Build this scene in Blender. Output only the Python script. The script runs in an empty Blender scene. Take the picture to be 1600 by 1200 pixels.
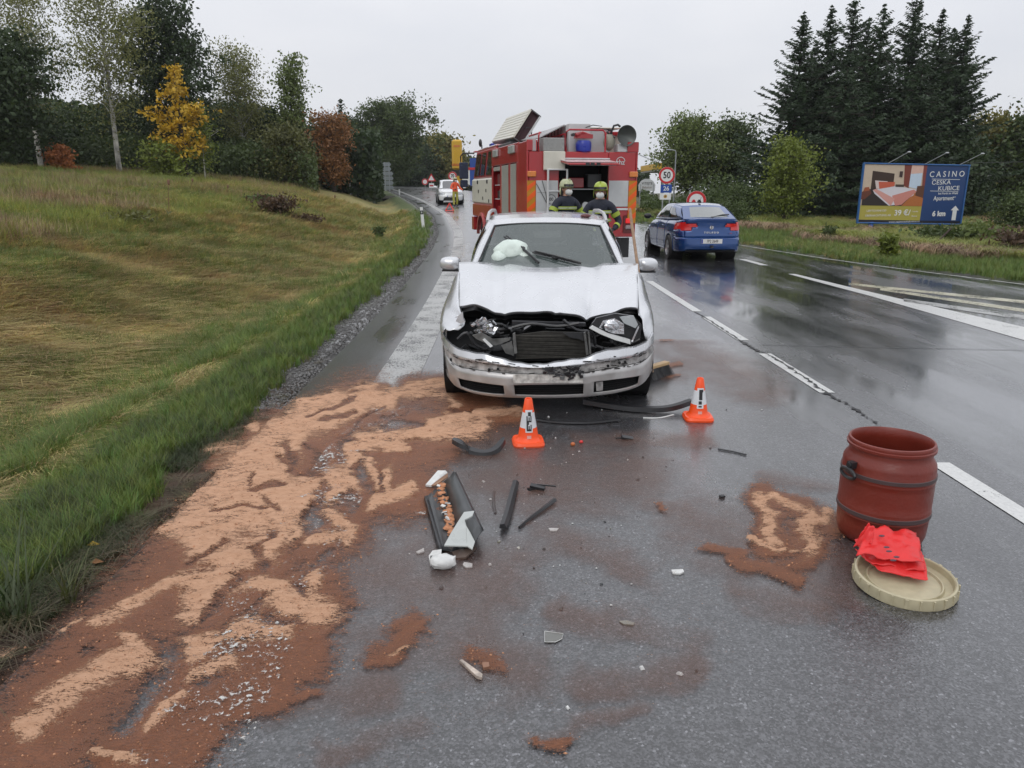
import bpy, bmesh, math, random
import numpy as np
from mathutils import Vector, Matrix, Euler, noise
random.seed(7); RNG = np.random.default_rng(7)
PI = math.pi; R_ = math.radians
SC = bpy.context.scene; COL = SC.collection

# ------------------------------------------------------------------ camera, world, sun
F = 1150.0; CAMH = 1.66; PITCH = math.atan(302/F)
cam = bpy.data.cameras.new('camera'); camo = bpy.data.objects.new('camera', cam); COL.objects.link(camo)
cam.sensor_width = 36; cam.lens = F/1600*36; cam.clip_start = .05; cam.clip_end = 4000
camo.location = (0, 0, CAMH); camo.rotation_euler = (PI/2-PITCH, 0, 0); SC.camera = camo
W = bpy.data.worlds.new('World'); SC.world = W; W.use_nodes = True
nt = W.node_tree; nt.nodes.clear(); N = nt.nodes.new; LK = nt.links.new
sky = N('ShaderNodeTexSky'); sky.sky_type = 'NISHITA'; sky.sun_disc = False
SUN_EL, SUN_ROT = R_(42), R_(200)
sky.sun_elevation = SUN_EL; sky.sun_rotation = SUN_ROT
bg1 = N('ShaderNodeBackground'); bg1.inputs[1].default_value = .05; LK(sky.outputs[0], bg1.inputs[0])
tc = N('ShaderNodeTexCoord'); sep = N('ShaderNodeSeparateXYZ'); LK(tc.outputs['Generated'], sep.inputs[0])
mp = N('ShaderNodeMapping'); mp.inputs['Scale'].default_value = (1, 1, 2.6); LK(tc.outputs['Generated'], mp.inputs[0])
nz = N('ShaderNodeTexNoise'); nz.inputs['Scale'].default_value = 2.3; nz.inputs['Detail'].default_value = 5; nz.inputs['Roughness'].default_value = .5
LK(mp.outputs[0], nz.inputs['Vector'])
cr = N('ShaderNodeValToRGB'); cr.color_ramp.elements[0].position = .36; cr.color_ramp.elements[1].position = .64
cr.color_ramp.elements[0].color = (.645, .665, .715, 1); cr.color_ramp.elements[1].color = (.725, .735, .77, 1); LK(nz.outputs[0], cr.inputs[0])
m1 = N('ShaderNodeMapRange'); m1.inputs['From Min'].default_value = 0; m1.inputs['From Max'].default_value = 1
m1.inputs['To Min'].default_value = 1.04; m1.inputs['To Max'].default_value = 2.0; LK(sep.outputs[2], m1.inputs[0])
bg2 = N('ShaderNodeBackground'); LK(cr.outputs[0], bg2.inputs[0]); LK(m1.outputs[0], bg2.inputs[1])
mx = N('ShaderNodeMixShader'); mx.inputs[0].default_value = .94; LK(bg1.outputs[0], mx.inputs[1]); LK(bg2.outputs[0], mx.inputs[2])
wo = N('ShaderNodeOutputWorld'); LK(mx.outputs[0], wo.inputs[0])
sl = bpy.data.lights.new('sun', 'SUN'); sl.energy = .55; sl.angle = R_(25); sl.color = (1, .97, .92)
so = bpy.data.objects.new('sun', sl); COL.objects.link(so)
so.rotation_euler = (PI/2-SUN_EL, 0, PI-SUN_ROT+0)
SC.view_settings.view_transform = 'Standard'; SC.view_settings.look = 'None'; SC.view_settings.gamma = 1
SC.view_settings.use_curve_mapping = False; SC.view_settings.exposure = 0

# ------------------------------------------------------------------ helpers
def ray(px, py):
    u = (px-800)/F; v = (600-py)/F
    return u, v*math.sin(PITCH)+math.cos(PITCH), v*math.cos(PITCH)-math.sin(PITCH)
def G(px, py, z=0.0):
    d = ray(px, py); t = (z-CAMH)/d[2]; return Vector((d[0]*t, d[1]*t, z))
def A(px, py, Y):
    d = ray(px, py); t = Y/d[1]; return Vector((d[0]*t, Y, CAMH+d[2]*t))
def T(px, py):                      # where a viewing ray meets the terrain
    d = ray(px, py); t = 1.0
    for i in range(4000):
        x, y, z = d[0]*t, d[1]*t, CAMH+d[2]*t
        if z <= ground(x, y): break
        t *= 1.004
    return Vector((x, y, ground(x, y)))
def smooth(a, b, x):
    t = np.clip((x-a)/(b-a), 0, 1); return t*t*(3-2*t)
def pnoise(x, y, s, seed=0):        # cheap value noise, arrays
    x = np.asarray(x, float)*s+seed*17.3; y = np.asarray(y, float)*s+seed*9.1
    xi = np.floor(x).astype(int); yi = np.floor(y).astype(int); fx = x-xi; fy = y-yi
    fx = fx*fx*(3-2*fx); fy = fy*fy*(3-2*fy)
    def h(a, b):
        n = (a*374761393+b*668265263) & 0xffffffff
        n = ((n ^ (n >> 13))*1274126177) & 0xffffffff
        return ((n ^ (n >> 16)) & 0xffff)/65535.0
    return (h(xi, yi)*(1-fx)+h(xi+1, yi)*fx)*(1-fy)+(h(xi, yi+1)*(1-fx)+h(xi+1, yi+1)*fx)*fy
def fbm(x, y, s, o=4, seed=0):
    r = 0; a = 1; t = 0
    for k in range(o):
        r = r+a*pnoise(x, y, s*2**k, seed+k); t += a; a *= .5
    return r/t

MATS = {}
def mat(name, col=(.5, .5, .5), rough=.6, metal=0, var=.12, scale=8, bump=0, bscale=60, coat=0, emit=0, spec=.5, trans=0, alpha=1, obj_rand=0, backface=None, gloss_var=.1, transl=0):
    if name in MATS: return MATS[name]
    m = bpy.data.materials.new(name); m.use_nodes = True; t = m.node_tree; n = t.nodes; l = t.links
    b = n['Principled BSDF']; b.inputs['Roughness'].default_value = rough; b.inputs['Metallic'].default_value = metal
    b.inputs['Coat Weight'].default_value = coat; b.inputs['Coat Roughness'].default_value = .06
    b.inputs['Specular IOR Level'].default_value = spec; b.inputs['Alpha'].default_value = alpha
    g = n.new('ShaderNodeNewGeometry'); no = n.new('ShaderNodeTexNoise'); no.inputs['Scale'].default_value = scale; no.inputs['Detail'].default_value = 6
    l.new(g.outputs['Position'], no.inputs['Vector'])
    mr = n.new('ShaderNodeMapRange'); mr.inputs['From Min'].default_value = .25; mr.inputs['From Max'].default_value = .75
    mr.inputs['To Min'].default_value = 1-var; mr.inputs['To Max'].default_value = 1+var; l.new(no.outputs[0], mr.inputs[0])
    vm = n.new('ShaderNodeVectorMath'); vm.operation = 'SCALE'; vm.inputs[0].default_value = col[:3]; l.new(mr.outputs[0], vm.inputs['Scale'])
    out = vm.outputs[0]
    if obj_rand:
        oi = n.new('ShaderNodeObjectInfo'); hs = n.new('ShaderNodeHueSaturation'); l.new(out, hs.inputs['Color'])
        m2 = n.new('ShaderNodeMapRange'); m2.inputs['To Min'].default_value = .5-obj_rand*.12; m2.inputs['To Max'].default_value = .5+obj_rand*.12
        l.new(oi.outputs['Random'], m2.inputs[0]); l.new(m2.outputs[0], hs.inputs['Hue'])
        m3 = n.new('ShaderNodeMapRange'); m3.inputs['To Min'].default_value = 1-obj_rand; m3.inputs['To Max'].default_value = 1+obj_rand
        ml = n.new('ShaderNodeMath'); ml.operation = 'MULTIPLY'; ml.inputs[1].default_value = 7.31; mf = n.new('ShaderNodeMath'); mf.operation = 'FRACT'
        l.new(oi.outputs['Random'], ml.inputs[0]); l.new(ml.outputs[0], mf.inputs[0]); l.new(mf.outputs[0], m3.inputs[0]); l.new(m3.outputs[0], hs.inputs['Value'])
        out = hs.outputs[0]
    l.new(out, b.inputs['Base Color'])
    if gloss_var:
        m4 = n.new('ShaderNodeMapRange'); m4.inputs['To Min'].default_value = max(.02, rough-gloss_var); m4.inputs['To Max'].default_value = min(1, rough+gloss_var)
        l.new(no.outputs[0], m4.inputs[0]); l.new(m4.outputs[0], b.inputs['Roughness'])
    if bump:
        nb = n.new('ShaderNodeTexNoise'); nb.inputs['Scale'].default_value = bscale; nb.inputs['Detail'].default_value = 3; l.new(g.outputs['Position'], nb.inputs['Vector'])
        bp = n.new('ShaderNodeBump'); bp.inputs['Strength'].default_value = bump; bp.inputs['Distance'].default_value = .01
        l.new(nb.outputs[0], bp.inputs['Height']); l.new(bp.outputs[0], b.inputs['Normal'])
    if emit:
        b.inputs['Emission Color'].default_value = (*col[:3], 1); b.inputs['Emission Strength'].default_value = emit
    if trans: b.inputs['Transmission Weight'].default_value = trans
    if transl:
        tr = n.new('ShaderNodeBsdfTranslucent'); l.new(out, tr.inputs[0]); ms = n.new('ShaderNodeMixShader'); ms.inputs[0].default_value = transl
        l.new(b.outputs[0], ms.inputs[1]); l.new(tr.outputs[0], ms.inputs[2]); l.new(ms.outputs[0], n['Material Output'].inputs[0])
    MATS[name] = m; return m
def srgb(r, g, b):
    f = lambda c: (c/255/12.92) if c/255 <= .04045 else ((c/255+.055)/1.055)**2.4
    return (f(r), f(g), f(b))

def tag(o, label=None, cat=None, group=None, kind=None):
    if label: o['label'] = label
    if cat: o['category'] = cat
    if group: o['group'] = group
    if kind: o['kind'] = kind
    return o
def thing(name, label, cat, loc=(0, 0, 0), rz=0, group=None):
    o = bpy.data.objects.new(name, None); COL.objects.link(o); o.empty_display_size = .1
    o.location = loc; o.rotation_euler = (0, 0, rz); return tag(o, label, cat, group)
def link(name, me, parent=None, mats=None):
    o = bpy.data.objects.new(name, me); COL.objects.link(o)
    if mats:
        for m in (mats if isinstance(mats, (list, tuple)) else [mats]): me.materials.append(m)
    if parent: o.parent = parent
    return o
def npmesh(name, v, f, smooth_=False):
    v = np.asarray(v, np.float32).reshape(-1, 3); f = np.asarray(f, np.int32)
    me = bpy.data.meshes.new(name); me.vertices.add(len(v)); me.vertices.foreach_set('co', v.ravel())
    k = f.shape[1]; me.loops.add(f.size); me.loops.foreach_set('vertex_index', f.ravel())
    me.polygons.add(len(f)); me.polygons.foreach_set('loop_start', np.arange(len(f), dtype=np.int32)*k)
    me.update(calc_edges=True)
    if smooth_: me.polygons.foreach_set('use_smooth', np.ones(len(f), bool))
    return me

class MB:
    def __init__(s): s.v = []; s.f = []; s.mi = []; s.m = 0
    def add(s, v, f):
        o = len(s.v); s.v += [tuple(p) for p in v]; s.f += [tuple(i+o for i in q) for q in f]; s.mi += [s.m]*len(f); return s
    def box(s, c, d, rot=None, taper=1):
        hx, hy, hz = d[0]/2, d[1]/2, d[2]/2
        v = [Vector((x*hx*(taper if z > 0 else 1), y*hy*(taper if z > 0 else 1), z*hz)) for z in (-1, 1) for y in (-1, 1) for x in (-1, 1)]
        M = rot if rot is not None else Matrix.Identity(3)
        if isinstance(rot, (tuple, list)): M = Euler(rot).to_matrix()
        c = Vector(c); v = [M @ p+c for p in v]
        return s.add(v, [(0, 2, 3, 1), (4, 5, 7, 6), (0, 1, 5, 4), (2, 6, 7, 3), (0, 4, 6, 2), (1, 3, 7, 5)])
    def tube(s, pts, r, n=8, cap=True):
        pts = [Vector(p) for p in pts]; rs = r if isinstance(r, (list, tuple)) else [r]*len(pts); v = []; f = []
        up = Vector((0, 0, 1))
        for i, p in enumerate(pts):
            d = (pts[min(i+1, len(pts)-1)]-pts[max(i-1, 0)]).normalized()
            a = d.cross(up)
            if a.length < .05: a = d.cross(Vector((1, 0, 0)))
            a.normalize(); b = d.cross(a)
            for k in range(n): v.append(p+rs[i]*(math.cos(2*PI*k/n)*a+math.sin(2*PI*k/n)*b))
        for i in range(len(pts)-1):
            for k in range(n): f.append((i*n+k, i*n+(k+1) % n, (i+1)*n+(k+1) % n, (i+1)*n+k))
        if cap: f.append(tuple(range(n))[::-1]); f.append(tuple(range((len(pts)-1)*n, len(pts)*n)))
        return s.add(v, f)
    def lathe(s, prof, c=(0, 0, 0), axis='Z', n=32, rot=None, a0=0, a1=2*PI):
        v = []; f = []; c = Vector(c); full = abs(a1-a0-2*PI) < 1e-6; nn = n if full else n+1
        for (r, h) in prof:
            for k in range(nn):
                a = a0+(a1-a0)*k/n; p = Vector((r*math.cos(a), r*math.sin(a), h))
                if axis == 'X': p = Vector((p.z, p.x, p.y))
                elif axis == 'Y': p = Vector((p.x, p.z, p.y))
                if rot is not None: p = rot @ p
                v.append(p+c)
        for i in range(len(prof)-1):
            for k in range(n):
                k2 = (k+1) % nn; f.append((i*nn+k, i*nn+k2, (i+1)*nn+k2, (i+1)*nn+k))
        return s.add(v, f)
    def ell(s, c, r, n=12, m=8, rot=None, jit=0, seed=0):
        rnd = random.Random(seed); c = Vector(c); v = []; f = []
        for i in range(m+1):
            for k in range(n):
                th = PI*i/m; ph = 2*PI*k/n; q = 1+(rnd.random()-.5)*jit if 0 < i < m else 1
                p = Vector((r[0]*math.sin(th)*math.cos(ph)*q, r[1]*math.sin(th)*math.sin(ph)*q, r[2]*math.cos(th)*q))
                v.append((rot @ p if rot is not None else p)+c)
        for i in range(m):
            for k in range(n): f.append((i*n+k, (i+1)*n+k, (i+1)*n+(k+1) % n, i*n+(k+1) % n))
        return s.add(v, f)
    def prism(s, poly, off):            # polygon points (3D) extruded by a vector
        off = Vector(off); n = len(poly); v = [Vector(p) for p in poly]+[Vector(p)+off for p in poly]
        return s.add(v, [tuple(range(n)), tuple(range(2*n-1, n-1, -1))]+[(i, i+n, (i+1) % n+n, (i+1) % n) for i in range(n)])
    def grid(s, rows, skip=None):
        nr, nc = len(rows), len(rows[0]); v = [p for r in rows for p in r]
        return s.add(v, [(i*nc+j, i*nc+j+1, (i+1)*nc+j+1, (i+1)*nc+j) for i in range(nr-1) for j in range(nc-1) if not (skip and skip(i, j))])
    def build(s, name, mats, parent=None, smooth_=False, bevel=0, solid=0, xf=None, recalc=True, sharp=35):
        me = bpy.data.meshes.new(name); v = s.v
        if xf is not None: v = [xf @ Vector(p) for p in v]
        me.from_pydata(v, [], s.f); me.polygons.foreach_set('material_index', s.mi)
        if recalc:
            bm = bmesh.new(); bm.from_mesh(me); bmesh.ops.recalc_face_normals(bm, faces=bm.faces)
            if bevel: bmesh.ops.bevel(bm, geom=[e for e in bm.edges if len(e.link_faces) == 2 and e.calc_face_angle(0) > .6], offset=bevel, segments=1, affect='EDGES')
            bm.to_mesh(me); bm.free()
        o = link(name, me, parent, mats)
        if smooth_:
            me.polygons.foreach_set('use_smooth', np.ones(len(me.polygons), bool))
            me.set_sharp_from_angle(angle=R_(sharp))
        if solid:
            q = o.modifiers.new('s', 'SOLIDIFY'); q.thickness = solid; q.offset = -1
        return o
def text(body, size, m, parent, M, name='lettering', sx=1, ex=.002, bold=0):
    c = bpy.data.curves.new('t', 'FONT'); c.body = body; c.size = size; c.align_x = 'CENTER'; c.align_y = 'CENTER'; c.extrude = ex; c.offset = bold; c.resolution_u = 3
    o = bpy.data.objects.new('t', c); COL.objects.link(o); dg = bpy.context.evaluated_depsgraph_get()
    me = bpy.data.meshes.new_from_object(o.evaluated_get(dg)); bpy.data.objects.remove(o)
    me.transform(M @ Matrix.Scale(sx, 4, (1, 0, 0))); me.materials.clear(); return link(name, me, parent, m)
def copy_tree(o, parent=None):
    c = o.copy(); COL.objects.link(c); c.parent = parent
    for ch in o.children: copy_tree(ch, c)
    return c
FACE_CAM = Matrix.Rotation(PI/2, 4, 'X')     # text plane upright, facing -Y

# ------------------------------------------------------------------ terrain functions
YT = [-20, 0, 10, 20, 28, 40, 52, 60, 80, 100, 140, 300]
ST = [0, 0, .1, .42, .95, 2.4, 4.7, 6.4, 10.8, 15.5, 25, 66]
RY = [-50, 14, 25, 40, 52, 60, 80, 100, 130, 200, 400]
RZ = [0, 0, .1, .42, .8, 1.05, 1.6, 2.05, 2.4, 2.5, 2.5]
EY = [-20, 0, 5, 8.5, 13.6, 16.4, 18.3, 23, 30, 37, 52, 60, 80, 100, 140, 300]
EX = [21, 14, 12.4, 11.2, 9.47, 8.5, 7.9, 6.9, 6.3, 5.4, 2.2, .4, -4.2, -9, -18.5, -59]
def sm_interp(y, a, b):
    y = np.asarray(y, float); r = 0
    for d in (-2, -1, 0, 1, 2): r = r+np.interp(y+d, a, b)
    return r/5
def shift(y): return sm_interp(y, YT, ST)
def Rz(y): return sm_interp(y, RY, RZ)
def eL(y): return -1.75-shift(y)
def eR(y): return np.interp(y, EY, EX)
def ground(x, y):
    x = np.asarray(x, float); y = np.asarray(y, float)
    r = Rz(y); s = eL(y)-x; q = x-eR(y)
    bank = np.interp(s, [0, .15, .45, .9, 1.3, 1.9, 2.6, 3.6, 5.5, 8, 12, 20, 33, 60, 300], [-.03, -.02, -.02, -.07, -.2, -.42, -.40, -.12, .38, .85, 1.35, 1.85, 2.3, 2.5, 3])
    bank = bank*np.interp(y, [0, 15, 35, 60, 100], [.8, .95, 1.1, 1.2, 1.0])
    bump = (fbm(x, y, .55, 4, 3)-.5)*np.interp(s, [.5, 1.5, 4], [0, .14, .34])
    right = np.interp(q, [0, .3, 3, 6, 12, 30], [-.02, .02, .02, -.12, -.2, -.1])+(fbm(x, y, .6, 3, 5)-.5)*np.interp(q, [.5, 3], [0, .16])
    rr = r*np.interp(q, [0, 6, 30], [1, .55, .3])
    z = np.where(s > 0, r+bank+bump, np.where(q > 0, rr+right, r-.05))
    return float(z) if z.ndim == 0 else z
# ------------------------------------------------------------------ ground, road
def colattr(me, rgb, name='col'):
    a = me.color_attributes.new(name, 'FLOAT_COLOR', 'POINT'); c = np.ones((len(me.vertices), 4), np.float32); c[:, :3] = rgb; a.data.foreach_set('color', c.ravel())
def seq(*segs):
    r = []
    for a, b, st in segs: r += list(np.arange(a, b-1e-6, st))
    return np.array(r+[segs[-1][1]])
ys = seq((-10, 0, 1), (0, 14, .22), (14, 40, .5), (40, 120, 2), (120, 300, 20))
sL = np.concatenate([[230, 170, 120], np.array([90, 70, 56, 46, 38, 32, 27, 23, 20, 17.5, 15.5, 13.7, 12.2, 11, 10, 9.2, 8.5, 7.8, 7.2, 6.6]), seq((0, 6, .16))[::-1]])
qR = np.concatenate([seq((0, 3, .25)), np.array([3.6, 4.4, 5.4, 6.6, 8, 10, 12, 15, 18, 22, 27, 34, 42, 55, 75, 110, 170, 240])])
def fullgrid(xs2d, y2d, z2d):
    nr, nc = xs2d.shape; v = np.stack([xs2d, y2d, z2d], -1).reshape(-1, 3)
    i, j = np.meshgrid(np.arange(nr-1), np.arange(nc-1), indexing='ij'); a = (i*nc+j).ravel()
    return v, np.stack([a, a+1, a+nc+1, a+nc], -1)
el, er = eL(ys)[:, None], eR(ys)[:, None]
tt = np.linspace(0, 1, 14)[None, 1:-1]
X = np.concatenate([el-sL[None, :], el+(er-el)*tt, er+qR[None, :]], 1); Y = np.repeat(ys[:, None], X.shape[1], 1)
Z = ground(X, Y); nL = len(sL); Z[:, nL:nL+12] = Rz(Y[:, nL:nL+12])-.06
v, f = fullgrid(X, Y, Z); me = npmesh('terrain', v, f, True)
s_ = (eL(v[:, 1])-v[:, 0]); q_ = v[:, 0]-eR(v[:, 1]); n1 = fbm(v[:, 0], v[:, 1], .35, 4, 9)[:, None]; n2 = fbm(v[:, 0], v[:, 1], 1.3, 3, 11)[:, None]
hay = np.array([.22, .165, .065])*(1-n1)*1.6+np.array([.10, .12, .03])*n1*1.2
grn = np.array([.06, .085, .018])*(.6+.8*n2); grav = np.array([.05, .047, .043])*(.7+.6*n2); mud = np.array([.06, .034, .020])*(.7+.6*n2)
def bl(a, b, t): return a*(1-t)+b*t
wetg = smooth(.55, .4, s_)*smooth(-.1, .0, s_)*smooth(5.8, 7, v[:, 1])
aw = me.attributes.new('wet', 'FLOAT', 'POINT'); aw.data.foreach_set('value', wetg.astype(np.float32))
t_g = smooth(.35, .6, s_+(n2[:, 0]-.5)*.5)[:, None]; t_h = smooth(1.1, 1.6, s_+(n2[:, 0]-.5)*.6)[:, None]
near = smooth(7.2, 5.2, v[:, 1])[:, None]
C_ = bl(bl(bl(grav, mud, near), grn, t_g), hay, t_h)
rgt = bl(bl(grav, np.array([.05, .07, .016])*(.6+.8*n2), smooth(.1, .5, q_+(n2[:, 0]-.5)*.4)[:, None]), np.array([.05, .05, .015])*(.6+.8*n1), smooth(5, 8, q_)[:, None])
C_ = np.where(q_[:, None] > -.3, rgt, C_); colattr(me, C_)
m = bpy.data.materials.new('earth_and_turf'); m.use_nodes = True; n = m.node_tree.nodes; l = m.node_tree.links; b = n['Principled BSDF']
at = n.new('ShaderNodeAttribute'); at.attribute_name = 'col'; g = n.new('ShaderNodeNewGeometry')
no = n.new('ShaderNodeTexNoise'); no.inputs['Scale'].default_value = 9; no.inputs['Detail'].default_value = 8; no.inputs['Roughness'].default_value = .7; l.new(g.outputs['Position'], no.inputs['Vector'])
mr = n.new('ShaderNodeMapRange'); mr.inputs['From Min'].default_value = .3; mr.inputs['From Max'].default_value = .7; mr.inputs['To Min'].default_value = .45; mr.inputs['To Max'].default_value = 1.5; l.new(no.outputs[0], mr.inputs[0])
vm = n.new('ShaderNodeVectorMath'); vm.operation = 'SCALE'; l.new(at.outputs['Color'], vm.inputs[0]); l.new(mr.outputs[0], vm.inputs['Scale']); l.new(vm.outputs[0], b.inputs['Base Color'])
wa = n.new('ShaderNodeAttribute'); wa.attribute_name = 'wet'; wn = n.new('ShaderNodeTexNoise'); wn.inputs['Scale'].default_value = 5; wn.inputs['Detail'].default_value = 7; wn.inputs['Roughness'].default_value = .7; l.new(g.outputs['Position'], wn.inputs['Vector'])
wm = n.new('ShaderNodeMapRange'); wm.inputs['From Min'].default_value = .47; wm.inputs['From Max'].default_value = .54; wm.inputs['To Min'].default_value = .05; wm.inputs['To Max'].default_value = .6; l.new(wn.outputs[0], wm.inputs[0])
wx_ = n.new('ShaderNodeMix'); wx_.inputs[2].default_value = .85; l.new(wa.outputs['Fac'], wx_.inputs[0]); l.new(wm.outputs[0], wx_.inputs[3]); l.new(wx_.outputs[0], b.inputs['Roughness'])
bs = n.new('ShaderNodeMapRange'); bs.inputs['From Min'].default_value = .1; bs.inputs['From Max'].default_value = .6; bs.inputs['To Min'].default_value = .05; bs.inputs['To Max'].default_value = .8; l.new(wx_.outputs[0], bs.inputs[0])
bp = n.new('ShaderNodeBump'); l.new(bs.outputs[0], bp.inputs['Strength']); bp.inputs['Distance'].default_value = .03; l.new(no.outputs[0], bp.inputs['Height']); l.new(bp.outputs[0], b.inputs['Normal'])
me.materials.append(m); tag(link('ground', me), kind='structure')

def asphalt():
    m = bpy.data.materials.new('wet_asphalt'); m.use_nodes = True; n = m.node_tree.nodes; l = m.node_tree.links; b = n['Principled BSDF']
    g = n.new('ShaderNodeNewGeometry'); P_ = g.outputs['Position']
    def noise_(sc, det=4, rough=.55, vec=None):
        q = n.new('ShaderNodeTexNoise'); q.inputs['Scale'].default_value = sc; q.inputs['Detail'].default_value = det; q.inputs['Roughness'].default_value = rough
        l.new(vec or P_, q.inputs['Vector']); return q.outputs[0]
    def mrange(x, a, b_, c, d):
        q = n.new('ShaderNodeMapRange'); q.inputs['From Min'].default_value = a; q.inputs['From Max'].default_value = b_; q.inputs['To Min'].default_value = c; q.inputs['To Max'].default_value = d
        l.new(x, q.inputs[0]); return q.outputs[0]
    def math_(op, a, b_):
        q = n.new('ShaderNodeMath'); q.operation = op
        for i, w in enumerate((a, b_)):
            if isinstance(w, (int, float)): q.inputs[i].default_value = w
            else: l.new(w, q.inputs[i])
        return q.outputs[0]
    vo = n.new('ShaderNodeTexVoronoi'); vo.inputs['Scale'].default_value = 135; l.new(P_, vo.inputs['Vector'])
    vb = n.new('ShaderNodeSeparateColor'); l.new(vo.outputs['Color'], vb.inputs[0])
    stone = mrange(vb.outputs[0], .25, 1, .020, .088); bright = mrange(vb.outputs[1], .93, 1.0, 0, .12)
    big = mrange(noise_(.5, 5), .3, .7, .8, 1.25); base = math_('MULTIPLY', math_('ADD', stone, bright), big)
    mid = mrange(noise_(22, 3, .7), .3, .7, .7, 1.3); base = math_('MULTIPLY', base, mid)
    cb = n.new('ShaderNodeCombineColor'); l.new(base, cb.inputs[0]); l.new(base, cb.inputs[1]); l.new(math_('MULTIPLY', base, 1.07), cb.inputs[2]); l.new(cb.outputs[0], b.inputs['Base Color'])
    mp = n.new('ShaderNodeMapping'); mp.inputs['Scale'].default_value = (1.1, .22, 1); l.new(P_, mp.inputs[0])
    sxy = n.new('ShaderNodeSeparateXYZ'); l.new(P_, sxy.inputs[0]); film = math_('SUBTRACT', noise_(1.1, 5, .6, mp.outputs[0]), mrange(sxy.outputs[0], 1.6, 3.6, -.12, .035))
    l.new(mrange(film, .40, .60, .09, .34), b.inputs['Roughness']); l.new(mrange(film, .40, .60, .05, .22), b.inputs['Coat Roughness'])
    hb = math_('ADD', math_('MULTIPLY', vo.outputs['Distance'], mrange(film, .38, .62, .45, 1.5)), math_('MULTIPLY', noise_(35, 3, .6), mrange(film, .38, .62, .5, 1.2)))
    bp = n.new('ShaderNodeBump'); bp.inputs['Strength'].default_value = .34; bp.inputs['Distance'].default_value = .0035; l.new(hb, bp.inputs['Height'])
    l.new(bp.outputs[0], b.inputs['Normal']); b.inputs['IOR'].default_value = 1.5; b.inputs['Specular IOR Level'].default_value = .8
    b.inputs['Coat Weight'].default_value = .9; b.inputs['Coat IOR'].default_value = 1.38
    return m
ASPH = asphalt()
yr = seq((-10, 0, 1), (0, 40, .5), (40, 160, 2), (160, 300, 20)); el, er = eL(yr)[:, None], eR(yr)[:, None]; tt = np.linspace(0, 1, 16)[None, :]
rag = np.interp(yr, [0, 3, 40], [.0, .02, .03])*(fbm(yr, yr*0, 3, 3, 2)-.5)
X = el+(er-el)*tt; X[:, 0] += rag; Y = np.repeat(yr[:, None], 16, 1); Z = Rz(Y)
X = np.concatenate([X[:, :1]-.03, X, X[:, -1:]+.03], 1); Y = np.concatenate([Y[:, :1], Y, Y[:, -1:]], 1); Z = np.concatenate([Z[:, :1]-.09, Z, Z[:, -1:]-.09], 1)
v, f = fullgrid(X, Y, Z); me = npmesh('road', v, f); tag(link('road', me, None, ASPH), kind='structure')

def paint_mat(name, col, hold):
    m = bpy.data.materials.new(name); m.use_nodes = True; n = m.node_tree.nodes; l = m.node_tree.links; b = n['Principled BSDF']
    g = n.new('ShaderNodeNewGeometry'); q = n.new('ShaderNodeTexNoise'); q.inputs['Scale'].default_value = 45; q.inputs['Detail'].default_value = 6; q.inputs['Roughness'].default_value = .75; l.new(g.outputs['Position'], q.inputs['Vector'])
    q2 = n.new('ShaderNodeTexNoise'); q2.inputs['Scale'].default_value = 3; q2.inputs['Detail'].default_value = 4; l.new(g.outputs['Position'], q2.inputs['Vector'])
    ad = n.new('ShaderNodeMath'); ad.operation = 'MULTIPLY_ADD'; ad.inputs[1].default_value = .6; l.new(q2.outputs[0], ad.inputs[0]); l.new(q.outputs[0], ad.inputs[2])
    mr = n.new('ShaderNodeMapRange'); mr.inputs['From Min'].default_value = hold; mr.inputs['From Max'].default_value = hold+.06; l.new(ad.outputs[0], mr.inputs[0]); l.new(mr.outputs[0], b.inputs['Alpha'])
    m2 = n.new('ShaderNodeMapRange'); m2.inputs['From Min'].default_value = .3; m2.inputs['From Max'].default_value = .7; m2.inputs['To Min'].default_value = .75; m2.inputs['To Max'].default_value = 1.1; l.new(q.outputs[0], m2.inputs[0])
    vm = n.new('ShaderNodeVectorMath'); vm.operation = 'SCALE'; vm.inputs[0].default_value = col; l.new(m2.outputs[0], vm.inputs['Scale']); l.new(vm.outputs[0], b.inputs['Base Color'])
    b.inputs['Roughness'].default_value = .3; return m
PW = paint_mat('road_paint', (.62, .62, .6), .60); PWORN = paint_mat('worn_road_paint', (.40, .40, .385), .70); PY = paint_mat('old_yellow_paint', (.5, .47, .34), .72)
def ribbon(name, L, Rr, m, h=.004, sub=None):
    bmm = MB(); n = len(L)
    pts = []
    for i in range(n-1):
        k = max(1, int(abs(L[i+1][1]-L[i][1])/.8))
        for j in range(k): t = j/k; pts.append((bl(np.array(L[i]), np.array(L[i+1]), t), bl(np.array(Rr[i]), np.array(Rr[i+1]), t)))
    pts.append((np.array(L[-1]), np.array(Rr[-1])))
    bmm.grid([[(a[0], a[1], float(Rz(a[1]))+h), (c[0], c[1], float(Rz(c[1]))+h)] for a, c in pts])
    o = bmm.build(name, m); return tag(o, kind='structure')
yl = list(np.concatenate([np.arange(.5, 40, 1.0), np.arange(40, 130, 3)])); wd = lambda y: .39 if y < 15 else .3
PFLK = paint_mat('flaking_road_paint', (.50, .49, .46), .905)
for yl_, m__ in (([y for y in yl if y <= 5.5], PFLK), ([y for y in yl if y >= 5.5], PWORN)): ribbon('edge_line', [(-1.18-float(shift(y)), y) for y in yl_], [(-1.18+wd(y)-float(shift(y)), y) for y in yl_], m__, .018 if m__ is PFLK else .004)
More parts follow.
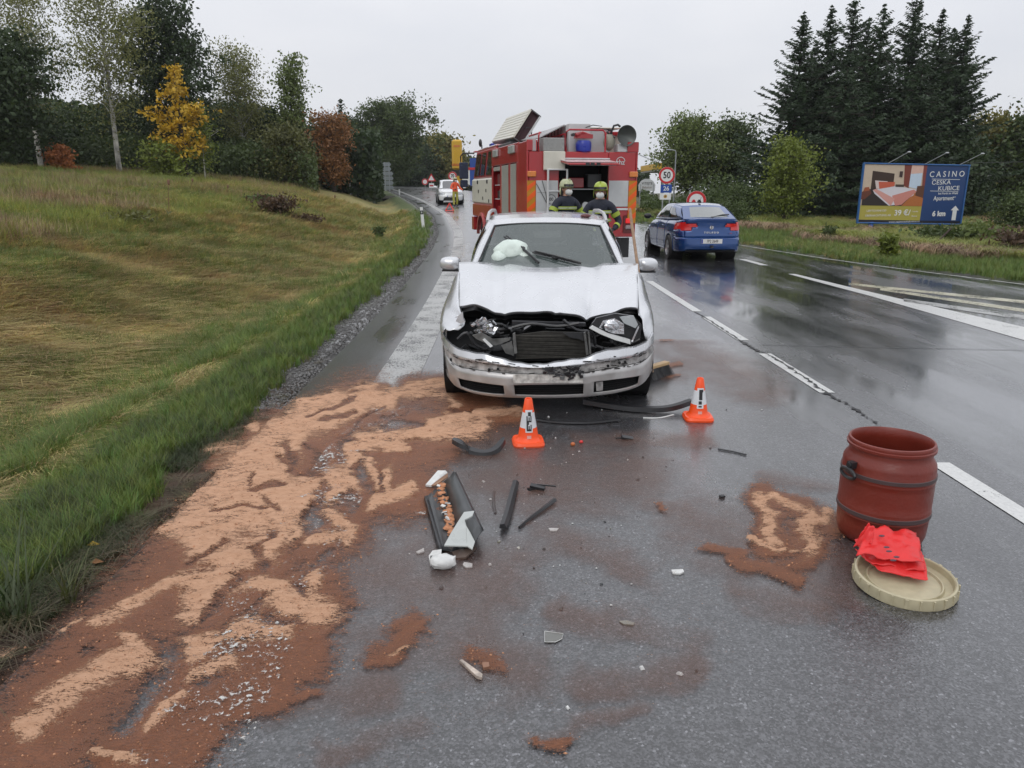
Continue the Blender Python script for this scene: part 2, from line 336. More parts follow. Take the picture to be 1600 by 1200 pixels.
for (a, c) in ((16, 19.5), (13.95, 10.36), (9.92, 8.28), (7.57, 6.02), (4.36, 2.2), (23, 26.5), (30, 33.5), (37, 40.5), (44, 47.5)):
    sx = lambda y: 2.53+.01*(14-y)-(.95*float(shift(y)) if y > 15 else 0)
    ribbon('lane_dash', [(sx(a)-.0, a), (sx(c), c)], [(sx(a)+.13, a), (sx(c)+.13, c)], PW)
ribbon('lane_dash', [(5.55, 18.2), (5.63, 16.8)], [(5.72, 18.2), (5.80, 16.8)], PW)
ribbon('lane_dash', [(5.2, 22.5), (5.35, 20.5)], [(5.35, 22.5), (5.5, 20.5)], PW)
ribbon('island_line', [(5.65, 15.14), (5.83, 12), (5.87, 8.28), (5.95, 5.5), (6.0, 3)], [(5.79, 15.14), (6.08, 12.3), (6.42, 9.24), (6.75, 7.0), (7.2, 4)], PW)
for (p, q, w) in (((1326, 444), (1610, 473), 1.6), ((1375, 452), (1610, 487), 1.8), ((1412, 469), (1610, 498), 2.4)):
    a, c, a2, c2 = G(p[0], p[1]-w), G(q[0], q[1]-w*1.5), G(p[0], p[1]+w), G(q[0], q[1]+w*1.5)
    d = (c-a)*2.2; d2 = (c2-a2)*2.2
    ribbon('hatch_line', [(a.x, a.y), (a.x+d.x, a.y+d.y)], [(a2.x, a2.y), (a2.x+d2.x, a2.y+d2.y)], PY if w < 2 else PWORN)
yy = list(np.arange(5, 26, .7)); ribbon('edge_line', [(float(eR(y))-.22, y) for y in yy], [(float(eR(y))-.12, y) for y in yy], PWORN)
TAR = mat('crack_tar', (.008, .008, .009), .5)
cp = [(225, 285), (262, 305), (300, 330), (350, 362), (400, 395), (440, 418), (470, 440), (520, 460), (560, 480), (600, 505), (650, 538), (700, 570), (735, 598), (770, 620), (815, 648), (860, 670), (920, 708), (960, 738), (1010, 770)]
gp = [G(1000+a/2.667, 380+b_/2.667) for a, b_ in cp]; L = []; Rr = []
for i in range(len(gp)-1):
    for k in range(7):
        p = gp[i].lerp(gp[i+1], k/7); w = .004+.016*abs(random.gauss(0, 1))*(.4+.6*math.sin(i*.9)**2) if i < 15 else .002+.012*max(0, random.gauss(0, 1)); j = random.gauss(0, .008)
        L.append((p.x-w+j, p.y)); Rr.append((p.x+w+j, p.y))
ribbon('road_crack', L, Rr, TAR, .006)
L = []; Rr = []
for k in range(60):
    x = 2.75+k*.07; y = 8.02-.1*(x-2.75)+random.gauss(0, .003); L.append((x, y)); Rr.append((x, y-.012))
bb = MB(); bb.grid([[(a[0], a[1], .005), (c[0], c[1], .005)] for a, c in zip(L, Rr)]); tag(bb.build('road_joint', TAR), kind='structure')

# ------------------------------------------------------------------ absorbent sand swept over the road
dry = [([(535, 627), (480, 640), (450, 660)], 18), ([(575, 618), (560, 635), (500, 660), (437, 672)], 22), ([(640, 607), (695, 600)], 9), ([(590, 628), (650, 622), (700, 635)], 18),
 ([(560, 690), (650, 680), (700, 674), (752, 670)], 16), ([(675, 665), (740, 652), (810, 645)], 9), ([(540, 705), (600, 690), (630, 700)], 12), ([(600, 705), (642, 708)], 6), ([(545, 725), (540, 760)], 17),
 ([(572, 725), (585, 760), (577, 780)], 9), ([(607, 742), (605, 772), (582, 795)], 12), ([(650, 760), (600, 787)], 9), ([(400, 705), (450, 740)], 20), ([(400, 775), (480, 772), (520, 758)], 30),
 ([(400, 815), (470, 795)], 26), ([(525, 810), (540, 830)], 13), ([(460, 845), (515, 848), (552, 836)], 13), ([(300, 815), (440, 815)], 32), ([(315, 915), (360, 900)], 26), ([(405, 925), (465, 950), (512, 958)], 26),
 ([(490, 900), (500, 935), (498, 968)], 14), ([(510, 842), (545, 850)], 12), ([(300, 1015), (400, 985), (455, 985)], 15), ([(300, 1060), (365, 1035)], 14), ([(620, 1012), (648, 1016)], 4), ([(330, 705), (364, 698)], 11), ([(385, 672), (405, 664)], 7),
 ([(415, 700), (355, 760), (295, 830)], 34), ([(430, 730), (370, 790), (320, 850)], 34), ([(165, 970), (230, 940), (298, 905)], 14), ([(305, 948), (365, 910)], 24), ([(52, 1132), (120, 1080), (180, 1040), (238, 1045)], 18),
 ([(195, 1005), (225, 1040)], 14), ([(245, 1130), (288, 1092)], 9), ([(295, 1030), (372, 988)], 13), ([(2, 1012), (16, 1012)], 6), ([(470, 690), (440, 705)], 14), ([(350, 870), (430, 860)], 22), ([(1187, 783), (1198, 815), (1202, 842)], 10),
 ([(1200, 777), (1242, 798), (1267, 812)], 7), ([(1255, 810), (1264, 835), (1255, 855)], 15), ([(1267, 817), (1303, 806)], 8), ([(1172, 842), (1213, 857), (1252, 856)], 3), ([(150, 1180), (230, 1190)], 8), ([(100, 990), (140, 965)], 6)]
wetp = [([(60, 1150), (170, 1020), (270, 910)], 85), ([(270, 910), (400, 800), (500, 720)], 80), ([(480, 690), (560, 640)], 55), ([(600, 640), (760, 640)], 32), ([(530, 622), (600, 612)], 14), ([(600, 720), (680, 690)], 45), ([(560, 780), (650, 770)], 45), ([(500, 860), (545, 830)], 45),
 ([(450, 960), (500, 930)], 60), ([(380, 1040), (480, 1010)], 60), ([(300, 1120), (430, 1080)], 45), ([(200, 1190), (300, 1150)], 70), ([(600, 1020), (660, 985)], 22), ([(720, 1030), (770, 1045)], 16), ([(340, 710), (430, 660)], 24), ([(640, 605), (720, 600)], 18),
 ([(1190, 780), (1205, 850)], 26), ([(1200, 780), (1300, 820)], 20), ([(1260, 840), (1250, 860)], 36), ([(1150, 880), (1250, 905)], 14), ([(1110, 862), (1170, 868)], 10), ([(1030, 532), (1050, 531)], 3), ([(1040, 572), (1062, 568)], 4), ([(682, 503), (692, 506)], 8), ([(240, 1140), (330, 1010), (430, 870)], 42),
 ([(1024, 789), (1042, 795)], 2), ([(850, 1165), (900, 1160)], 10), ([(700, 655), (820, 650)], 14), ([(1045, 590), (1060, 589)], 3), ([(470, 1085), (500, 1080)], 10), ([(0, 1190), (60, 1150)], 60)]
film = [([(1030, 530), (1070, 533)], 14), ([(1030, 575), (1110, 572)], 14), ([(1040, 590), (1070, 590)], 10), ([(1010, 786), (1075, 802)], 12), ([(760, 760), (1000, 740)], 60), ([(560, 930), (800, 900)], 60), ([(900, 1080), (1100, 1040)], 30), ([(640, 870), (640, 1000)], 50), ([(640, 720), (780, 690)], 60), ([(600, 850), (700, 960)], 80), ([(700, 1000), (800, 1060)], 60), ([(1090, 830), (1300, 900)], 60), ([(1040, 540), (1200, 610)], 35), ([(900, 690), (1100, 690)], 15), ([(850, 830), (1000, 900)], 30), ([(1200, 745), (1300, 765)], 12),
 ([(1060, 800), (1072, 794)], 12), ([(580, 990), (700, 990)], 40), ([(420, 1120), (600, 1080)], 40), ([(520, 1180), (660, 1130)], 20), ([(1150, 930), (1290, 950)], 25), ([(700, 660), (840, 720)], 30), ([(850, 1160), (1000, 1120)], 20), ([(880, 960), (1100, 1000)], 25)]
bare = [([(560, 622), (520, 640), (480, 655)], 3), ([(600, 640), (570, 655), (545, 680)], 3), ([(430, 720), (470, 740), (500, 742)], 4), ([(390, 745), (420, 790)], 4), ([(590, 745), (597, 775)], 4), ([(330, 800), (380, 790), (430, 800)], 3), ([(350, 850), (300, 880)], 4), ([(520, 870), (470, 905)], 4), ([(700, 640), (740, 648)], 3), ([(660, 625), (640, 650), (600, 655)], 4), ([(150, 1010), (120, 1040)], 4), ([(400, 950), (360, 985)], 4), ([(447, 700), (455, 735)], 6), ([(500, 765), (500, 800), (470, 850)], 9), ([(535, 690), (522, 722)], 6), ([(500, 662), (550, 647)], 4), ([(632, 632), (690, 638)], 11), ([(612, 666), (655, 668)], 8), ([(552, 735), (568, 770)], 8), ([(535, 775), (552, 796)], 8), ([(410, 848), (420, 885)], 7),
 ([(465, 920), (490, 935)], 5), ([(380, 900), (330, 960)], 8), ([(235, 1060), (205, 1140)], 14), ([(480, 700), (500, 735)], 7), ([(430, 960), (480, 975)], 6), ([(245, 1000), (255, 1030)], 10), ([(400, 770), (440, 752)], 4)]
def segd(px, py, pts):
    d = np.full(px.shape, 1e9)
    for (ax, ay), (bx, by) in zip(pts[:-1], pts[1:]):
        ex, ey = bx-ax, by-ay; t = np.clip(((px-ax)*ex+(py-ay)*ey)/(ex*ex+ey*ey+1e-9), 0, 1)
        d = np.minimum(d, np.hypot(px-ax-t*ex, py-ay-t*ey))
    return d
gx = np.arange(-3.2, 3.0, .0175); gy = np.concatenate([np.arange(1.55, 5, .0175), np.arange(5, 8.3, .03)])
X, Y = np.meshgrid(gx, gy)
wx = (fbm(X, Y, 5, 4, 21)-.5); wy = (fbm(X, Y, 5, 4, 31)-.5); fx = (fbm(X, Y, 30, 3, 41)-.5); fy = (fbm(X, Y, 30, 3, 51)-.5)
Xw, Yw = X+wx*.16+fx*.03, Y+wy*.22+fy*.04
D = Yw*math.cos(PITCH)+CAMH*math.sin(PITCH); U = Yw*math.sin(PITCH)-CAMH*math.cos(PITCH); PX = 800+F*Xw/D; PY_ = 600-F*U/D
def field(strokes, soft):
    r = np.zeros(X.shape)
    for pts, w in strokes: r = np.maximum(r, 1-smooth(w*(1-soft), w*(1+soft), segd(PX, PY_, pts)))
    return r
sweep = np.clip((fbm((X+Y*.6)+wx*.5, (Y-X*.6)*3.2+wy*.8, 6, 6, 61)-.5)*2.6+.5, 0, 1.3); blot = np.clip((fbm(X+wx*.2, Y+wy*.2, 3.1, 5, 161)-.5)*2.6+.5, 0, 1.2)
br_ = field(bare, .7); wt_ = field(wetp, .72); fl_ = field(film, .9); dr_ = field(dry, .75)
dryv = np.clip(dr_-br_*.8, 0, 1)*(.68+.30*sweep+.18*blot); wetv = np.clip(wt_*(1-.42*br_), 0, 1)*(.78+.25*sweep+.20*blot); wetv = np.maximum(wetv, dr_*.8); filmv = np.clip(fl_+wt_*.3, 0, 1)*(.4+1.0*fbm(X, Y*1.0, 4, 5, 71))
dens = np.maximum(np.maximum(dryv, wetv), filmv)
hgt = np.clip(dryv, 0, 1)*(.004+.012*sweep)+wetv*.003*sweep
g0 = np.where((X < eL(Y)), ground(X, Y)+.006, 0)
Zs = np.where(X < eL(Y), g0, .006)+hgt+.003
nc = len(gx); nr = len(gy); keep = dens > .02
kf = keep[:-1, :-1] | keep[1:, :-1] | keep[:-1, 1:] | keep[1:, 1:]
i, j = np.nonzero(kf); a = i*nc+j; f = np.stack([a, a+1, a+nc+1, a+nc], -1)
used = np.unique(f); rm = np.full(nr*nc, -1); rm[used] = np.arange(len(used))
me = npmesh('absorbent_sand', np.stack([X, Y, Zs], -1).reshape(-1, 3)[used], rm[f], True)
colattr(me, np.stack([dryv, wetv, filmv], -1).reshape(-1, 3)[used])
m = bpy.data.materials.new('absorbent_sand'); m.use_nodes = True; n = m.node_tree.nodes; l = m.node_tree.links; b = n['Principled BSDF']
at = n.new('ShaderNodeAttribute'); at.attribute_name = 'col'; sp = n.new('ShaderNodeSeparateColor'); l.new(at.outputs['Color'], sp.inputs[0]); g = n.new('ShaderNodeNewGeometry')
def nn(sc, det, ro=.6, vec=None):
    q = n.new('ShaderNodeTexNoise'); q.inputs['Scale'].default_value = sc; q.inputs['Detail'].default_value = det; q.inputs['Roughness'].default_value = ro; l.new(vec or g.outputs['Position'], q.inputs['Vector']); return q.outputs[0]
def mt(op, a, b_=None, c=None):
    q = n.new('ShaderNodeMath'); q.operation = op; q.use_clamp = False
    for i, w in enumerate((a, b_, c)):
        if w is None: continue
        if isinstance(w, (int, float)): q.inputs[i].default_value = w
        else: l.new(w, q.inputs[i])
    return q.outputs[0]
def mrr(x, a, b_, c=0, d=1):
    q = n.new('ShaderNodeMapRange'); q.inputs['From Min'].default_value = a; q.inputs['From Max'].default_value = b_; q.inputs['To Min'].default_value = c; q.inputs['To Max'].default_value = d; l.new(x, q.inputs[0]); return q.outputs[0]
def mixc(fac, c1, c2):
    q = n.new('ShaderNodeMix'); q.data_type = 'RGBA'; l.new(fac, q.inputs[0])
    for k, w in ((6, c1), (7, c2)):
        if isinstance(w, tuple): q.inputs[k].default_value = (*w, 1)
        else: l.new(w, q.inputs[k])
    return q.outputs[2]
mp = n.new('ShaderNodeMapping'); mp.inputs['Rotation'].default_value = (0, 0, .5); mp.inputs['Scale'].default_value = (1, 2.4, 1); l.new(g.outputs['Position'], mp.inputs[0])
fine = nn(60, 6, .72, mp.outputs[0]); grain = nn(240, 3, .8); mid = nn(9, 5, .65)
strk = nn(15, 9, .8, mp.outputs[0]); jit = mt('ADD', mt('ADD', mt('MULTIPLY', mt('SUBTRACT', fine, .5), 1.3), mt('MULTIPLY', mt('SUBTRACT', strk, .5), 1.9)), mt('MULTIPLY', mt('SUBTRACT', grain, .5), 1.4))
dryf = mrr(mt('ADD', sp.outputs[0], jit), .50, .60); wetf = mrr(mt('ADD', sp.outputs[1], mt('MULTIPLY', jit, 1.1)), .36, .74)
fil = mt('MULTIPLY', mrr(mt('ADD', sp.outputs[2], mt('MULTIPLY', mt('SUBTRACT', mid, .5), .9)), .3, 1.0), .36)
peach = mixc(mrr(strk, .35, .65), (.55, .30, .175), (.70, .42, .27)); brown = mixc(mrr(mt('ADD', fine, mt('MULTIPLY', strk, .8)), .75, 1.05), (.33, .13, .062), (.18, .075, .042)); tan = (.43, .20, .10); pink = (.27, .145, .105)
c1 = mixc(wetf, pink, brown); c1 = mixc(mt('MULTIPLY', mrr(mt('ADD', sp.outputs[0], jit), .26, .50), .85), c1, tan); c2 = mixc(dryf, c1, peach); l.new(c2, b.inputs['Base Color'])
al = mt('MAXIMUM', mt('MAXIMUM', dryf, mt('MULTIPLY', wetf, .93)), mt('MULTIPLY', fil, mrr(grain, .3, .6, .5, 1.1))); l.new(al, b.inputs['Alpha'])
l.new(mrr(dryf, 0, 1, .33, .95), b.inputs['Roughness']); b.inputs['Specular IOR Level'].default_value = .4
bp = n.new('ShaderNodeBump'); bp.inputs['Strength'].default_value = 1; bp.inputs['Distance'].default_value = .007; l.new(mt('ADD', mt('MULTIPLY', dryf, 1.5), mt('ADD', grain, fine)), bp.inputs['Height']); l.new(bp.outputs[0], b.inputs['Normal'])
me.materials.append(m); tag(link('absorbent_sand', me), kind='stuff', label='reddish brown oil absorbent swept over the wet road')

# loose crumbs of absorbent lying on and round the swept layer
rng = np.random.default_rng(12); cand = np.argwhere((np.maximum(dryv, wetv) > .25)); pk = cand[rng.choice(len(cand), 9000)]; cx0 = X[pk[:, 0], pk[:, 1]]+rng.normal(0, .02, 9000); cy0 = Y[pk[:, 0], pk[:, 1]]+rng.normal(0, .02, 9000); cz0 = Zs[pk[:, 0], pk[:, 1]]
sz = rng.gamma(2.0, .0009, 9000)+.0009; o6 = np.array([(1, 0, 0), (-1, 0, 0), (0, 1, 0), (0, -1, 0), (0, 0, .8), (0, 0, -.6)], float); v = (o6[None]*(1+rng.uniform(-.35, .35, (9000, 6, 3)))*sz[:, None, None]+np.stack([cx0, cy0, cz0], -1)[:, None]).reshape(-1, 3)
f8 = np.array([(0, 2, 4), (2, 1, 4), (1, 3, 4), (3, 0, 4), (2, 0, 5), (1, 2, 5), (3, 1, 5), (0, 3, 5)]); f = (f8[None]+6*np.arange(9000)[:, None, None]).reshape(-1, 3)
tag(link('absorbent_crumbs', npmesh('absorbent_crumbs', v, f), None, mat('absorbent_crumb', (.42, .21, .115), .9, var=.6, scale=35)), 'loose tan crumbs of absorbent on the swept layer', kind='stuff')
# ------------------------------------------------------------------ vehicles
RUB = mat('tyre_rubber', (.018, .018, .018), .55, bump=.3, bscale=120)
BLK = mat('black_plastic', (.02, .02, .022), .35, var=.3, scale=12)
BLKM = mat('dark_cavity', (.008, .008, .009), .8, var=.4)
GLS = mat('dark_glass', (.018, .022, .024), .05, spec=.9, coat=1, gloss_var=.02)
CHR = mat('chrome', (.7, .7, .72), .12, 1, gloss_var=.06)
ALU = mat('alloy_rim', (.45, .46, .48), .3, .8)
WHT = mat('white_paint', (.72, .73, .72), .3, coat=.5, var=.05)
REDL = mat('red_lens', (.42, .012, .012), .12, coat=1, emit=.25)
def clear_glass(name, tint, a):
    m = bpy.data.materials.new(name); m.use_nodes = True; n = m.node_tree.nodes; l = m.node_tree.links; b = n['Principled BSDF']
    b.inputs['Base Color'].default_value = (*tint, 1); b.inputs['Roughness'].default_value = .06; b.inputs['Alpha'].default_value = a; b.inputs['Coat Weight'].default_value = .6; b.inputs['Specular IOR Level'].default_value = .8
    g = n.new('ShaderNodeNewGeometry'); q = n.new('ShaderNodeTexNoise'); q.inputs['Scale'].default_value = 90; l.new(g.outputs['Position'], q.inputs['Vector'])
    mr = n.new('ShaderNodeMapRange'); mr.inputs['From Min'].default_value = .55; mr.inputs['From Max'].default_value = .75; mr.inputs['To Min'].default_value = a; mr.inputs['To Max'].default_value = min(1, a+.12); l.new(q.outputs[0], mr.inputs[0]); l.new(mr.outputs[0], b.inputs['Alpha'])
    return m
def crom(P_, per=6):
    P_ = [np.array(p, float) for p in P_]; out = []
    for i in range(len(P_)-1):
        p0, p1, p2, p3 = P_[max(i-1, 0)], P_[i], P_[i+1], P_[min(i+2, len(P_)-1)]
        for k in range(per):
            t = k/per; out.append(.5*((2*p1)+(-p0+p2)*t+(2*p0-5*p1+4*p2-p3)*t*t+(-p0+3*p1-3*p2+p3)*t**3))
    out.append(P_[-1]); return np.array(out)
def wheel(parent, x, y, r, w, side, spokes=5, ang=0, rimm=None, steer=0, cover=False):
    t = MB(); Rm = Matrix.Rotation(steer, 3, 'Z')
    pr = [(r*.62, -w*.48), (r*.70, -w*.5), (r*.93, -w*.48), (r*.99, -w*.36), (r, 0), (r*.99, w*.36), (r*.93, w*.48), (r*.70, w*.5), (r*.62, w*.48)]
    t.lathe(pr, (0, 0, 0), 'X', 36, Rm if steer else None); xf = Matrix.Translation((x, y, r))
    o = t.build('wheel', RUB, parent, True, xf=xf)
    q = MB(); q.lathe([(r*.60, -w*.4), (r*.66, side*w*.44), (r*.60, side*w*.46), (r*.57, side*w*.36), (r*.52, side*w*.1)], (0, 0, 0), 'X', 36, Rm if steer else None)
    for k in range(spokes):
        a = 2*PI*k/spokes+ang; M = Rm @ Matrix.Rotation(a, 3, 'X')
        for s in (-1, 1) if spokes <= 6 else (0,):
            M2 = M @ Matrix.Rotation(s*.13, 3, 'X'); c = M2 @ Vector((side*w*.38, 0, r*.33)); q.box(c, (w*.10, r*.10, r*.56), M2)
    q.lathe([(0, side*w*.46), (r*.12, side*w*.45), (r*.15, side*w*.36)], (0, 0, 0), 'X', 16, Rm if steer else None)
    q.build('rim', rimm or ALU, o, True, xf=xf)
    d = MB(); d.lathe([(0, side*w*.12), (r*.55, side*w*.12)], (0, 0, 0), 'X', 24); d.build('brake_disc', BLK, o, xf=xf)
    return o
def car_shell(root, c, paint):
    """lower body as columns round the plan outline, then decks and greenhouse; local x right, y along, z up"""
    pl = crom(c['plan'], 8); L = c['L']; Wd = c['W']
    seg = np.r_[0, np.cumsum(np.hypot(*(np.diff(pl*np.array([Wd, 1]), axis=0).T)))]; n = int(seg[-1]/.035); ss = np.linspace(0, seg[-1], n)
    xn = np.interp(ss, seg, pl[:, 0]); yn = np.interp(ss, seg, pl[:, 1]); xn[0] = xn[-1] = 0
    rows = c.get('rows', 16); cols = []
    for x0, y0 in zip(xn, yn):
        zt = float(np.interp(y0, *c['shoulder'])); zb = float(np.interp(y0, *c['sill']))
        if x0 > .6:
            for (ya, ra) in c['arch']:
                d = ra*ra-(y0-ya)**2
                if d > 0: zb = max(zb, c['wr']+math.sqrt(d))
        col = []
        for k in range(rows+1):
            t = k/rows; z = zb+(zt-zb)*t; T_ = (z-.2)/(zt-.2)
            sx = float(np.interp(T_, *c['tumble'])); wf = max(0, 1-y0/.8); wr = max(0, 1-(L-y0)/.8)
            y = y0+wf*float(np.interp(z, *c['nose']))-wr*float(np.interp(z, *c['tail']))
            if 'crease' in c:
                for cz, cw, ca in c['crease']: sx += ca*math.exp(-((z-cz)/cw)**2)
            col.append((x0*Wd*sx, y, z))
        cols.append(col)
    parts = {}
    for i in range(n-1):
        for k in range(rows):
            q = [cols[i][k], cols[i+1][k], cols[i+1][k+1], cols[i][k+1]]
            cx = sum(p[0] for p in q)/4; cy = sum(p[1] for p in q)/4; cz = sum(p[2] for p in q)/4
            nm = c['part'](cx, cy, cz, k/rows)
            for s in (1, -1):
                pn = nm if isinstance(nm, tuple) else (nm, None)
                if pn[0] is None: continue
                key = (pn[0], pn[1], s if pn[0] not in c['joined'] else 0)
                parts.setdefault(key, []).append([(s*p[0], p[1], p[2]) for p in (q if s == 1 else q[::-1])])
    for (nm, mt_, s), qs in parts.items():
        m_ = MB(); idx = {}; V = []; Fc = []
        for q in qs:
            f_ = []
            for p in q:
                kk = (round(p[0], 5), round(p[1], 5), round(p[2], 5))
                if kk not in idx: idx[kk] = len(V); V.append(p)
                f_.append(idx[kk])
            if len(set(f_)) >= 3: Fc.append(tuple(dict.fromkeys(f_)))
        if nm != c.get('main'):
            cnt = {}
            for f_ in Fc:
                for a, b_ in zip(f_, f_[1:]+f_[:1]): e = (min(a, b_), max(a, b_)); cnt[e] = cnt.get(e, 0)+1
            bd = {v for e, k in cnt.items() if k == 1 for v in e}
            off = .006 if mt_ is None else -.004
            V = [tuple(np.array(p)*np.array([1-off/max(.3, abs(p[0])) if abs(p[0]) > .3 else 1, 1, 1])+np.array([0, off if p[1] < .6 else (-off if p[1] > L-.5 else 0), 0])) if (i_ in bd or mt_ is not None) else p for i_, p in enumerate(V)]
        m_.add(V, Fc); o = m_.build(nm, mt_ or paint, root, True, recalc=False, sharp=40)
        if mt_ is None: q_ = o.modifiers.new('s', 'SOLIDIFY'); q_.thickness = .004; q_.offset = -1
    top = [col[-1] for col in cols]
    def deck(name, y0, y1, crown, m__):
        g_ = []
        for p in top:
            if y0 <= p[1] <= y1:
                g_.append([(p[0]*(1-2*k/14), p[1]+(0 if abs(p[0]) > 0 else 0), p[2]+crown*(1-(1-2*k/14)**2)*min(1, abs(p[0])/.5)) for k in range(15)])
        if len(g_) > 1: b_ = MB(); b_.grid(g_); return b_.build(name, m__, root, True, solid=.004)
    for d in c['decks']: deck(*d[:4], d[4] or paint)
    # greenhouse
    gh = c['gh']; S = np.linspace(0, 1, 25)
    lo = np.array([[np.interp(s, gh['s'], gh['lx']), np.interp(s, gh['s'], gh['ly']), np.interp(s, gh['s'], gh['lz'])] for s in S])
    hi = np.array([[np.interp(s, gh['s'], gh['hx']), np.interp(s, gh['s'], gh['hy']), np.interp(s, gh['s'], gh['hz'])] for s in S])
    def sd(s, t, out=0, sg=1):
        a = np.array([np.interp(s, S, lo[:, k]) for k in range(3)]); b_ = np.array([np.interp(s, S, hi[:, k]) for k in range(3)]); p = a*(1-t)+b_*t
        return (sg*(p[0]+.035*math.sin(PI*min(1, t*1.0))*(1 if True else 0)+out), p[1], p[2]+out*.3)
    for sg in (1, -1):
        def inwin(i, k): return False
        b_ = MB(); b_.grid([[sd(s, t, 0, sg) for s in S] for t in np.linspace(0, 1, 7)]); b_.build('pillar_frame', paint, root, True, solid=.004)
        for (a0, a1, b0, b1, t0, t1) in gh['windows']:
            w_ = MB(); w_.grid([[sd(bl(bl(a0, a1, t), bl(b0, b1, t), u), t, .006, sg) for u in np.linspace(0, 1, 8)] for t in np.linspace(t0, t1, 5)]); w_.build('side_window', c.get('glass', GLS), root, True)
    NR = 15; rf = []
    for s, p in zip(S, hi):
        rf.append([(p[0]*(1-2*k/NR), p[1]+(gh['bow']*(1-(1-2*k/NR)**2)*(-1 if s < .5 else 1)*abs(2*s-1)**4), p[2]+gh['crown']*(1-abs(1-2*k/NR)**2.6)) for k in range(NR+1)])
    b_ = MB(); b_.grid(rf); b_.build('roof', paint, root, True, solid=.006)
    def screen(name, a, b_, bow_lo, m__, out, sgn, t0=0.0, t1=1.0, w=1.0):
        g_ = []
        for t in np.linspace(t0, t1, 9):
            row = []
            for k in range(NR+1):
                u = 1-2*k/NR; p = a*(1-t)+b_*t; bow = bow_lo*(1-t)+gh['bow']*t; zc = (gh['crown']*(1-abs(u)**2.6))*t
                row.append((p[0]*u*w, p[1]+sgn*(bow*(1-u*u)+out), p[2]+zc+out*.5))
            g_.append(row)
        q = MB(); q.grid(g_); return q.build(name, m__, root, True)
    c['screen'] = screen; c['lo'] = lo; c['hi'] = hi; c['sd'] = sd
    if gh.get('front_open'): screen('windscreen', lo[0], hi[0], gh['fbow'], gh['front_open'], .0, -1, .02, .985, .95)
    else:
        screen('windscreen_surround', lo[0], hi[0], gh['fbow'], paint, 0, -1); screen('windscreen', lo[0], hi[0], gh['fbow'], GLS, .008, -1, .02, .93, .94)
    screen('tailgate_frame', lo[-1], hi[-1], gh['rbow'], paint, 0, 1); screen('rear_window', lo[-1], hi[-1], gh['rbow'], gh.get('rglass', GLS), .008, 1, gh.get('rt0', .08), .9, .9)
    # wheel housings and floor
    for (ya, ra) in c['arch']:
        for sg in (1, -1):
            b_ = MB(); b_.lathe([(ra, -.02), (ra, .32), (0.02, .32)], (sg*(Wd-.03) if sg < 0 else sg*(Wd-.03)-.30, ya, c['wr']), 'X', 24) if sg < 0 else b_.lathe([(0.02, -.0), (ra, -.0), (ra, .30)], (Wd-.34, ya, c['wr']), 'X', 24)
            b_.build('wheel_housing', BLKM, root)
    b_ = MB(); b_.box((0, L/2, .24), (Wd*1.7, L-1.0, .06)); b_.build('underbody', BLKM, root)
def num_plate(root, body, M, w=.52, h=.11, name='number_plate'):
    b_ = MB(); b_.box((0, 0, -.004), (w, h, .006)); o = b_.build(name, mat('plate_white', (.7, .7, .68), .35, var=.04), root, xf=M)
    text(body, h*.95, mat('ink_black', (.012, .012, .014), .5), o, M @ Matrix.Translation((.015, -.002, .001)), sx=.72)
    q = MB(); q.box((-w/2+.02, 0, .0005), (.036, h-.01, .002)); q.build('country_band', mat('eu_blue', (.01, .04, .3), .4), o, xf=M)
    return o

# ---- blue car driving away
BLUE = mat('blue_car_paint', (.004, .052, .21), .22, .35, var=.06, coat=1, gloss_var=.03)
def blue_part(x, y, z, t):
    L = 4.48
    if y > L-.60:
        ax = abs(x)
        if .80 < z < .965 and ax > .36 and not (z < .855 and ax < .50): return ('tail_light', REDL)
        if z < .36: return ('lower_bumper', BLK) if ax < .62 and z < .30 else 'rear_bumper'
        if z < .62: return 'rear_bumper'
        if y > L-.34 and ax < .66: return 'tailgate'
        return 'rear_wing'
    if y > 3.02 and z > .2: return 'rear_wing'
    if y > 2.12: return 'rear_door'
    if y > 1.12: return 'front_door'
    if y > .42: return 'front_wing'
    return 'front_bumper'
blue = dict(L=4.48, W=.85, wr=.31, rows=20, joined=('rear_bumper', 'tailgate', 'lower_bumper', 'front_bumper'),
  plan=[(0, 0), (.45, .03), (.8, .16), (.93, .4), (.985, .8), (1, 1.4), (1, 2.4), (1, 3.2), (.985, 3.7), (.94, 4.1), (.84, 4.34), (.6, 4.44), (.3, 4.475), (0, 4.48)],
  shoulder=([0, .5, 1.2, 2, 3, 3.9, 4.3, 4.48], [.66, .78, .94, .985, 1.0, 1.02, 1.06, 1.07]), sill=([0, .4, 4.0, 4.48], [.22, .24, .24, .27]),
  arch=[(.86, .355), (3.46, .355)], tumble=([0, .12, .3, .55, .75, .9, 1], [.965, .985, 1, 1, .985, .95, .88]), crease=[(.72, .05, .012)],
  nose=([0, .5, .7], [.05, 0, .10]), tail=([.2, .30, .42, .60, .64, .85, 1.0, 1.07], [.14, .03, .0, .02, .085, .115, .10, .075]), part=blue_part,
  decks=[('bonnet', 0, 1.32, .05, None), ('boot_lid', 4.02, 4.5, .02, None)],
  gh=dict(s=[0, .22, .5, .78, 1], lx=[.70, .755, .76, .75, .66], ly=[1.12, 1.75, 2.4, 3.2, 4.16], lz=[.97, .985, 1.0, 1.015, 1.06], hx=[.54, .60, .62, .62, .55], hy=[1.80, 2.15, 2.5, 3.0, 3.52], hz=[1.34, 1.385, 1.405, 1.395, 1.335],
          bow=.07, crown=.035, fbow=.22, rbow=.13, windows=[(.10, .13, .40, .42, .12, .86), (.43, .45, .72, .70, .12, .86), (.74, .72, .93, .84, .14, .80)], rt0=.12, rglass=mat('grey_rear_glass', (.10, .115, .11), .05, coat=1, spec=1, gloss_var=.02)))
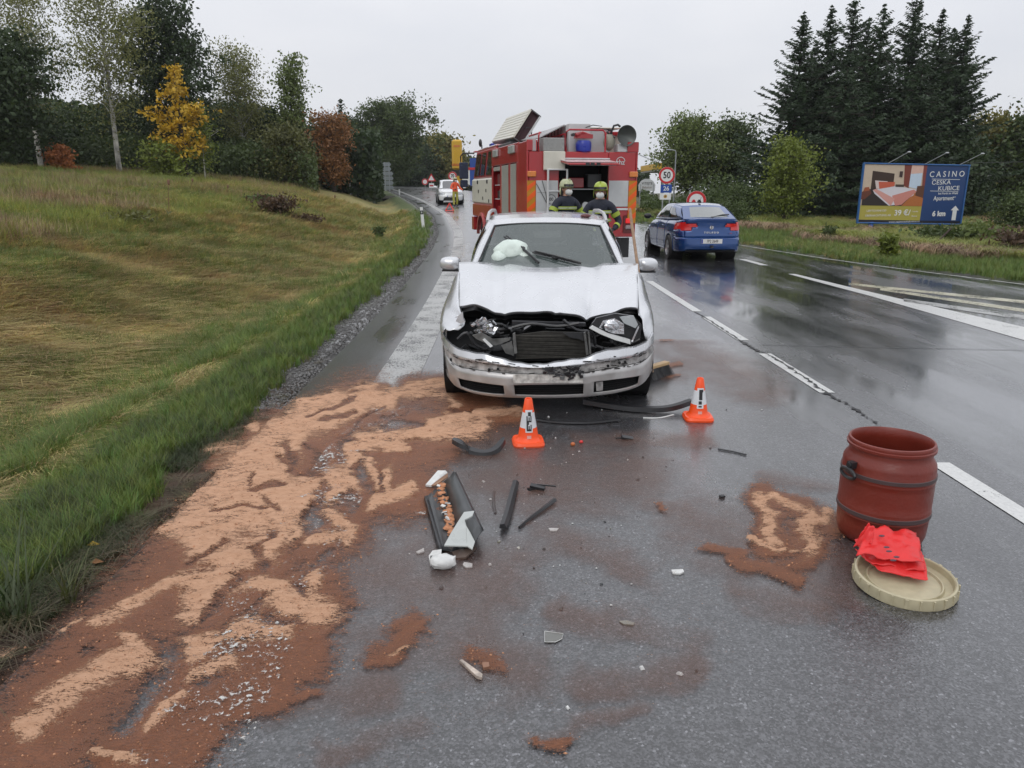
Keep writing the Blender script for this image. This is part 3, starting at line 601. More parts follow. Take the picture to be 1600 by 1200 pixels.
br = thing('blue_sedan', 'shiny blue four-door sedan with lit red tail lights driving away in the right lane', 'car', (4.60, 17.62+4.3, .0), R_(1.5)+PI)
br.scale = (.955, .955, .955)
car_shell(br, blue, BLUE)
for sx_ in (-1, 1):
    for yy_ in (.86, 3.46): wheel(br, sx_*.77, yy_, .315, .205, sx_, 5, .3+yy_)
LB = 4.48
Mr = lambda x, z, y=LB: Matrix.Translation((x, y, z)) @ Matrix.Rotation(PI, 4, 'Z') @ FACE_CAM
num_plate(br, '7P2 2649', Mr(0, .53, LB+.008))
SILV = mat('badge_silver', (.75, .76, .78), .2, .8)
e = MB(); e.lathe([(0, 0), (.045, 0), (.045, .012), (0, .012)], (0, LB-.10, .86), 'Y', 20)
o = e.build('badge', SILV, br); text('S', .10, mat('badge_dark', (.05, .05, .06), .4), o, Mr(0, .86, LB-.082), bold=.004)
text('T O L E D O', .055, SILV, br, Mr(.0, .735, LB-.083), name='model_lettering', sx=1.25, bold=.002)
text('TDI', .04, mat('red_badge', (.4, .02, .02), .3), br, Mr(-.48, .715, LB-.06), name='model_lettering')
e = MB()
for sg in (-1, 1):
    e.box((sg*.86, 1.42, 1.02), (.10, .05, .03)); e.ell((sg*.98, 1.40, 1.045), (.11, .06, .075), 14, 8)
    e.build('door_mirror', BLK if sg else BLUE, br, True); e = MB()
e = MB(); e.tube([(0, 3.18, 1.43), (0, 3.28, 1.58)], .005, 6); e.box((0, 3.15, 1.435), (.05, .09, .02)); e.build('aerial', BLK, br)
e = MB(); e.tube([(-.05, 4.20, 1.10), (-.33, 4.08, 1.155), (-.52, 4.02, 1.165)], .014, 6); e.ell((-.05, 4.2, 1.09), (.05, .03, .03)); e.build('rear_wiper', BLK, br)
e = MB(); e.box((0, LB+.01, .40), (.07, .12, .06)); e.build('tow_bar', BLK, br)
for sg in (-1, 1):
    for yy_ in (1.95, 2.86): e = MB(); e.box((sg*.858, yy_, .86), (.03, .16, .028)); e.build('door_handle', BLUE, br, bevel=.006)

# ---- white car standing far up the road
WC = mat('white_car_paint', (.70, .71, .72), .25, coat=1, var=.04)
def wpart(x, y, z, t):
    ax = abs(x)
    if y < .5:
        if .60 < z < .72 and ax > .42: return ('headlight', mat('headlight_glass', (.35, .37, .4), .1, coat=1))
        if z < .42 and ax < .5: return ('grille', BLK)
        return 'front_bumper'
    if y > 3.9: return 'rear_bumper'
    return 'rear_door' if y > 2.3 else ('front_door' if y > 1.2 else 'front_wing')
white = dict(blue); white.update(dict(part=wpart, joined=('rear_bumper', 'front_bumper', 'grille', 'lower_bumper'), rows=12,
  shoulder=([0, .4, 1.2, 2, 3, 4.2, 4.48], [.74, .86, 1.0, 1.03, 1.05, 1.05, 1.0]), decks=[('bonnet', 0, 1.3, .06, None), ('tailgate', 4.15, 4.5, .02, None)],
  gh=dict(s=[0, .3, .7, 1], lx=[.72, .77, .77, .7], ly=[1.1, 1.9, 3.2, 4.3], lz=[1.02, 1.04, 1.05, 1.05], hx=[.54, .6, .6, .55], hy=[1.75, 2.2, 3.2, 3.9], hz=[1.50, 1.56, 1.56, 1.5], bow=.08, crown=.04, fbow=.2, rbow=.1, windows=[(.1, .12, .42, .42, .12, .86), (.46, .46, .86, .84, .12, .86)])))
wc = thing('white_car', 'white car standing up the road behind the traffic warden, headlights towards the crash', 'car', (-4.05, 50.6, float(Rz(52))), R_(8))
car_shell(wc, white, WC)
for sx_ in (-1, 1):
    for yy_ in (.86, 3.46): wheel(wc, sx_*.78, yy_, .33, .21, sx_, 5)
    e = MB(); e.ell((sx_*1.0, 1.35, 1.10), (.12, .07, .09)); e.build('door_mirror', WC, wc, True)
num_plate(wc, '3P5', Matrix.Translation((0, -.03, .5)) @ FACE_CAM)

# ---- crashed silver estate car, facing the camera
SV = mat('silver_car_paint', (.60, .61, .63), .27, .45, var=.05, scale=5, coat=.7, gloss_var=.05)
C0 = thing('crashed_estate_car', 'crashed silver estate car with buckled bonnet and torn off front, facing the camera', 'car', (.285, 5.27, 0), R_(-1.6))
bpy.context.view_layer.update(); CI = (Matrix.Translation(C0.location) @ C0.rotation_euler.to_matrix().to_4x4()).inverted()
def cl(px, py, yl):                        # photo point at local depth yl -> local coordinates
    Yw_ = 5.27+yl
    for k in range(4):
        p = CI @ A(px, py, Yw_); Yw_ += yl-p.y
    return p
PLX, PLY = [0, .3, .5, .64, .74, .80, .84, .862], [0, .02, .07, .15, .26, .37, .50, .66]
def cf(px, py, off=0):                     # photo point on the curved front of the bumper
    yl = .1
    for k in range(14):
        p = cl(px, py, yl); yl = .5*yl+.5*(float(np.interp(abs(p.x), PLX, PLY))+off)
    return cl(px, py, yl)
def spart(x, y, z, t):
    if y < .535: return None
    if y > 4.0: return 'rear_bumper' if z < .6 else 'rear_wing'
    if y > 3.1: return 'rear_wing'
    if y > 2.25: return 'rear_door'
    if y > 1.25: return 'front_door'
    return 'front_wing'
WS = clear_glass('windscreen_glass', (.10, .125, .12), .66)
silver = dict(L=4.5, W=.868, wr=.30, rows=16, joined=('rear_bumper',),
  plan=[(0, 0), (.45, .03), (.82, .16), (.94, .38), (.985, .8), (1, 1.4), (1, 2.4), (1, 3.2), (.985, 3.8), (.93, 4.2), (.8, 4.42), (.4, 4.49), (0, 4.5)],
  shoulder=([0, .5, 1.0, 1.45, 2, 3, 4.5], [.68, .69, .82, .93, .94, .96, .98]), sill=([0, .6, 4.0, 4.5], [.20, .20, .22, .27]),
  arch=[(.87, .335), (3.42, .34)], tumble=([0, .12, .3, .55, .75, .88, .96, 1], [.955, .985, 1, 1, .985, .95, .90, .85]), crease=[(.55, .03, .008)],
  nose=([0, 1], [0, 0]), tail=([.2, .5, .9, 1], [.1, 0, .06, .1]), part=spart, decks=[('tailgate', 4.2, 4.6, .02, None)],
  glass=GLS, gh=dict(s=[0, .2, .5, .8, 1], lx=[.695, .745, .75, .74, .70], ly=[1.43, 1.95, 2.6, 3.4, 4.35], lz=[.95, .945, .955, .97, .98], hx=[.535, .575, .59, .585, .55], hy=[1.97, 2.2, 2.7, 3.4, 4.05], hz=[1.335, 1.37, 1.40, 1.40, 1.37],
  bow=.07, crown=.03, fbow=.17, rbow=.08, front_open=WS, windows=[(.08, .10, .36, .37, .10, .86), (.39, .40, .66, .66, .10, .86), (.69, .69, .95, .92, .12, .84)]))
car_shell(C0, silver, SV)
for sx_, st in ((-1, .03), (1, .03)):
    wheel(C0, sx_*.745, .87, .30, .2, sx_, 5, .4, steer=st); wheel(C0, sx_*.765, 3.42, .30, .2, sx_, 5)
# windscreen seal, pillars trim, interior
lo, hi = silver['lo'], silver['hi']
e = MB()
for sg in (1, -1):
    e.tube([(sg*lo[0][0]*.945, lo[0][1]-.03, lo[0][2]+.02), (sg*hi[0][0]*.945, hi[0][1]-.012, hi[0][2]+.0)], .008, 6)
    e3 = MB(); e3.tube([(sg*(lo[0][0]+.0)*.99, lo[0][1]-.0, lo[0][2]-.01), (sg*(lo[0][0]+hi[0][0])/2*.99, (lo[0][1]+hi[0][1])/2, (lo[0][2]+hi[0][2])/2+.008), (sg*hi[0][0]*.99, hi[0][1], hi[0][2]+.002)], [.034, .032, .028], 10); e3.build('windscreen_pillar', SV, C0, True)
e.tube([(hi[0][0]*(1-2*k/14)*.985, hi[0][1]-.07*(1-(1-2*k/14)**2)-.004, hi[0][2]+.03*(1-abs(1-2*k/14)**2.6)-.004) for k in range(15)], .009, 6)
e.build('windscreen_seal', BLK, C0, True)
e = MB(); e.tube([(-.60, 1.90, 1.05), (-.58, 2.2, 1.3)], .02, 6)
INT = mat('grey_interior', (.06, .065, .065), .8, var=.3); HEADL = mat('pale_headliner', (.16, .165, .15), .9)
e = MB(); e.box((0, 1.68, .86), (1.36, .5, .16)); e.box((.35, 1.98, .90), (.40, .12, .10)); e.build('dashboard', INT, C0, bevel=.03)
for sx_ in (-.36, .36):
    e = MB(); e.box((sx_, 2.62, .72), (.5, .16, .62), (-.2, 0, 0)); e.box((sx_, 2.35, .45), (.5, .5, .14)); s_ = e.build('front_seat', INT, C0, bevel=.03)
    e = MB(); e.box((sx_, 2.72, 1.14), (.27, .10, .18)); e.build('headrest', INT, s_, bevel=.03)
e = MB(); e.box((0, 3.4, .8), (1.25, .14, .5), (-.2, 0, 0)); e.build('rear_seat', INT, C0, bevel=.03)
e = MB(); e.box((0, 2.9, 1.345), (1.0, 1.7, .01)); e.build('headliner', HEADL, C0)
e = MB(); e.lathe([(.18, -.012), (.19, 0), (.18, .012), (.17, 0), (.18, -.012)], (.36, 2.06, .93), 'Y', 28); e.box((.36, 2.05, .93), (.34, .03, .05)); e.build('steering_wheel', BLK, C0, True)
p = cl(855, 366, 2.0); e = MB(); e.box((p.x, p.y, p.z), (.26, .02, .07)); e.box((p.x, p.y+.02, p.z+.06), (.03, .03, .08)); e.build('rear_view_mirror', mat('mirror_back', (.32, .34, .33), .3), C0, bevel=.01)
AB = mat('airbag_cloth', (.66, .74, .68), .8, var=.15, scale=14, bump=.8, bscale=18)
e = MB(); p = cl(800, 395, 1.62); q = cl(822, 404, 1.56); s2 = cl(781, 404, 1.56)
e.ell(p, (.17, .12, .12), 18, 12, jit=.12, seed=3); e.ell(q, (.10, .08, .07), 14, 8, jit=.15, seed=4); e.ell(s2, (.08, .08, .075), 14, 8, jit=.15, seed=5); e.build('airbag', AB, C0, True, sharp=80)
def onws(px, py, out=.03):                 # on the windscreen plane
    yl = 1.5
    for k in range(8):
        p = cl(px, py, yl); t = (p.z-.95)/(1.365-.95); yl = bl(1.43, 1.97, t)-bl(.17, .07, t)*(1-min(1, (p.x/.65)**2))-out
    return p
for pts in (((788, 370), (815, 388), (842, 411)), ((832, 394), (868, 402), (908, 412))):
    e = MB(); a_, b_, c_ = [onws(*q_) for q_ in pts]; e.tube([a_, b_, c_], .009, 6); e.tube([a_+Vector((.02, -.015, .012)), b_+Vector((.0, -.02, .015)), c_+Vector((-.0, -.02, .01))], .007, 6); e.ell(b_, (.035, .02, .022)); e.build('wiper', BLK, C0)
# roof rails and a small dark thing on the roof
for sg in (1, -1):
    e = MB(); e.tube([(sg*.60, 2.35, 1.36), (sg*.595, 2.45, 1.405), (sg*.60, 2.7, 1.435), (sg*.605, 3.3, 1.445), (sg*.60, 3.85, 1.43), (sg*.59, 3.95, 1.38)], [.018, .02, .018, .018, .02, .018], 8); e.build('roof_rail', mat('rail_aluminium', (.5, .5, .5), .35, .6), C0, True)
# mirrors
for (px, py) in ((704, 412), (1011, 414)):
    c_ = cl(px, py, 1.75); sg = 1 if c_.x > 0 else -1; e = MB(); e.lathe([(.0, -.05), (.6, -.047), (.9, -.02), (1, .03), (1, .08), (.93, .10), (0, .10)], (0, 0, 0), 'Y', 32); e.v = [(c_.x+.098*math.copysign(abs(v_[0])**.62, v_[0])*(1+.08*sg*v_[0]), c_.y+v_[1], c_.z+.062*math.copysign(abs(v_[2])**.7, v_[2])) for v_ in e.v]; e.box(c_-Vector((sg*.11, -.05, .04)), (.10, .05, .035)); o = e.build('door_mirror', SV, C0, True, sharp=60)
    e = MB(); e.box(c_-Vector((0, -.02, .064)), (.16, .10, .014)); e.build('mirror_base', BLK, o, True)
# bonnet, traced as a buckled sheet
rear = [(717, 410), (735, 409), (760, 410), (783, 413), (797, 410), (830, 411), (870, 411), (905, 411), (928, 414), (945, 411), (970, 411), (997, 412)]
front = [(717, 477), (735, 477), (757, 481), (783, 488), (796, 486), (830, 487), (862, 489), (893, 490), (916, 493), (928, 494), (962, 485), (997, 481)]
def srow(pts, n_=45): return [np.array(q_) for q_ in crom(pts, 1+int(n_/(len(pts)-1)))]
ra, fr = srow(rear), srow(front); nn_ = len(ra); rows_ = []
for k in range(15):
    t = k/14; row = []
    for i in range(nn_):
        a_ = cl(*ra[i], 1.42+.05*(1-abs(2*i/nn_-1)**2)); b_ = cl(*fr[i], .52+.10*abs(2*i/nn_-1)**2-.02*math.sin(i*.45)); p = a_.lerp(b_, t); u = 2*i/(nn_-1)-1
        arch_ = .035*math.sin(PI*t)*(1-.2*u*u)
        cre = -.018*math.exp(-((u-.42-.04*t)/.035)**2)*smooth(.2, 1, t)-.014*math.exp(-((u+.50+.03*t)/.05)**2)*smooth(0.1, .9, t)+.012*math.sin(u*8+1)*t**3+.004*math.sin(u*23)*t**6-.02*math.exp(-((u-.80)/.06)**2)*t**3-.012*math.exp(-((u-.12)/.02)**2)*t**2
        row.append((p.x, p.y, p.z+arch_+float(cre)))
    rows_.append(row)
rows_.append([(p[0], p[1]+.012, p[2]-.022) for p in rows_[-1]])
e = MB(); e.grid(rows_); o = e.build('bonnet', SV, C0, True, sharp=60, solid=.006)
e = MB(); e.grid([[(p[0], p[1]+.03, p[2]-.035) for p in rows_[-1]], [(p[0]*.97, p[1]+.25, p[2]-.03) for p in rows_[-1]]]); e.build('bonnet_inner', BLK, o)
# crumpled front wing noses
for side_, P4 in (('l', [(717, 424), (717, 478), (726, 500), (722, 512), (708, 516), (694, 514)]), ('r', [(997, 424), (998, 484), (1004, 500), (1006, 520), (1012, 534), (1019, 536)])):
    outer = {'l': [(704, 452), (696, 470), (690, 488), (688, 502), (688, 514), (690, 530)], 'r': [(1008, 448), (1013, 466), (1018, 482), (1021, 498), (1022, 514), (1021, 536)]}[side_]
    yi = [1.15, .62, .50, .46, .45, .45]; yo = [1.3, 1.0, .80, .68, .60, .52]; ws_ = []
    A_, B_ = crom([cl(*p_, y_) for p_, y_ in zip(P4, yi)], 4), crom([cl(*p_, y_) for p_, y_ in zip(outer, yo)], 4); r_ = []
    for i in range(len(A_)):
        r_.append([Vector(A_[i]).lerp(Vector(B_[i]), k/7)+Vector((0, -.03*math.sin(PI*k/7), .025*math.sin(PI*k/7)+.008*math.sin(i*1.7+k*1.3)*(i/len(A_)))) for k in range(8)])
    e = MB(); e.grid(r_); e.build('front_wing', SV, C0, True, sharp=60, solid=.004)
# front bumper
top = [(689, 513), (694, 526), (705, 540), (730, 550), (760, 556), (786, 562), (810, 569), (837, 571), (880, 566), (925, 558), (930, 553), (960, 548), (990, 543), (1010, 536), (1021, 520)]
s1_ = [(690, 530), (697, 545), (712, 558), (735, 564), (765, 568), (800, 573), (837, 575), (880, 573), (925, 568), (932, 566), (960, 562), (990, 557), (1008, 550), (1021, 535)]
s2_ = [(691, 545), (700, 560), (714, 572), (735, 577), (765, 581), (800, 584), (837, 585), (880, 585), (915, 582), (932, 580), (960, 575), (990, 569), (1010, 562), (1021, 548)]
lt = [(694, 566), (705, 583), (717, 591), (735, 595), (765, 600), (793, 603), (803, 602), (858, 601), (911, 600), (925, 597), (960, 593), (1000, 587), (1011, 578), (1021, 560)]
lb = [(698, 585), (708, 597), (722, 605), (740, 611), (765, 615), (792, 617), (803, 617), (858, 618), (911, 616), (926, 614), (960, 610), (990, 603), (1008, 592), (1018, 575)]
bt = [(699, 588), (710, 602), (724, 609), (742, 615), (768, 619), (795, 621), (830, 622), (858, 622), (900, 621), (926, 619), (962, 614), (992, 606), (1009, 595), (1019, 578)]
xs_ = np.unique(np.r_[np.linspace(0, 1, 57)])
def atfrac(pts, fr_):
    a_ = np.array(pts, float); return [np.interp(fr_, np.linspace(0, 1, len(a_)), a_[:, 0]), np.interp(fr_, np.linspace(0, 1, len(a_)), a_[:, 1])]
def bx(pts, n_=61):                       # resample a traced curve by px between its ends
    a_ = crom(pts, 5); o_ = np.argsort(a_[:, 0]); X_ = np.linspace(a_[o_[0], 0], a_[o_[-1], 0], n_); return X_, np.interp(X_, a_[o_, 0], a_[o_, 1])
def brow(pts, off, n_=61):
    X_, Y_ = bx(pts, n_); return [cf(x_, y_, off) for x_, y_ in zip(X_, Y_)]
def mids(a_, b_, k, f_=None): return [[p.lerp(q, t) for p, q in zip(a_, b_)] for t in [(i+1)/(k+1) for i in range(k)]]
rT, r1, r2, r3, r4, r5 = brow(top, .02), brow(s1_, -.005), brow(s2_, 0), brow(lt, .0), brow(lb, .02), brow(bt, .05)
rTb = [p+Vector((0, .05, .0)) for p in rT]
e = MB(); jag = [[p+Vector((0, 0, .006*math.sin(i*.9)*math.sin(i*.37))) for i, p in enumerate(rT)]]
e.grid([[p+Vector((0, .05, .0)) for p in jag[0]]]+jag+mids(jag[0], r1, 2)+[r1]); bump = e.build('bumper_top', SV, C0, True, solid=.004)
SCR = mat('scratched_strip', (.40, .39, .38), .5, var=.75, scale=16, bump=.4, bscale=40)
e = MB(); i1 = [p+Vector((0, .018, 0)) for p in r1]; i2 = [p+Vector((0, .018, 0)) for p in r2]; e.grid([i1]+mids(i1, i2, 1)+[i2]); e.build('bumper_strip', SCR, C0, True)
def inop(i, j):
    if i != 3: return False
    X_ = bx(lt)[0]; x_ = (X_[j]+X_[j+1])/2; return 717 < x_ < 788 or 803 < x_ < 911 or 927 < x_ < 1001
DSV = mat('dirty_silver', (.44, .43, .42), .32, .4, var=.22, scale=7, coat=.5)
low = [r2]+mids(r2, r3, 1)+[[p.lerp(q, .94) for p, q in zip(r2, r3)]]+[r3, r4, r5, [p+Vector((0, .08, .0)) for p in r5]]
e = MB(); e.grid(low, inop); e.build('bumper_cover', DSV, C0, True, solid=.004)
b1, b2 = [p+Vector((0, .045, .0)) for p in r3], [p+Vector((0, .045, 0)) for p in r4]
e = MB(); e.grid([[p+Vector((0, 0, .01)) for p in b1], [p-Vector((0, 0, .005)) for p in b2]])
for t in (.2, .4, .6, .8):
    rr_ = [p.lerp(q, t)+Vector((0, -.02, 0)) for p, q in zip(b1, b2)]; e.grid([[p+Vector((0, -.008, .003)) for p in rr_], [p+Vector((0, .012, -.004)) for p in rr_]])
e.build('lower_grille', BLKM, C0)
e = MB(); a_ = cf(931, 593, .02); e.prism([cf(931, 598, .02), cf(942, 596, .02), cf(942, 610, .03), cf(932, 611, .03)], (0, .01, 0)); e.build('hanging_flap', SCR, C0)
# remains of strip hardware and number-plate holder
PL = mat('dirty_plate', (.50, .49, .46), .45, var=.6, scale=22, bump=.5, bscale=35)
e = MB(); e.grid([[cf(x_, 585+.006*(x_-800), -.02) for x_ in np.linspace(802, 911, 9)], [cf(x_, 599-.01*(x_-800), -.02) for x_ in np.linspace(802, 911, 9)]]); e.build('plate_holder', PL, C0, solid=.008)
e = MB(); rr = random.Random(5)
for k in range(46):
    x_ = rr.uniform(850, 911); y_ = 577+rr.uniform(-4, 15)*(1 if x_ > 862 else .5); c_ = cf(x_, y_, -.03); e.box(c_, (rr.uniform(.01, .05), .006, rr.uniform(.006, .022)), (rr.uniform(-.5, .5), rr.uniform(-.6, .6), rr.uniform(-.2, .2)))
e.build('broken_badge_carrier', BLK, C0)
for (x_, y_) in ((764, 578), (950, 572), (968, 567), (977, 566), (778, 577)):
    e = MB(); c_ = cf(x_, y_, .0); e.lathe([(0, -.004), (.010, -.004), (.010, .02)], c_, 'Y', 10); e.build('bolt_hole', BLKM, C0)
# engine bay
e = MB()
wf = [cl(x_, y_, .48) for x_, y_ in ((700, 485), (1012, 485), (1020, 575), (700, 575))]
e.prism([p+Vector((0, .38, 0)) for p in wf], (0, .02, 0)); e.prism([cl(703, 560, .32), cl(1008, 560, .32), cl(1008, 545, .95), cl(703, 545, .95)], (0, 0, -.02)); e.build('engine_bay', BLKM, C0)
def tr(name, pts, yl, th, m_, par=C0, sm=False, bev=0):   # traced panel with thickness
    e = MB(); P_ = [cl(x_, y_, yl if not isinstance(yl, list) else yl[i]) for i, (x_, y_) in enumerate(pts)]; e.prism(P_, (0, th, 0)); return e.build(name, m_, par, sm, bevel=bev)
RADM = mat('radiator_fins', (.03, .028, .024), .6, .3, var=.6, scale=9)
rad = tr('radiator', [(803, 524), (850, 518), (912, 520), (921, 530), (917, 558), (808, 561)], .30, .03, RADM)
e = MB()
for k in range(17):
    y_ = 524+k*2.2; a_, b_ = cl(806, y_+1, .285), cl(916, y_-1, .285); e.tube([a_, (a_+b_)/2+Vector((0, -.004, .002*math.sin(k*2))), b_], .0032, 4)
e.build('radiator_fins', mat('fin_metal', (.055, .052, .045), .5, .6, var=.5, scale=30), rad)
FRM = mat('crash_metal_grey', (.15, .15, .145), .5, .5, var=.5, scale=15)
for pts in ([(801, 522), (805, 520), (808, 552), (803, 553)], [(912, 520), (915, 519), (920, 554), (916, 555)], [(919, 519), (921, 520), (924, 553), (921, 554)]): tr('radiator_bracket', pts, .24, .03, FRM)
tr('crossmember', [(800, 502), (915, 505), (915, 510), (800, 508)], .40, .05, mat('dark_steel', (.035, .035, .038), .5, .5, var=.4))
rr = random.Random(9)
DK = [mat('engine_part_dark', (.025, .026, .028), .35, .2, var=.5), mat('engine_part_black', (.012, .012, .013), .3), mat('engine_part_steel', (.16, .16, .165), .35, .7, var=.5)]
for k in range(110):
    x_ = rr.choice([rr.uniform(728, 800), rr.uniform(925, 1005), rr.uniform(735, 990)]); y_ = rr.uniform(504, 552); c_ = cl(x_, y_, rr.uniform(.33, .62)); sc_ = .55 if k > 40 else .9; e = MB()
    if k % 3 == 0: sg = (-1 if x_ > 900 else 1); e.tube([c_, c_+Vector((sg*rr.uniform(0, .12), .02, rr.uniform(-.03, .03))), c_+Vector((sg*rr.uniform(.05, .18), .05, rr.uniform(-.08, .04)))], rr.uniform(.006, .014), 6)
    else: e.box(c_, (sc_*rr.uniform(.03, .12), .03, sc_*rr.uniform(.015, .07)), (rr.uniform(-1, 1), rr.uniform(-1, 1), rr.uniform(-1, 1)))
    e.build('engine_part', DK[2] if k % 7 == 4 else DK[k % 2], C0)
REF = mat('broken_reflector', (.62, .63, .65), .14, .9, var=.3, scale=30, bump=.5, bscale=40)
LENS = clear_glass('headlamp_lens', (.45, .47, .48), .35)
hl = tr('headlight', [(921, 512), (932, 497), (962, 490), (990, 494), (1003, 508), (1000, 530), (984, 540), (984, 531)], .36, .04, BLK)
tr('bulb_bowl', [(936, 512), (942, 501), (960, 497), (975, 506), (975, 522), (958, 521)], .335, .02, REF, hl)
e = MB(); c_ = cl(955, 509, .33); e.ell(c_, (.055, .02, .045), 12, 8, jit=.3, seed=2); e.build('reflector', REF, hl)
tr('lamp_rim', [(921, 513), (926, 509), (950, 521), (985, 531), (985, 538), (960, 531), (938, 522)], .30, .03, WHT, hl)
tr('lens', [(968, 495), (990, 493), (997, 507), (993, 513), (975, 505)], .31, .01, mat('frosted_lens', (.40, .43, .44), .25, coat=1), hl)
tr('lamp_strut', [(997, 509), (999, 511), (987, 538), (985, 536)], .30, .01, CHR, hl)
h2 = tr('broken_headlight', [(746, 500), (756, 496), (765, 504), (772, 520), (764, 524), (752, 514)], .38, .03, REF)
e = MB(); 
for k in range(16):
    c_ = cl(rr.uniform(746, 774), rr.uniform(497, 524), rr.uniform(.30, .38)); e.box(c_, (rr.uniform(.01, .05), .005, rr.uniform(.01, .04)), (rr.uniform(-1, 1), rr.uniform(-1, 1), rr.uniform(-1, 1)))
e.build('reflector_shards', REF, h2)
tr('torn_panel', [(738, 524), (752, 520), (770, 530), (798, 528), (796, 532), (775, 540), (758, 536), (745, 530)], .28, .02, FRM)
tr('torn_panel', [(754, 531), (757, 529), (770, 541), (766, 543)], .26, .02, WHT)
tr('torn_panel', [(735, 508), (741, 503), (743, 508), (738, 511)], .4, .02, REF)
tr('radiator_support', [(783, 540), (800, 533), (803, 556), (790, 552)], .27, .02, FRM)
tr('torn_panel', [(716, 493), (723, 487), (724, 498), (727, 503), (720, 506), (712, 502)], .44, .03, SV)

SMG = mat('black_scuff', (.03, .028, .026), .6, var=.5)
for k in range(120):
    x_ = rr.choice([rr.uniform(700, 800), rr.uniform(915, 1010), rr.uniform(700, 1010)]); y0_ = float(np.interp(x_, *bx(s1_))); y_ = y0_+rr.choice([rr.uniform(-5, 0), rr.uniform(-1, 3), rr.uniform(8, 14)])
    c_ = cf(x_, y_, .0); sl_ = (float(np.interp(c_.x+.02, [-.862, -.64, -.3, 0, .3, .64, .862], [.66, .15, .02, 0, .02, .15, .66]))-float(np.interp(c_.x-.02, [-.862, -.64, -.3, 0, .3, .64, .862], [.66, .15, .02, 0, .02, .15, .66])))/.04
    e = MB(); e.box(c_+Vector((0, -.004, 0)), (rr.uniform(.01, .07), .004, rr.uniform(.002, .007)), (0, rr.uniform(-.2, .2), math.atan(sl_))); e.build('scuff_mark', SMG, C0)
for pts in ([(800, 512), (830, 506), (870, 510), (905, 505)], [(930, 540), (950, 545), (975, 541), (1000, 530)], [(715, 530), (730, 520), (745, 540), (775, 548)], [(880, 500), (900, 515), (925, 520), (930, 540)]):
    e = MB(); e.tube([Vector(q_) for q_ in crom([cl(x_, y_, .36) for x_, y_ in pts], 4)], .012, 7); e.build('engine_hose', BLK, C0, True)
tr('bent_bracket', [(880, 520), (912, 519), (918, 535), (905, 530), (890, 527)], .27, .01, DK[0])
# roof clutter: dark sponge on roof
p = C0.matrix_basis @ cl(915, 339, 2.35); q = C0.matrix_basis.to_3x3() @ Vector((0, 0, 1)); e = MB()
e.ell((0, 0, .02), (.055, .04, .022), 14, 8); o = e.build('beacon', mat('dark_red_plastic', (.10, .02, .02), .3), None, True); o.location = (p.x, p.y, 1.395); tag(o, 'small dark red puck lying on the silver car roof', 'puck')
# ------------------------------------------------------------------ fire engine
RED = mat('fire_red', (.36, .018, .022), .32, var=.08, scale=3, coat=.5)
CRM = mat('cream_panel', (.60, .58, .50), .4, var=.06)
GRYW = mat('grey_white_panel', (.52, .53, .53), .4, var=.07)
SHUT = mat('shutter_aluminium', (.42, .42, .38), .45, .3, var=.1)
ORG = mat('hatch_orange', (.80, .11, .01), .4, var=.06); YEL = mat('hatch_ochre', (.50, .22, .01), .4); AMB = mat('amber_lens', (.65, .18, .005), .2, coat=1)
WM = mat('white_metal', (.62, .63, .63), .35, .2)
TO = (1.44, 15.55, 0.0)
tk = thing('fire_engine', 'red and cream fire engine parked behind the crashed car with its rear pump hatch open', 'fire engine', TO, R_(12))
bpy.context.view_layer.update(); TM = tk.matrix_world.copy(); TI = TM.inverted()
HW = 1.175
def bxs(name, x0, x1, y0, y1, z0, z1, m_, par=tk, bev=.012):
    e = MB(); e.box(((x0+x1)/2, (y0+y1)/2, (z0+z1)/2), (abs(x1-x0), abs(y1-y0), abs(z1-z0))); return e.build(name, m_, par, bevel=bev)
# body shell built of panels: side walls, roof deck, rear frame round the hatch
bxs('body_side', HW-.04, HW, .0, 3.85, .72, 2.45, RED)
bxs('body_side', -HW, -HW+.04, .0, .80, .72, 2.62, RED); bxs('body_upper_side', -HW, -HW+.04, .81, 3.85, 2.24, 2.64, RED)
bxs('body_lower_side', -HW, -HW+.04, .81, 3.85, .72, .98, RED)
bxs('roof_deck', -HW+.045, HW-.045, .05, 3.84, 2.34, 2.38, RED); bxs('body_floor', -HW+.045, HW-.045, .05, 3.84, .74, .80, BLK)
bxs('front_bulkhead', -HW+.045, HW-.045, 3.80, 3.845, .81, 2.33, RED)
bxs('rear_panel', .545, HW-.045, 0, .04, .72, 2.42, RED); bxs('rear_panel', -HW+.045, -.50, 0, .04, .72, 2.42, RED)
bxs('rear_header', -.495, .54, 0, .04, 2.20, 2.42, RED); bxs('rear_sill', -.495, .54, 0, .04, .72, .98, RED)
bxs('corner_post', HW-.24, HW-.0, -.012, .0, 2.42, 2.62, RED); bxs('corner_post', -HW, -HW+.22, -.004, .03, 2.43, 2.64, RED)
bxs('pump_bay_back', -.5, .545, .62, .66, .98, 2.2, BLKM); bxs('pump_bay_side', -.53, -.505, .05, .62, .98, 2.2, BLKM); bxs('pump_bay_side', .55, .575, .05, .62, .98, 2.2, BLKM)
# pump bay contents
e = MB(); e.box((.0, .45, 1.18), (.9, .3, .38)); pp = e.build('pump', mat('pump_grey', (.05, .052, .055), .4, .4, var=.4), tk, bevel=.03)
for i, (x_, z_, r_, mm) in enumerate(((.16, 1.36, .075, WM), (-.02, 1.40, .045, WM), (-.2, 1.22, .06, BLK), (.32, 1.2, .06, BLK))):
    e = MB(); e.lathe([(0, .27), (r_, .27), (r_, .30)], (x_, 0, z_), 'Y', 18); e.build('gauge', mm, pp)
bxs('hose_box', -.3, .12, .3, .5, 1.72, 1.92, RED); bxs('shelf', -.49, .54, .2, .6, 1.68, 1.70, WM); bxs('stored_gear', .2, .5, .3, .55, 1.72, 2.0, BLK)
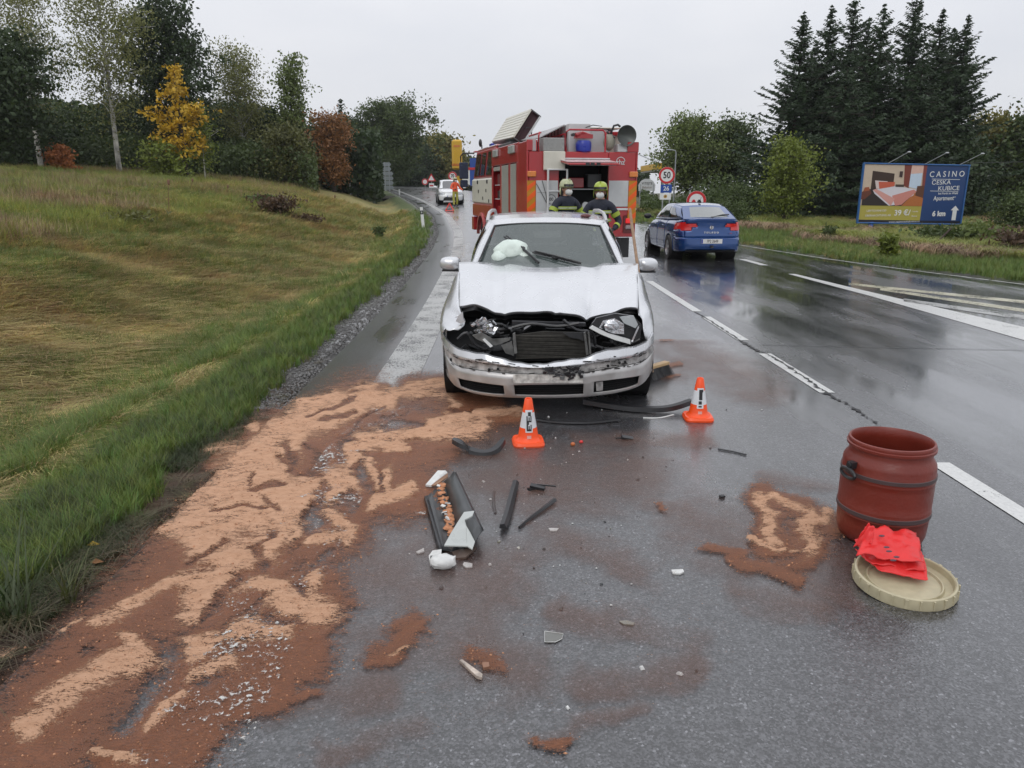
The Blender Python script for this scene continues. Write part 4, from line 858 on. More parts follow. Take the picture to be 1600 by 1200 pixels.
# pump hatch flap raised
e = MB(); e.prism([(-.50, -.02, 2.22), (.54, -.02, 2.22), (.56, -.62, 2.14), (-.48, -.62, 2.14)], (0, 0, .035)); fl = e.build('pump_hatch', RED, tk, bevel=.01)
e = MB(); e.prism([(-.44, -.10, 2.198), (.50, -.10, 2.198), (.50, -.58, 2.135), (-.44, -.58, 2.135)], (0, 0, .012)); e.build('hatch_lining', GRYW, fl)
e = MB(); e.prism([(-.50, -.03, 2.262), (.54, -.03, 2.262), (.55, -.5, 2.20), (-.48, -.5, 2.20)], (0, 0, .006)); e.build('hatch_top', mat('pale_pink_sheen', (.62, .50, .50), .25), fl)  # pale sheet on the red flap, wet sheen painted in as pink
for x_ in (-.1, .0, .12): e = MB(); e.box((x_, -.625, 2.165), (.08, .012, .05)); e.build('latch', BLK, fl)
# white rear panels with hatched strips
bxs('white_rear_panel', .56, .985, -.012, -.001, 1.34, 1.86, GRYW, bev=.004); bxs('white_rear_panel', -.98, -.52, -.012, -.001, .98, 1.86, GRYW, bev=.004)
for x0 in (-HW+.01, HW-.185):
    b_ = bxs('warning_strip', x0, x0+.175, -.016, -.002, 1.0, 1.86, YEL, bev=0)
    for k in range(5):
        z_ = .98+k*.22; P_ = [(x0, z_), (x0+.175, z_+.15), (x0+.175, z_+.26), (x0, z_+.11)]; P_ = [(a_, max(1.0, min(1.86, c_))) for a_, c_ in P_]
        e = MB(); e.prism([(a_, -.021, c_) for a_, c_ in P_], (0, .004, 0)); e.build('stripe', ORG, b_)
    bxs('marker_lamp', x0, x0+.18, -.05, -.001, 1.93, 2.04, AMB)
bxs('white_line', .54, HW, -.014, -.001, 1.27, 1.31, WM, bev=0)
bxs('header_rail', -.48, .56, -.03, -.002, 2.275, 2.30, WM, bev=.004)
bxs('tail_lamp', .95, 1.10, -.03, -.001, 1.0, 1.10, mat('red_lamp_lit', (.6, .02, .02), .2, emit=.6)); bxs('tail_lamp', .95, 1.10, -.03, -.001, .88, .96, mat('dull_lens', (.3, .25, .25), .2))
bxs('lamp_box', .90, 1.13, -.004, -.001, .80, 1.16, mat('dark_red_box', (.12, .02, .02), .4))
bxs('rear_bumper_beam', -.9, .9, .1, .3, .60, .70, BLK)
e = MB(); e.tube([(-.9, .9, .5), (.9, .9, .5)], .09, 12); e.box((0, 2.3, .62), (.8, 6.6, .18)); e.build('chassis', BLK, tk)
for sx_ in (-1, 1):
    for yy_ in (1.55, 5.55): wheel(tk, sx_*(.96), yy_, .48, .30, sx_, 8, .2, rimm=mat('wheel_red', (.25, .02, .02), .4))
    e = MB(); e.box((sx_*.95, .30, .48), (.42, .02, .42)); e.build('mud_flap', BLK, tk)
# ladder on the left rear and the cream box above
e = MB()
for x_ in (-.755, -.36): e.tube([(x_, -.10, .95), (x_, -.10, 2.08)], .022, 8)
e.build('ladder_rail', WM, tk)
for z_ in (1.05, 1.35, 1.65, 2.07): e = MB(); e.tube([(-.755, -.10, z_), (-.36, -.10, z_)], .016, 8); e.build('ladder_rung', WM, tk)
bxs('cream_roll_box', -.84, -.40, -.09, -.005, 2.06, 2.42, CRM); bxs('mesh_locker', -.84, -.40, -.02, .4, 2.42, 2.68, mat('grey_mesh', (.28, .28, .27), .5, .3, var=.3, scale=60))
bxs('grey_strip', -1.06, -.98, -.01, .1, 2.42, 2.66, mat('grey_pinkish', (.4, .33, .33), .4))
tcx = lambda x_, z_: Matrix.Translation((x_, -.0145, z_)) @ FACE_CAM
e = MB(); e.lathe([(.088, -.016), (.098, -.016)], (-.66, 0, 1.49), 'Y', 28); rg = e.build('round_emblem', BLK, tk, recalc=False); text('00', .09, BLK, rg, tcx(-.66, 1.49), bold=.001); 
for pts in (((-.86, 1.86), (-.78, 1.6), (-.74, 1.3), (-.70, 1.0)), ((-.98, 1.8), (-.86, 1.6), (-.72, 1.35)), ((-.46, 1.8), (-.42, 1.5), (-.43, 1.25))):
    e = MB(); e.tube([(a_, -.03, c_) for a_, c_ in pts], .006, 5); e.build('rear_cable', BLK, tk)
bxs('panel_seam', -.95, -.40, -.0135, -.0125, 1.62, 1.628, mat('seam_grey', (.25, .25, .25), .5), bev=0)
e = MB(); e.lathe([(.085, -.004), (.10, -.004)], (.80, 0, 2.23), 'Y', 24, a0=.2, a1=PI); o = e.build('script_emblem', GRYW, tk, recalc=False)
text('thz', .14, GRYW, o, Matrix.Translation((.80, -.006, 2.22)) @ FACE_CAM, bold=.002)
# roof gear
RR = mat('rail_red', (.40, .02, .03), .35)
for pts in (((-.93, -.0, 2.42), (-.93, 0, 2.72), (-.9, .05, 2.78), (-.84, .2, 2.79), (-.84, 1.2, 2.79)), ((-.36, .0, 2.42), (-.36, 0, 2.80), (-.30, 0, 2.84), (.40, 0, 2.84), (.46, .0, 2.78), (.46, 0, 2.42)), ((-.30, .3, 2.42), (-.30, .3, 2.78), (-.30, 1.4, 2.78))):
    e = MB(); e.tube(pts, .018, 8); e.build('roof_hand_rail', RR, tk, True)
bxs('long_roof_locker', -.24, .22, .25, 2.9, 2.40, 2.98, GRYW)
for k in range(9): e = MB(); e.box((-.25, .5+k*.27, 2.82), (.02, .03, .26)); e.build('locker_rib', mat('rib_grey', (.12, .12, .12), .6), tk)  # dark grey ribs along the locker side
e = MB(); e.prism([(-.78, .6, 2.72), (-.26, .5, 2.98), (-.26, 2.9, 2.98), (-.78, 2.9, 2.80)], (0, 0, -.02)); e.build('ladder_cover', mat('grey_cover', (.35, .35, .35), .5), tk)
bxs('roof_locker', .26, .72, .5, 2.6, 2.40, 2.90, GRYW); bxs('roof_locker_lid', .24, .95, .45, 2.65, 2.905, 2.935, CRM)
bxs('roof_locker', .74, 1.0, .6, 2.3, 2.40, 2.80, CRM); bxs('red_roof_box', .60, .95, .30, .6, 2.76, 2.84, RED)
bxs('strap', .68, .71, .28, .62, 2.72, 2.90, BLK)
e = MB(); e.lathe([(.10, -.13), (.155, -.10), (.16, -.02), (.16, .05), (.13, .10), (0, .10)], (.03, .10, 2.54), 'Z', 24); e.build('blue_canister', mat('blue_plastic', (.015, .03, .28), .3), tk, True)
e = MB(); e.box((.03, .12, 2.72), (.36, .14, .08)); e.tube([(-.16, .05, 2.74), (.0, .1, 2.78), (.18, .1, 2.72)], .045, 10); e.tube([(-.24, -.02, 2.74), (-.14, .06, 2.74)], .02, 8); mo = e.build('water_monitor', RED, tk, True)
e = MB(); e.lathe([(0, .05), (.09, .05), (.09, -.03), (.0, -.03)], (-.235, -.04, 2.74), 'Y', 12); e.v = [((v_[0]+.235)*.4-.235, v_[1], (v_[2]-2.74)*.35+2.74) for v_ in e.v]; e.build('nozzle', BLK, mo)
e = MB(); e.tube([(.1, .2, 2.9), (.25, .2, 2.95), (.45, .2, 2.93), (.3, .2, 2.86)], .01, 6); e.build('dark_cable', BLK, tk)
e = MB(); e.lathe([(0, .10), (.12, .09), (.19, .02), (.205, -.02), (.195, -.02), (.17, .02), (0, .05)], (.90, -.02, 2.74), 'Y', 28); e.build('searchlight', mat('lamp_grey', (.07, .075, .07), .35, .4), tk, True, sharp=60)
e = MB(); e.tube([(.60, .1, 2.75), (.60, .06, 2.82), (.64, .03, 2.93), (.72, .02, 2.95), (.77, .0, 2.91)], .022, 8); e.tube([(.52, .1, 2.82), (.6, .08, 2.75), (.68, .05, 2.70)], .022, 8); e.build('searchlight_arm', BLK, tk, True)
e = MB(); e.ell((.58, .12, 2.62), (.12, .12, .17), 16, 10); e.build('beige_tank', mat('olive_grey_plastic', (.25, .24, .19), .5), tk, True)
bxs('white_light_box', .74, 1.05, .02, .3, 2.42, 2.58, GRYW)
# raised slatted locker lid on the front roof, from measured corners
rb, rt_, fb = [TI @ Vector(p_) for p_ in (A(802, 215, 17.5), A(830.5, 170, 17.6), A(768.6, 222, 20.9))]
up = rt_-rb; al_ = (fb-rb); nrm = up.cross(al_).normalized()
if nrm.x < 0: nrm = -nrm
wt_l = nrm*.27
lid = MB(); 
lid.prism([rb, rt_, rt_+al_, rb+al_], nrm*.02); lb_ = lid.build('raised_lid', CRM, tk)
for k in range(9):
    a_ = rb+up*(k/9+.01); c_ = rb+up*((k+1)/9-.015); e = MB(); e.prism([a_, c_, c_+al_, a_+al_], -nrm*.014); e.build('slat', CRM, lb_)
GD = mat('lid_side_grey', (.09, .09, .095), .5)
e = MB(); e.prism([rb, rb+al_, rb+al_+wt_l, rb+wt_l], up*.03); e.prism([rt_, rt_+al_, rt_+al_+wt_l, rt_+wt_l], -up*.03); e.build('lid_side', GD, lb_)
e = MB(); e.prism([rb+al_, rt_+al_, rt_+al_+wt_l, rb+al_+wt_l], -al_*.02); e.build('lid_end', GD, lb_)
e = MB(); e.prism([rb+al_*.03, rt_+al_*.03, rt_+al_*.03+wt_l, rb+al_*.03+wt_l], al_*.01); e.build('lid_end_shade', mat('lid_maroon', (.05, .015, .02), .6), lb_)  # dark panel filling the open end, stands in for the shaded interior
e = MB(); e.prism([rb+up*.05+nrm*.05, rt_-up*.05+nrm*.05, rt_-up*.05+nrm*.05+al_*.97, rb+up*.05+nrm*.05+al_*.97], nrm*.01); e.build('lid_lining', mat('lid_maroon', (.05, .015, .02), .6), lb_)
e = MB(); e.prism([rb+wt_l*.9, rt_+wt_l*.9, rt_+wt_l*1.0, rb+wt_l*1.0], al_*.03); e.prism([rt_+wt_l*.95, rt_+wt_l*1.05, rb+wt_l*1.05, rb+wt_l*.95], al_*.015); e.build('lid_edge', WM, lb_)
e = MB(); s_ = rb+up*.45+nrm*.12; e.tube([s_, s_+Vector((.16, .05, .02)), TI @ A(829, 222, 17.9)], .014, 6); e.build('lid_prop', BLK, tk)
bxs('lid_plinth', -1.0, -.2, 2.4, 3.85, 2.40, 2.75, GD)
# side: compartments, shutters, cab
bxs('compartment_back', -.6, -.57, .82, 3.8, .98, 2.23, mat('compartment_maroon', (.10, .015, .02), .5))
def shutter(y0, y1):
    o = bxs('roller_shutter', -HW+.012, -HW+.03, y0, y1, 1.02, 2.22, SHUT, bev=0)
    e = MB()
    for k in range(30): e.box((-HW+.010, (y0+y1)/2, 1.04+k*.04), (.010, y1-y0-.02, .030))
    q = e.build('shutter_slats', SHUT, o); q['kind'] = 'stuff'; return o
shutter(1.0, 1.62); o = shutter(1.82, 2.62); bxs('shutter_handle', -HW-.01, -HW+.005, 2.0, 2.3, 1.04, 1.08, BLK)
for y0, y1 in ((.805, .98), (1.64, 1.80), (2.64, 2.76), (3.72, 3.85)): bxs('side_post', -HW, -HW+.04, y0, y1, .98, 2.24, RED)
bxs('rolled_shutter', -HW+.02, -HW+.14, 2.78, 3.70, 2.12, 2.22, SHUT)
for z_ in (1.45, 1.78): bxs('shelf', -HW+.05, -.6, 2.78, 3.70, z_, z_+.02, WM)
for i, (y0, y1, z0, z1, m_) in enumerate(((2.9, 3.2, 1.0, 1.4, BLK), (3.3, 3.6, 1.0, 1.3, RED), (2.9, 3.3, 1.47, 1.70, GRYW), (3.35, 3.6, 1.47, 1.66, BLK), (2.85, 3.6, 1.8, 2.05, mat('kit_maroon', (.12, .03, .03), .5)))): bxs('stowed_kit', -HW+.1, -.65, y0, y1, z0, z1, m_)
for y_ in (1.35, 3.2): bxs('side_lamp_box', -HW-.05, -HW-.001, y_-.28, y_+.28, 2.44, 2.60, mat('side_lamp', (.40, .42, .40), .3, coat=.5))
# cab
bxs('cab_lower', -1.15, 1.15, 3.92, 7.1, .95, 1.32, RED, bev=.03); cb = bxs('cab_cream_band', -1.16, 1.16, 3.93, 7.11, 1.32, 1.98, CRM, bev=.04)
e = MB(); P_ = [(-1.13, 3.95, 1.98), (-1.13, 7.0, 1.98), (-1.05, 6.8, 2.72), (-1.05, 3.95, 2.72)]; e.add([p_ for p_ in P_]+[(-p_[0], p_[1], p_[2]) for p_ in P_], [(0, 1, 2, 3), (7, 6, 5, 4), (0, 4, 5, 1), (1, 5, 6, 2), (2, 6, 7, 3), (3, 7, 4, 0)]); e.build('cab_upper', RED, tk, bevel=.03)
e = MB(); e.box((0, 5.35, 2.755), (2.06, 2.8, .06)); e.build('cab_roof', mat('roof_sheen_pink', (.55, .25, .26), .2, coat=1), tk, bevel=.02); bxs('sun_visor', -1.1, 1.1, 6.85, 7.15, 2.72, 2.76, RED)  # cab roof: sky sheen on the wet red put into its pink colour
bxs('light_bar', -.8, .8, 5.9, 6.2, 2.79, 2.92, mat('blue_beacon', (.01, .04, .4), .15, coat=1))
for i, (y0, y1) in enumerate(((4.15, 4.85), (5.15, 5.75), (5.95, 6.75))):
    e = MB(); e.prism([(-1.138, y0, 2.06), (-1.138, y1, 2.06), (-1.066, y1-.03, 2.64), (-1.066, y0, 2.64)], (-.008, 0, 0)); e.build('cab_window', GLS, tk)
for y_ in (4.5, 6.0): bxs('cab_handle', -1.18, -1.155, y_, y_+.12, 1.84, 1.94, BLK)
for y_, z_ in ((4.7, 1.62), (5.9, 1.6), (5.2, 1.42), (4.3, 1.36)): bxs('cab_fitting', -1.175, -1.157, y_, y_+.07, z_, z_+.09, BLK)
e = MB(); e.lathe([(.52, -1.19), (.60, -1.19), (.60, -1.1)], (0, 5.55, .48), 'X', 20, a0=0, a1=PI); e.build('wheel_arch', mat('arch_pink_red', (.5, .12, .12), .3), tk, recalc=False)
e = MB(); e.tube([(-1.1, 6.95, 2.70), (-1.42, 7.05, 2.70), (-1.48, 7.08, 2.62), (-1.48, 7.08, 1.9), (-1.1, 7.0, 1.75)], .022, 8); mr_ = e.build('mirror_arm', BLK, tk, True)
e = MB(); e.box((-1.40, 7.04, 2.22), (.26, .08, .46)); e.box((-1.40, 7.04, 1.86), (.22, .08, .2)); e.build('cab_mirror', mat('mirror_blue_black', (.02, .03, .06), .25), mr_, bevel=.02)
bxs('cab_step', -1.14, -.9, 4.1, 4.8, .5, .92, RED); bxs('front_bumper', -1.15, 1.15, 6.9, 7.25, .55, .93, RED)
e = MB(); e.ell((-.93, 6.9, 2.98), (.05, .07, .11)); e.tube([(-.9, 6.8, 2.75), (-.9, 6.85, 2.92)], .02); e.build('roof_horn', BLK, tk, True)

# ------------------------------------------------------------------ people
NAVY = mat('turnout_navy', (.012, .015, .028), .75, var=.35, scale=14, bump=.8, bscale=25)
SKIN = mat('skin', (.42, .23, .16), .5, var=.08); HIV = mat('hi_vis_yellow', (.30, .38, .04), .5, emit=0); REFL = mat('reflective_grey', (.5, .52, .5), .3, .3)
MASKM = mat('white_mask', (.62, .62, .60), .7, bump=.4); HAIRM = mat('dark_hair', (.03, .02, .015), .7)
def skin_body(name, J, E_, R__, mats, matf, parent, sub=2):
    me = bpy.data.meshes.new(name); me.from_pydata([Vector(p) for p in J], E_, []); o = bpy.data.objects.new(name, me); COL.objects.link(o)
    bm = bmesh.new(); bm.from_mesh(me); ly = bm.verts.layers.skin.verify(); bm.verts.ensure_lookup_table()
    for i, v_ in enumerate(bm.verts): v_[ly].radius = (R__[i][0], R__[i][1]) if isinstance(R__[i], tuple) else (R__[i], R__[i]); v_[ly].use_root = (i == 0)
    bm.to_mesh(me); bm.free(); o.modifiers.new('k', 'SKIN').use_smooth_shade = True; q = o.modifiers.new('s', 'SUBSURF'); q.levels = q.render_levels = sub
    dg = bpy.context.evaluated_depsgraph_get(); m2 = bpy.data.meshes.new_from_object(o.evaluated_get(dg)); bpy.data.objects.remove(o)
    m2.materials.clear(); o = link(name, m2, parent, mats)
    if matf:
        for p in m2.polygons: p.material_index = matf(p.center)
    return o
def person(label, loc, rz, handL, handR, elbL, elbR, headyaw=0, helm=None, bands=True, coat=NAVY, legs=NAVY, step=.10, group=None, scale=1, mask=True, crouch=0):
    r = thing('person', label, 'person', loc, rz, group); r.scale = (scale,)*3
    J = [(0, 0, .98), (0, .01, 1.15), (0, .01, 1.35), (0, 0, 1.48), (0, -.01, 1.56),                 # pelvis .. neck
         (-.11, 0, .92), (-.13, -.02, .50), (-.14, .02, .09), (-.14, -.15, .05), (.11, 0, .92), (.13, -.02, .50), (.14, .02, .09), (.14, -.15, .05),
         (-.20, 0, 1.42), elbL, handL, (.20, 0, 1.42), elbR, handR, (0, -.015, 1.66), (0, -.01, 1.74)]
    J = [list(j) for j in J]
    for k in (7, 8): J[k][1] -= step
    for k in (11, 12): J[k][1] += step*.6
    E_ = [(0, 1), (1, 2), (2, 3), (3, 4), (0, 5), (5, 6), (6, 7), (7, 8), (0, 9), (9, 10), (10, 11), (11, 12), (3, 13), (13, 14), (14, 15), (3, 16), (16, 17), (17, 18), (4, 19), (19, 20)]
    Rr_ = [(.17, .13), (.165, .125), (.185, .13), (.13, .11), .065, .105, .085, .06, (.055, .04), .105, .085, .06, (.055, .04), .085, .062, .04, .085, .062, .04, (.085, .10), (.08, .095)]
    fc = lambda c: 1 if c.z > 1.55 else (2 if c.z < .13 else (3 if c.z < .95 else 0))
    b = skin_body('body', J, E_, Rr_, [coat, SKIN, BLK, legs], fc, r)
    Hd = Matrix.Translation((0, -.02, 1.67)) @ Matrix.Rotation(headyaw, 4, 'Z')
    for sx_ in (-1, 1):
        e = MB(); e.ell((sx_*.036, -.098, .01), (.014, .008, .008), 8, 6); e.build('eye', mat('eye_dark', (.03, .02, .02), .3), r, True, xf=Hd)
        e = MB(); e.ell((sx_*.088, 0, -.01), (.012, .022, .034), 8, 6); e.build('ear', SKIN, r, True, xf=Hd)
    e = MB(); e.ell((0, -.108, -.022), (.015, .02, .026), 8, 6); e.build('nose', SKIN, r, True, xf=Hd)
    e = MB(); e.ell((0, -.100, -.065), (.03, .008, .007), 8, 6); e.build('mouth', mat('lips', (.35, .12, .10), .5), r, True, xf=Hd)
    if mask: e = MB(); e.ell((0, -.075, -.055), (.073, .062, .062), 16, 10); e.build('face_mask', MASKM, r, True, xf=Hd)
    if helm:
        e = MB(); prof = [(.004, .165), (.06, .158), (.105, .13), (.128, .08), (.135, .03), (.137, .0)]; e.lathe(prof, (0, .01, .0), 'Z', 26); e.v = [(v_[0]*.93, v_[1]*1.08, v_[2]*.95+.03) for v_ in e.v]
        e.lathe([(.127, .03), (.13, -.05), (.122, -.10)], (0, .01, 0), 'Z', 20, a0=R_(0), a1=R_(180)); e.box((0, .005, .17), (.03, .22, .03)); h_ = e.build('helmet', helm, r, True, xf=Hd, solid=.006)
        e = MB(); e.lathe([(.132, .045), (.133, .09)], (0, .0, 0), 'Z', 14, a0=R_(210), a1=R_(330)); e.build('visor', mat('visor_dark', (.02, .02, .025), .08, coat=1), h_, True, xf=Hd @ Matrix.Scale(1.1, 4, (0, 1, 0)), recalc=False)
        e = MB(); e.lathe([(.10, -.16), (.115, -.10), (.118, -.02)], (0, .015, 0), 'Z', 18, a0=R_(-20), a1=R_(200)); e.build('neck_guard', BLK, h_, True, xf=Hd, recalc=False)
    else:
        e = MB(); e.ell((0, .015, .04), (.097, .112, .09), 16, 10); e.build('hair', HAIRM, r, True, xf=Hd)
    # hands with fingers
    for nm, el_, ha in (('left', elbL, handL), ('right', elbR, handR)):
        d = (Vector(ha)-Vector(el_)).normalized(); s_ = d.cross(Vector((0, 1, .2))).normalized(); n_ = d.cross(s_).normalized(); h0 = Vector(ha)+d*.01
        HJ = [h0, h0+d*.045, h0+d*.085]; HE = [(0, 1), (1, 2)]; HR = [(.024, .028), (.03, .02), (.028, .016)]
        for k, (o_, ln) in enumerate(((-.030, .058), (-.010, .068), (.010, .064), (.030, .050))):
            i0 = len(HJ); HJ += [h0+d*.09+s_*o_, h0+d*(.09+ln*.5)+s_*o_*1.15+n_*.006, h0+d*(.09+ln*.9)+s_*o_*1.15+n_*.026]; HE += [(2, i0), (i0, i0+1), (i0+1, i0+2)]; HR += [.0095, .0088, .0075]
        i0 = len(HJ); HJ += [h0+d*.03-s_*.036, h0+d*.07-s_*.056+n_*.01]; HE += [(1, i0), (i0, i0+1)]; HR += [.011, .009]
        skin_body('hand', HJ, HE, HR, [mat('work_glove', (.03, .03, .035), .7) if helm else SKIN], None, r, 1)
    if bands:
        for z_, rx, ry in ((1.325, .225, .155), (1.18, .205, .165), (1.02, .215, .175), (.22, 0, 0)):
            if rx:
                e = MB(); e.lathe([(1, -.028), (1.02, 0), (1, .028)], (0, .01, 0), 'Z', 24); e.v = [(v_[0]*rx, v_[1]*ry, v_[2]+z_) for v_ in e.v]; o = e.build('reflective_band', HIV, r, True, recalc=False)
                e = MB(); e.lathe([(1.02, -.010), (1.03, .010)], (0, .01, 0), 'Z', 24); e.v = [(v_[0]*rx, v_[1]*ry, v_[2]+z_) for v_ in e.v]; e.build('band_centre', REFL, o, True, recalc=False)
        for sh_, el_ in (((-.20, 0, 1.42), elbL), ((.20, 0, 1.42), elbR)):
            a_, b_ = Vector(sh_), Vector(el_); d = b_-a_; e = MB(); e.tube([a_+d*.38, a_+d*.62], [.088, .078], 14, cap=False); e.build('upper_sleeve_band', HIV, r, True, recalc=False)
        for el_, ha in ((elbL, handL), (elbR, handR)):
            a_, b_ = Vector(el_), Vector(ha); d = b_-a_; e = MB(); e.tube([a_+d*.42, a_+d*.60], [.064, .058], 14, cap=False); e.build('sleeve_band', HIV, r, True, recalc=False)
        for x_ in (-.14, .14): e = MB(); e.lathe([(.082, .20), (.082, .25)], (x_, (-step if x_ < 0 else step*.6)*.8, 0), 'Z', 16); e.build('leg_band', HIV, r, True, recalc=False)
    return r
person('firefighter in pale cream helmet and white mask, left of the open pump hatch', (1.02, 14.35, .02), R_(25), (-.12, -.36, 1.13), (.30, -.34, 1.12), (-.36, -.05, 1.16), (.38, -.02, 1.14), headyaw=.1, helm=mat('cream_helmet', (.40, .42, .24), .3, coat=.5), group=None, scale=1.0)
person('firefighter in yellow helmet with red shoulder patch, in front of the pump hatch', (1.56, 13.4, .0), R_(-8), (-.22, -.30, 1.05), (.25, -.22, 1.02), (-.35, -.02, 1.12), (.36, .02, 1.14), headyaw=-.05, helm=mat('yellow_helmet', (.33, .42, .02), .3, coat=.5), scale=.98)
p = person('traffic warden in orange jacket and yellow trousers standing before the white car', (-3.62, 48.5, float(Rz(48.5))), R_(30), (-.20, -.30, 1.10), (.42, -.25, 1.05), (-.34, -.04, 1.15), (.38, -.02, 1.13), helm=mat('cream_helmet', (.6, .6, .3), .3), coat=mat('orange_jacket', (.75, .10, .03), .6), legs=mat('dark_yellow_trousers', (.35, .33, .06), .7), bands=False, scale=.97)

# ------------------------------------------------------------------ cones
CONE = mat('cone_orange', (.90, .085, .01), .38, var=.05); CW = mat('cone_white', (.68, .70, .72), .35, var=.05)
def cone(x, y, rz, label, glyph, h=.318):
    r = thing('traffic_cone', label, 'traffic cone', (x, y, 0), rz, 'small orange cones set out in front of the crash')
    e = MB()
    def sq(s, z, n=32, pw=5): return [(s*math.copysign(abs(math.cos(2*PI*k/n))**(2/pw), math.cos(2*PI*k/n)), s*math.copysign(abs(math.sin(2*PI*k/n))**(2/pw), math.sin(2*PI*k/n)), z) for k in range(n)]
    L_ = [sq(.107, .0), sq(.109, .012), sq(.104, .022), sq(.100, .03)]; v = [p_ for q in L_ for p_ in q]; f = [(i*32+k, i*32+(k+1) % 32, (i+1)*32+(k+1) % 32, (i+1)*32+k) for i in range(3) for k in range(32)]; f += [tuple(range(96, 128))]
    e.add(v, f); e.build('cone_base', CONE, r, True)
    rad = lambda z: float(np.interp(z, [.03, .045, .06, h], [.092, .074, .068, .024]))
    e = MB(); zs = [.028, .035, .045, .06, .12]; e.lathe([(rad(z), z) for z in zs]+[(rad(.12)-.002, .121), (rad(.225)-.002, .224), (rad(.225), .225), (rad(h-.004), h-.004), (.021, h), (.016, h-.002), (.014, h-.03)], n=32); e.build('cone_body', CONE, r, True)
    e = MB(); e.lathe([(rad(.12)-.0003, .12), (rad(.225)-.0003, .225)], n=32); e.build('white_collar', CW, r, True)
    # number sticker wrapped on the front
    def front(u, z, out): a_ = -PI/2+u/rad(z); return ((rad(z)+out)*math.cos(a_), (rad(z)+out)*math.sin(a_), z)
    def patch(name, u0, u1, z0, z1, out, m_): e = MB(); e.grid([[front(u, z, out) for u in np.linspace(u0, u1, 7)] for z in np.linspace(z0, z1, 7)]); return e.build(name, m_, r, True)
    patch('number_sticker', -.024, .024, .095, .245, .002, CW)
    for (u0, u1, z0, z1) in glyph: o = patch('number_stroke', u0, u1, z0, z1, .004, BLK)
    patch('maker_label', -.014, .014, .055, .075, .003, mat('label_pinkish', (.7, .35, .3), .5))
    return r
B_ = [(-.016, .016, .105, .118), (-.016, -.006, .118, .148), (-.003, .004, .118, .140), (.009, .016, .118, .148), (-.016, .016, .165, .175), (-.016, -.008, .175, .205), (-.003, .004, .172, .198), (.009, .016, .172, .205), (-.006, .012, .205, .232), (-.016, .0, .148, .165)]
cone(.11, 4.74, R_(4), 'orange cone left of centre, with blocky number sticker, before the black curved trim', B_)
cone(1.40, 5.30, R_(-3), 'orange cone at the right end of the long black bumper strip', [(-.012, .010, .105, .116), (-.012, .010, .126, .150), (-.010, .013, .158, .235), (.0, .018, .215, .235)], .316)

# ------------------------------------------------------------------ barrel, lid, bag, broom
BR = mat('barrel_red_brown', (.165, .024, .014), .36, var=.18, scale=6, bump=.15, bscale=50)
bc = (1.83, 3.36); r = thing('plastic_barrel', 'open red-brown plastic barrel with black handles beside the dashed line', 'barrel', (bc[0], bc[1], 0), R_(0))
k_ = .96
pr = [(0, .0), (.17, .0), (.192, .012), (.203, .05), (.207, .10), (.207, .135), (.210, .138), (.2105, .142), (.209, .147), (.2125, .150), (.2125, .158), (.2125, .176), (.2105, .181), (.212, .186), (.2105, .190), (.211, .24), (.211, .30), (.2105, .325), (.2125, .328), (.211, .334), (.2115, .340), (.213, .346), (.2125, .365), (.210, .372), (.209, .400), (.206, .415), (.190, .440), (.186, .455), (.186, .476), (.199, .480), (.200, .492), (.194, .496), (.196, .505), (.192, .514), (.185, .516), (.181, .512), (.180, .46), (.196, .40), (.203, .30), (.203, .08), (.19, .025), (0, .02)]
S_ = lambda P_: [(a_*.985, b_*.985) for a_, b_ in P_]
e = MB(); e.lathe(S_(pr), n=72); e.build('barrel_body', BR, r, True, sharp=50)
for z0, z1 in ((.345, .366), (.151, .174)):
    e = MB(); e.lathe(S_([(.2123, z0), (.2150, z0+.002), (.2150, z1-.002), (.2123, z1)]), n=72); e.build('barrel_band', mat('grey_brown_band', (.07, .045, .045), .5), r, True, recalc=False)
for a_ in (R_(197), R_(17)):
    M = Matrix.Rotation(a_, 4, 'Z') @ Matrix.Translation((.215, 0, .385))
    e = MB(); n_ = 20; e.tube([(.022+.006*math.cos(2*PI*k/n_), .052*math.cos(2*PI*k/n_), -.028+.022*math.sin(2*PI*k/n_)) for k in range(n_+1)], .0085, 8); e.box((.004, 0, .012), (.03, .034, .03)); e.lathe([(0, .026), (.013, .026), (.015, .0)], (0, -.0, .012), 'X', 14); e.build('barrel_handle', BLK, r, True, xf=M)
LDM = mat('khaki_lid', (.45, .40, .265), .45, var=.15, scale=20)
r = thing('barrel_lid', 'khaki screw lid lying upside down in front of the barrel', 'lid', (1.70, 2.87, .0), R_(20)); r.rotation_euler = (R_(3), R_(-2), R_(20)); r.location.z = .012
e = MB(); e.lathe([(0, .012), (.14, .012), (.145, .022), (.150, .022), (.155, .010), (.168, .012), (.185, .018), (.188, .046), (.193, .05), (.200, .046), (.207, .006), (.205, .0), (0, .0)], n=72); e.build('lid_disc', LDM, r, True, sharp=40)
for k in range(24):
    a_ = 2*PI*k/24; e = MB(); e.box((.205, 0, .024), (.006, .006 if k % 3 else .012, .042)); e.build('lid_rib', LDM, r, xf=Matrix.Rotation(a_, 4, 'Z'))
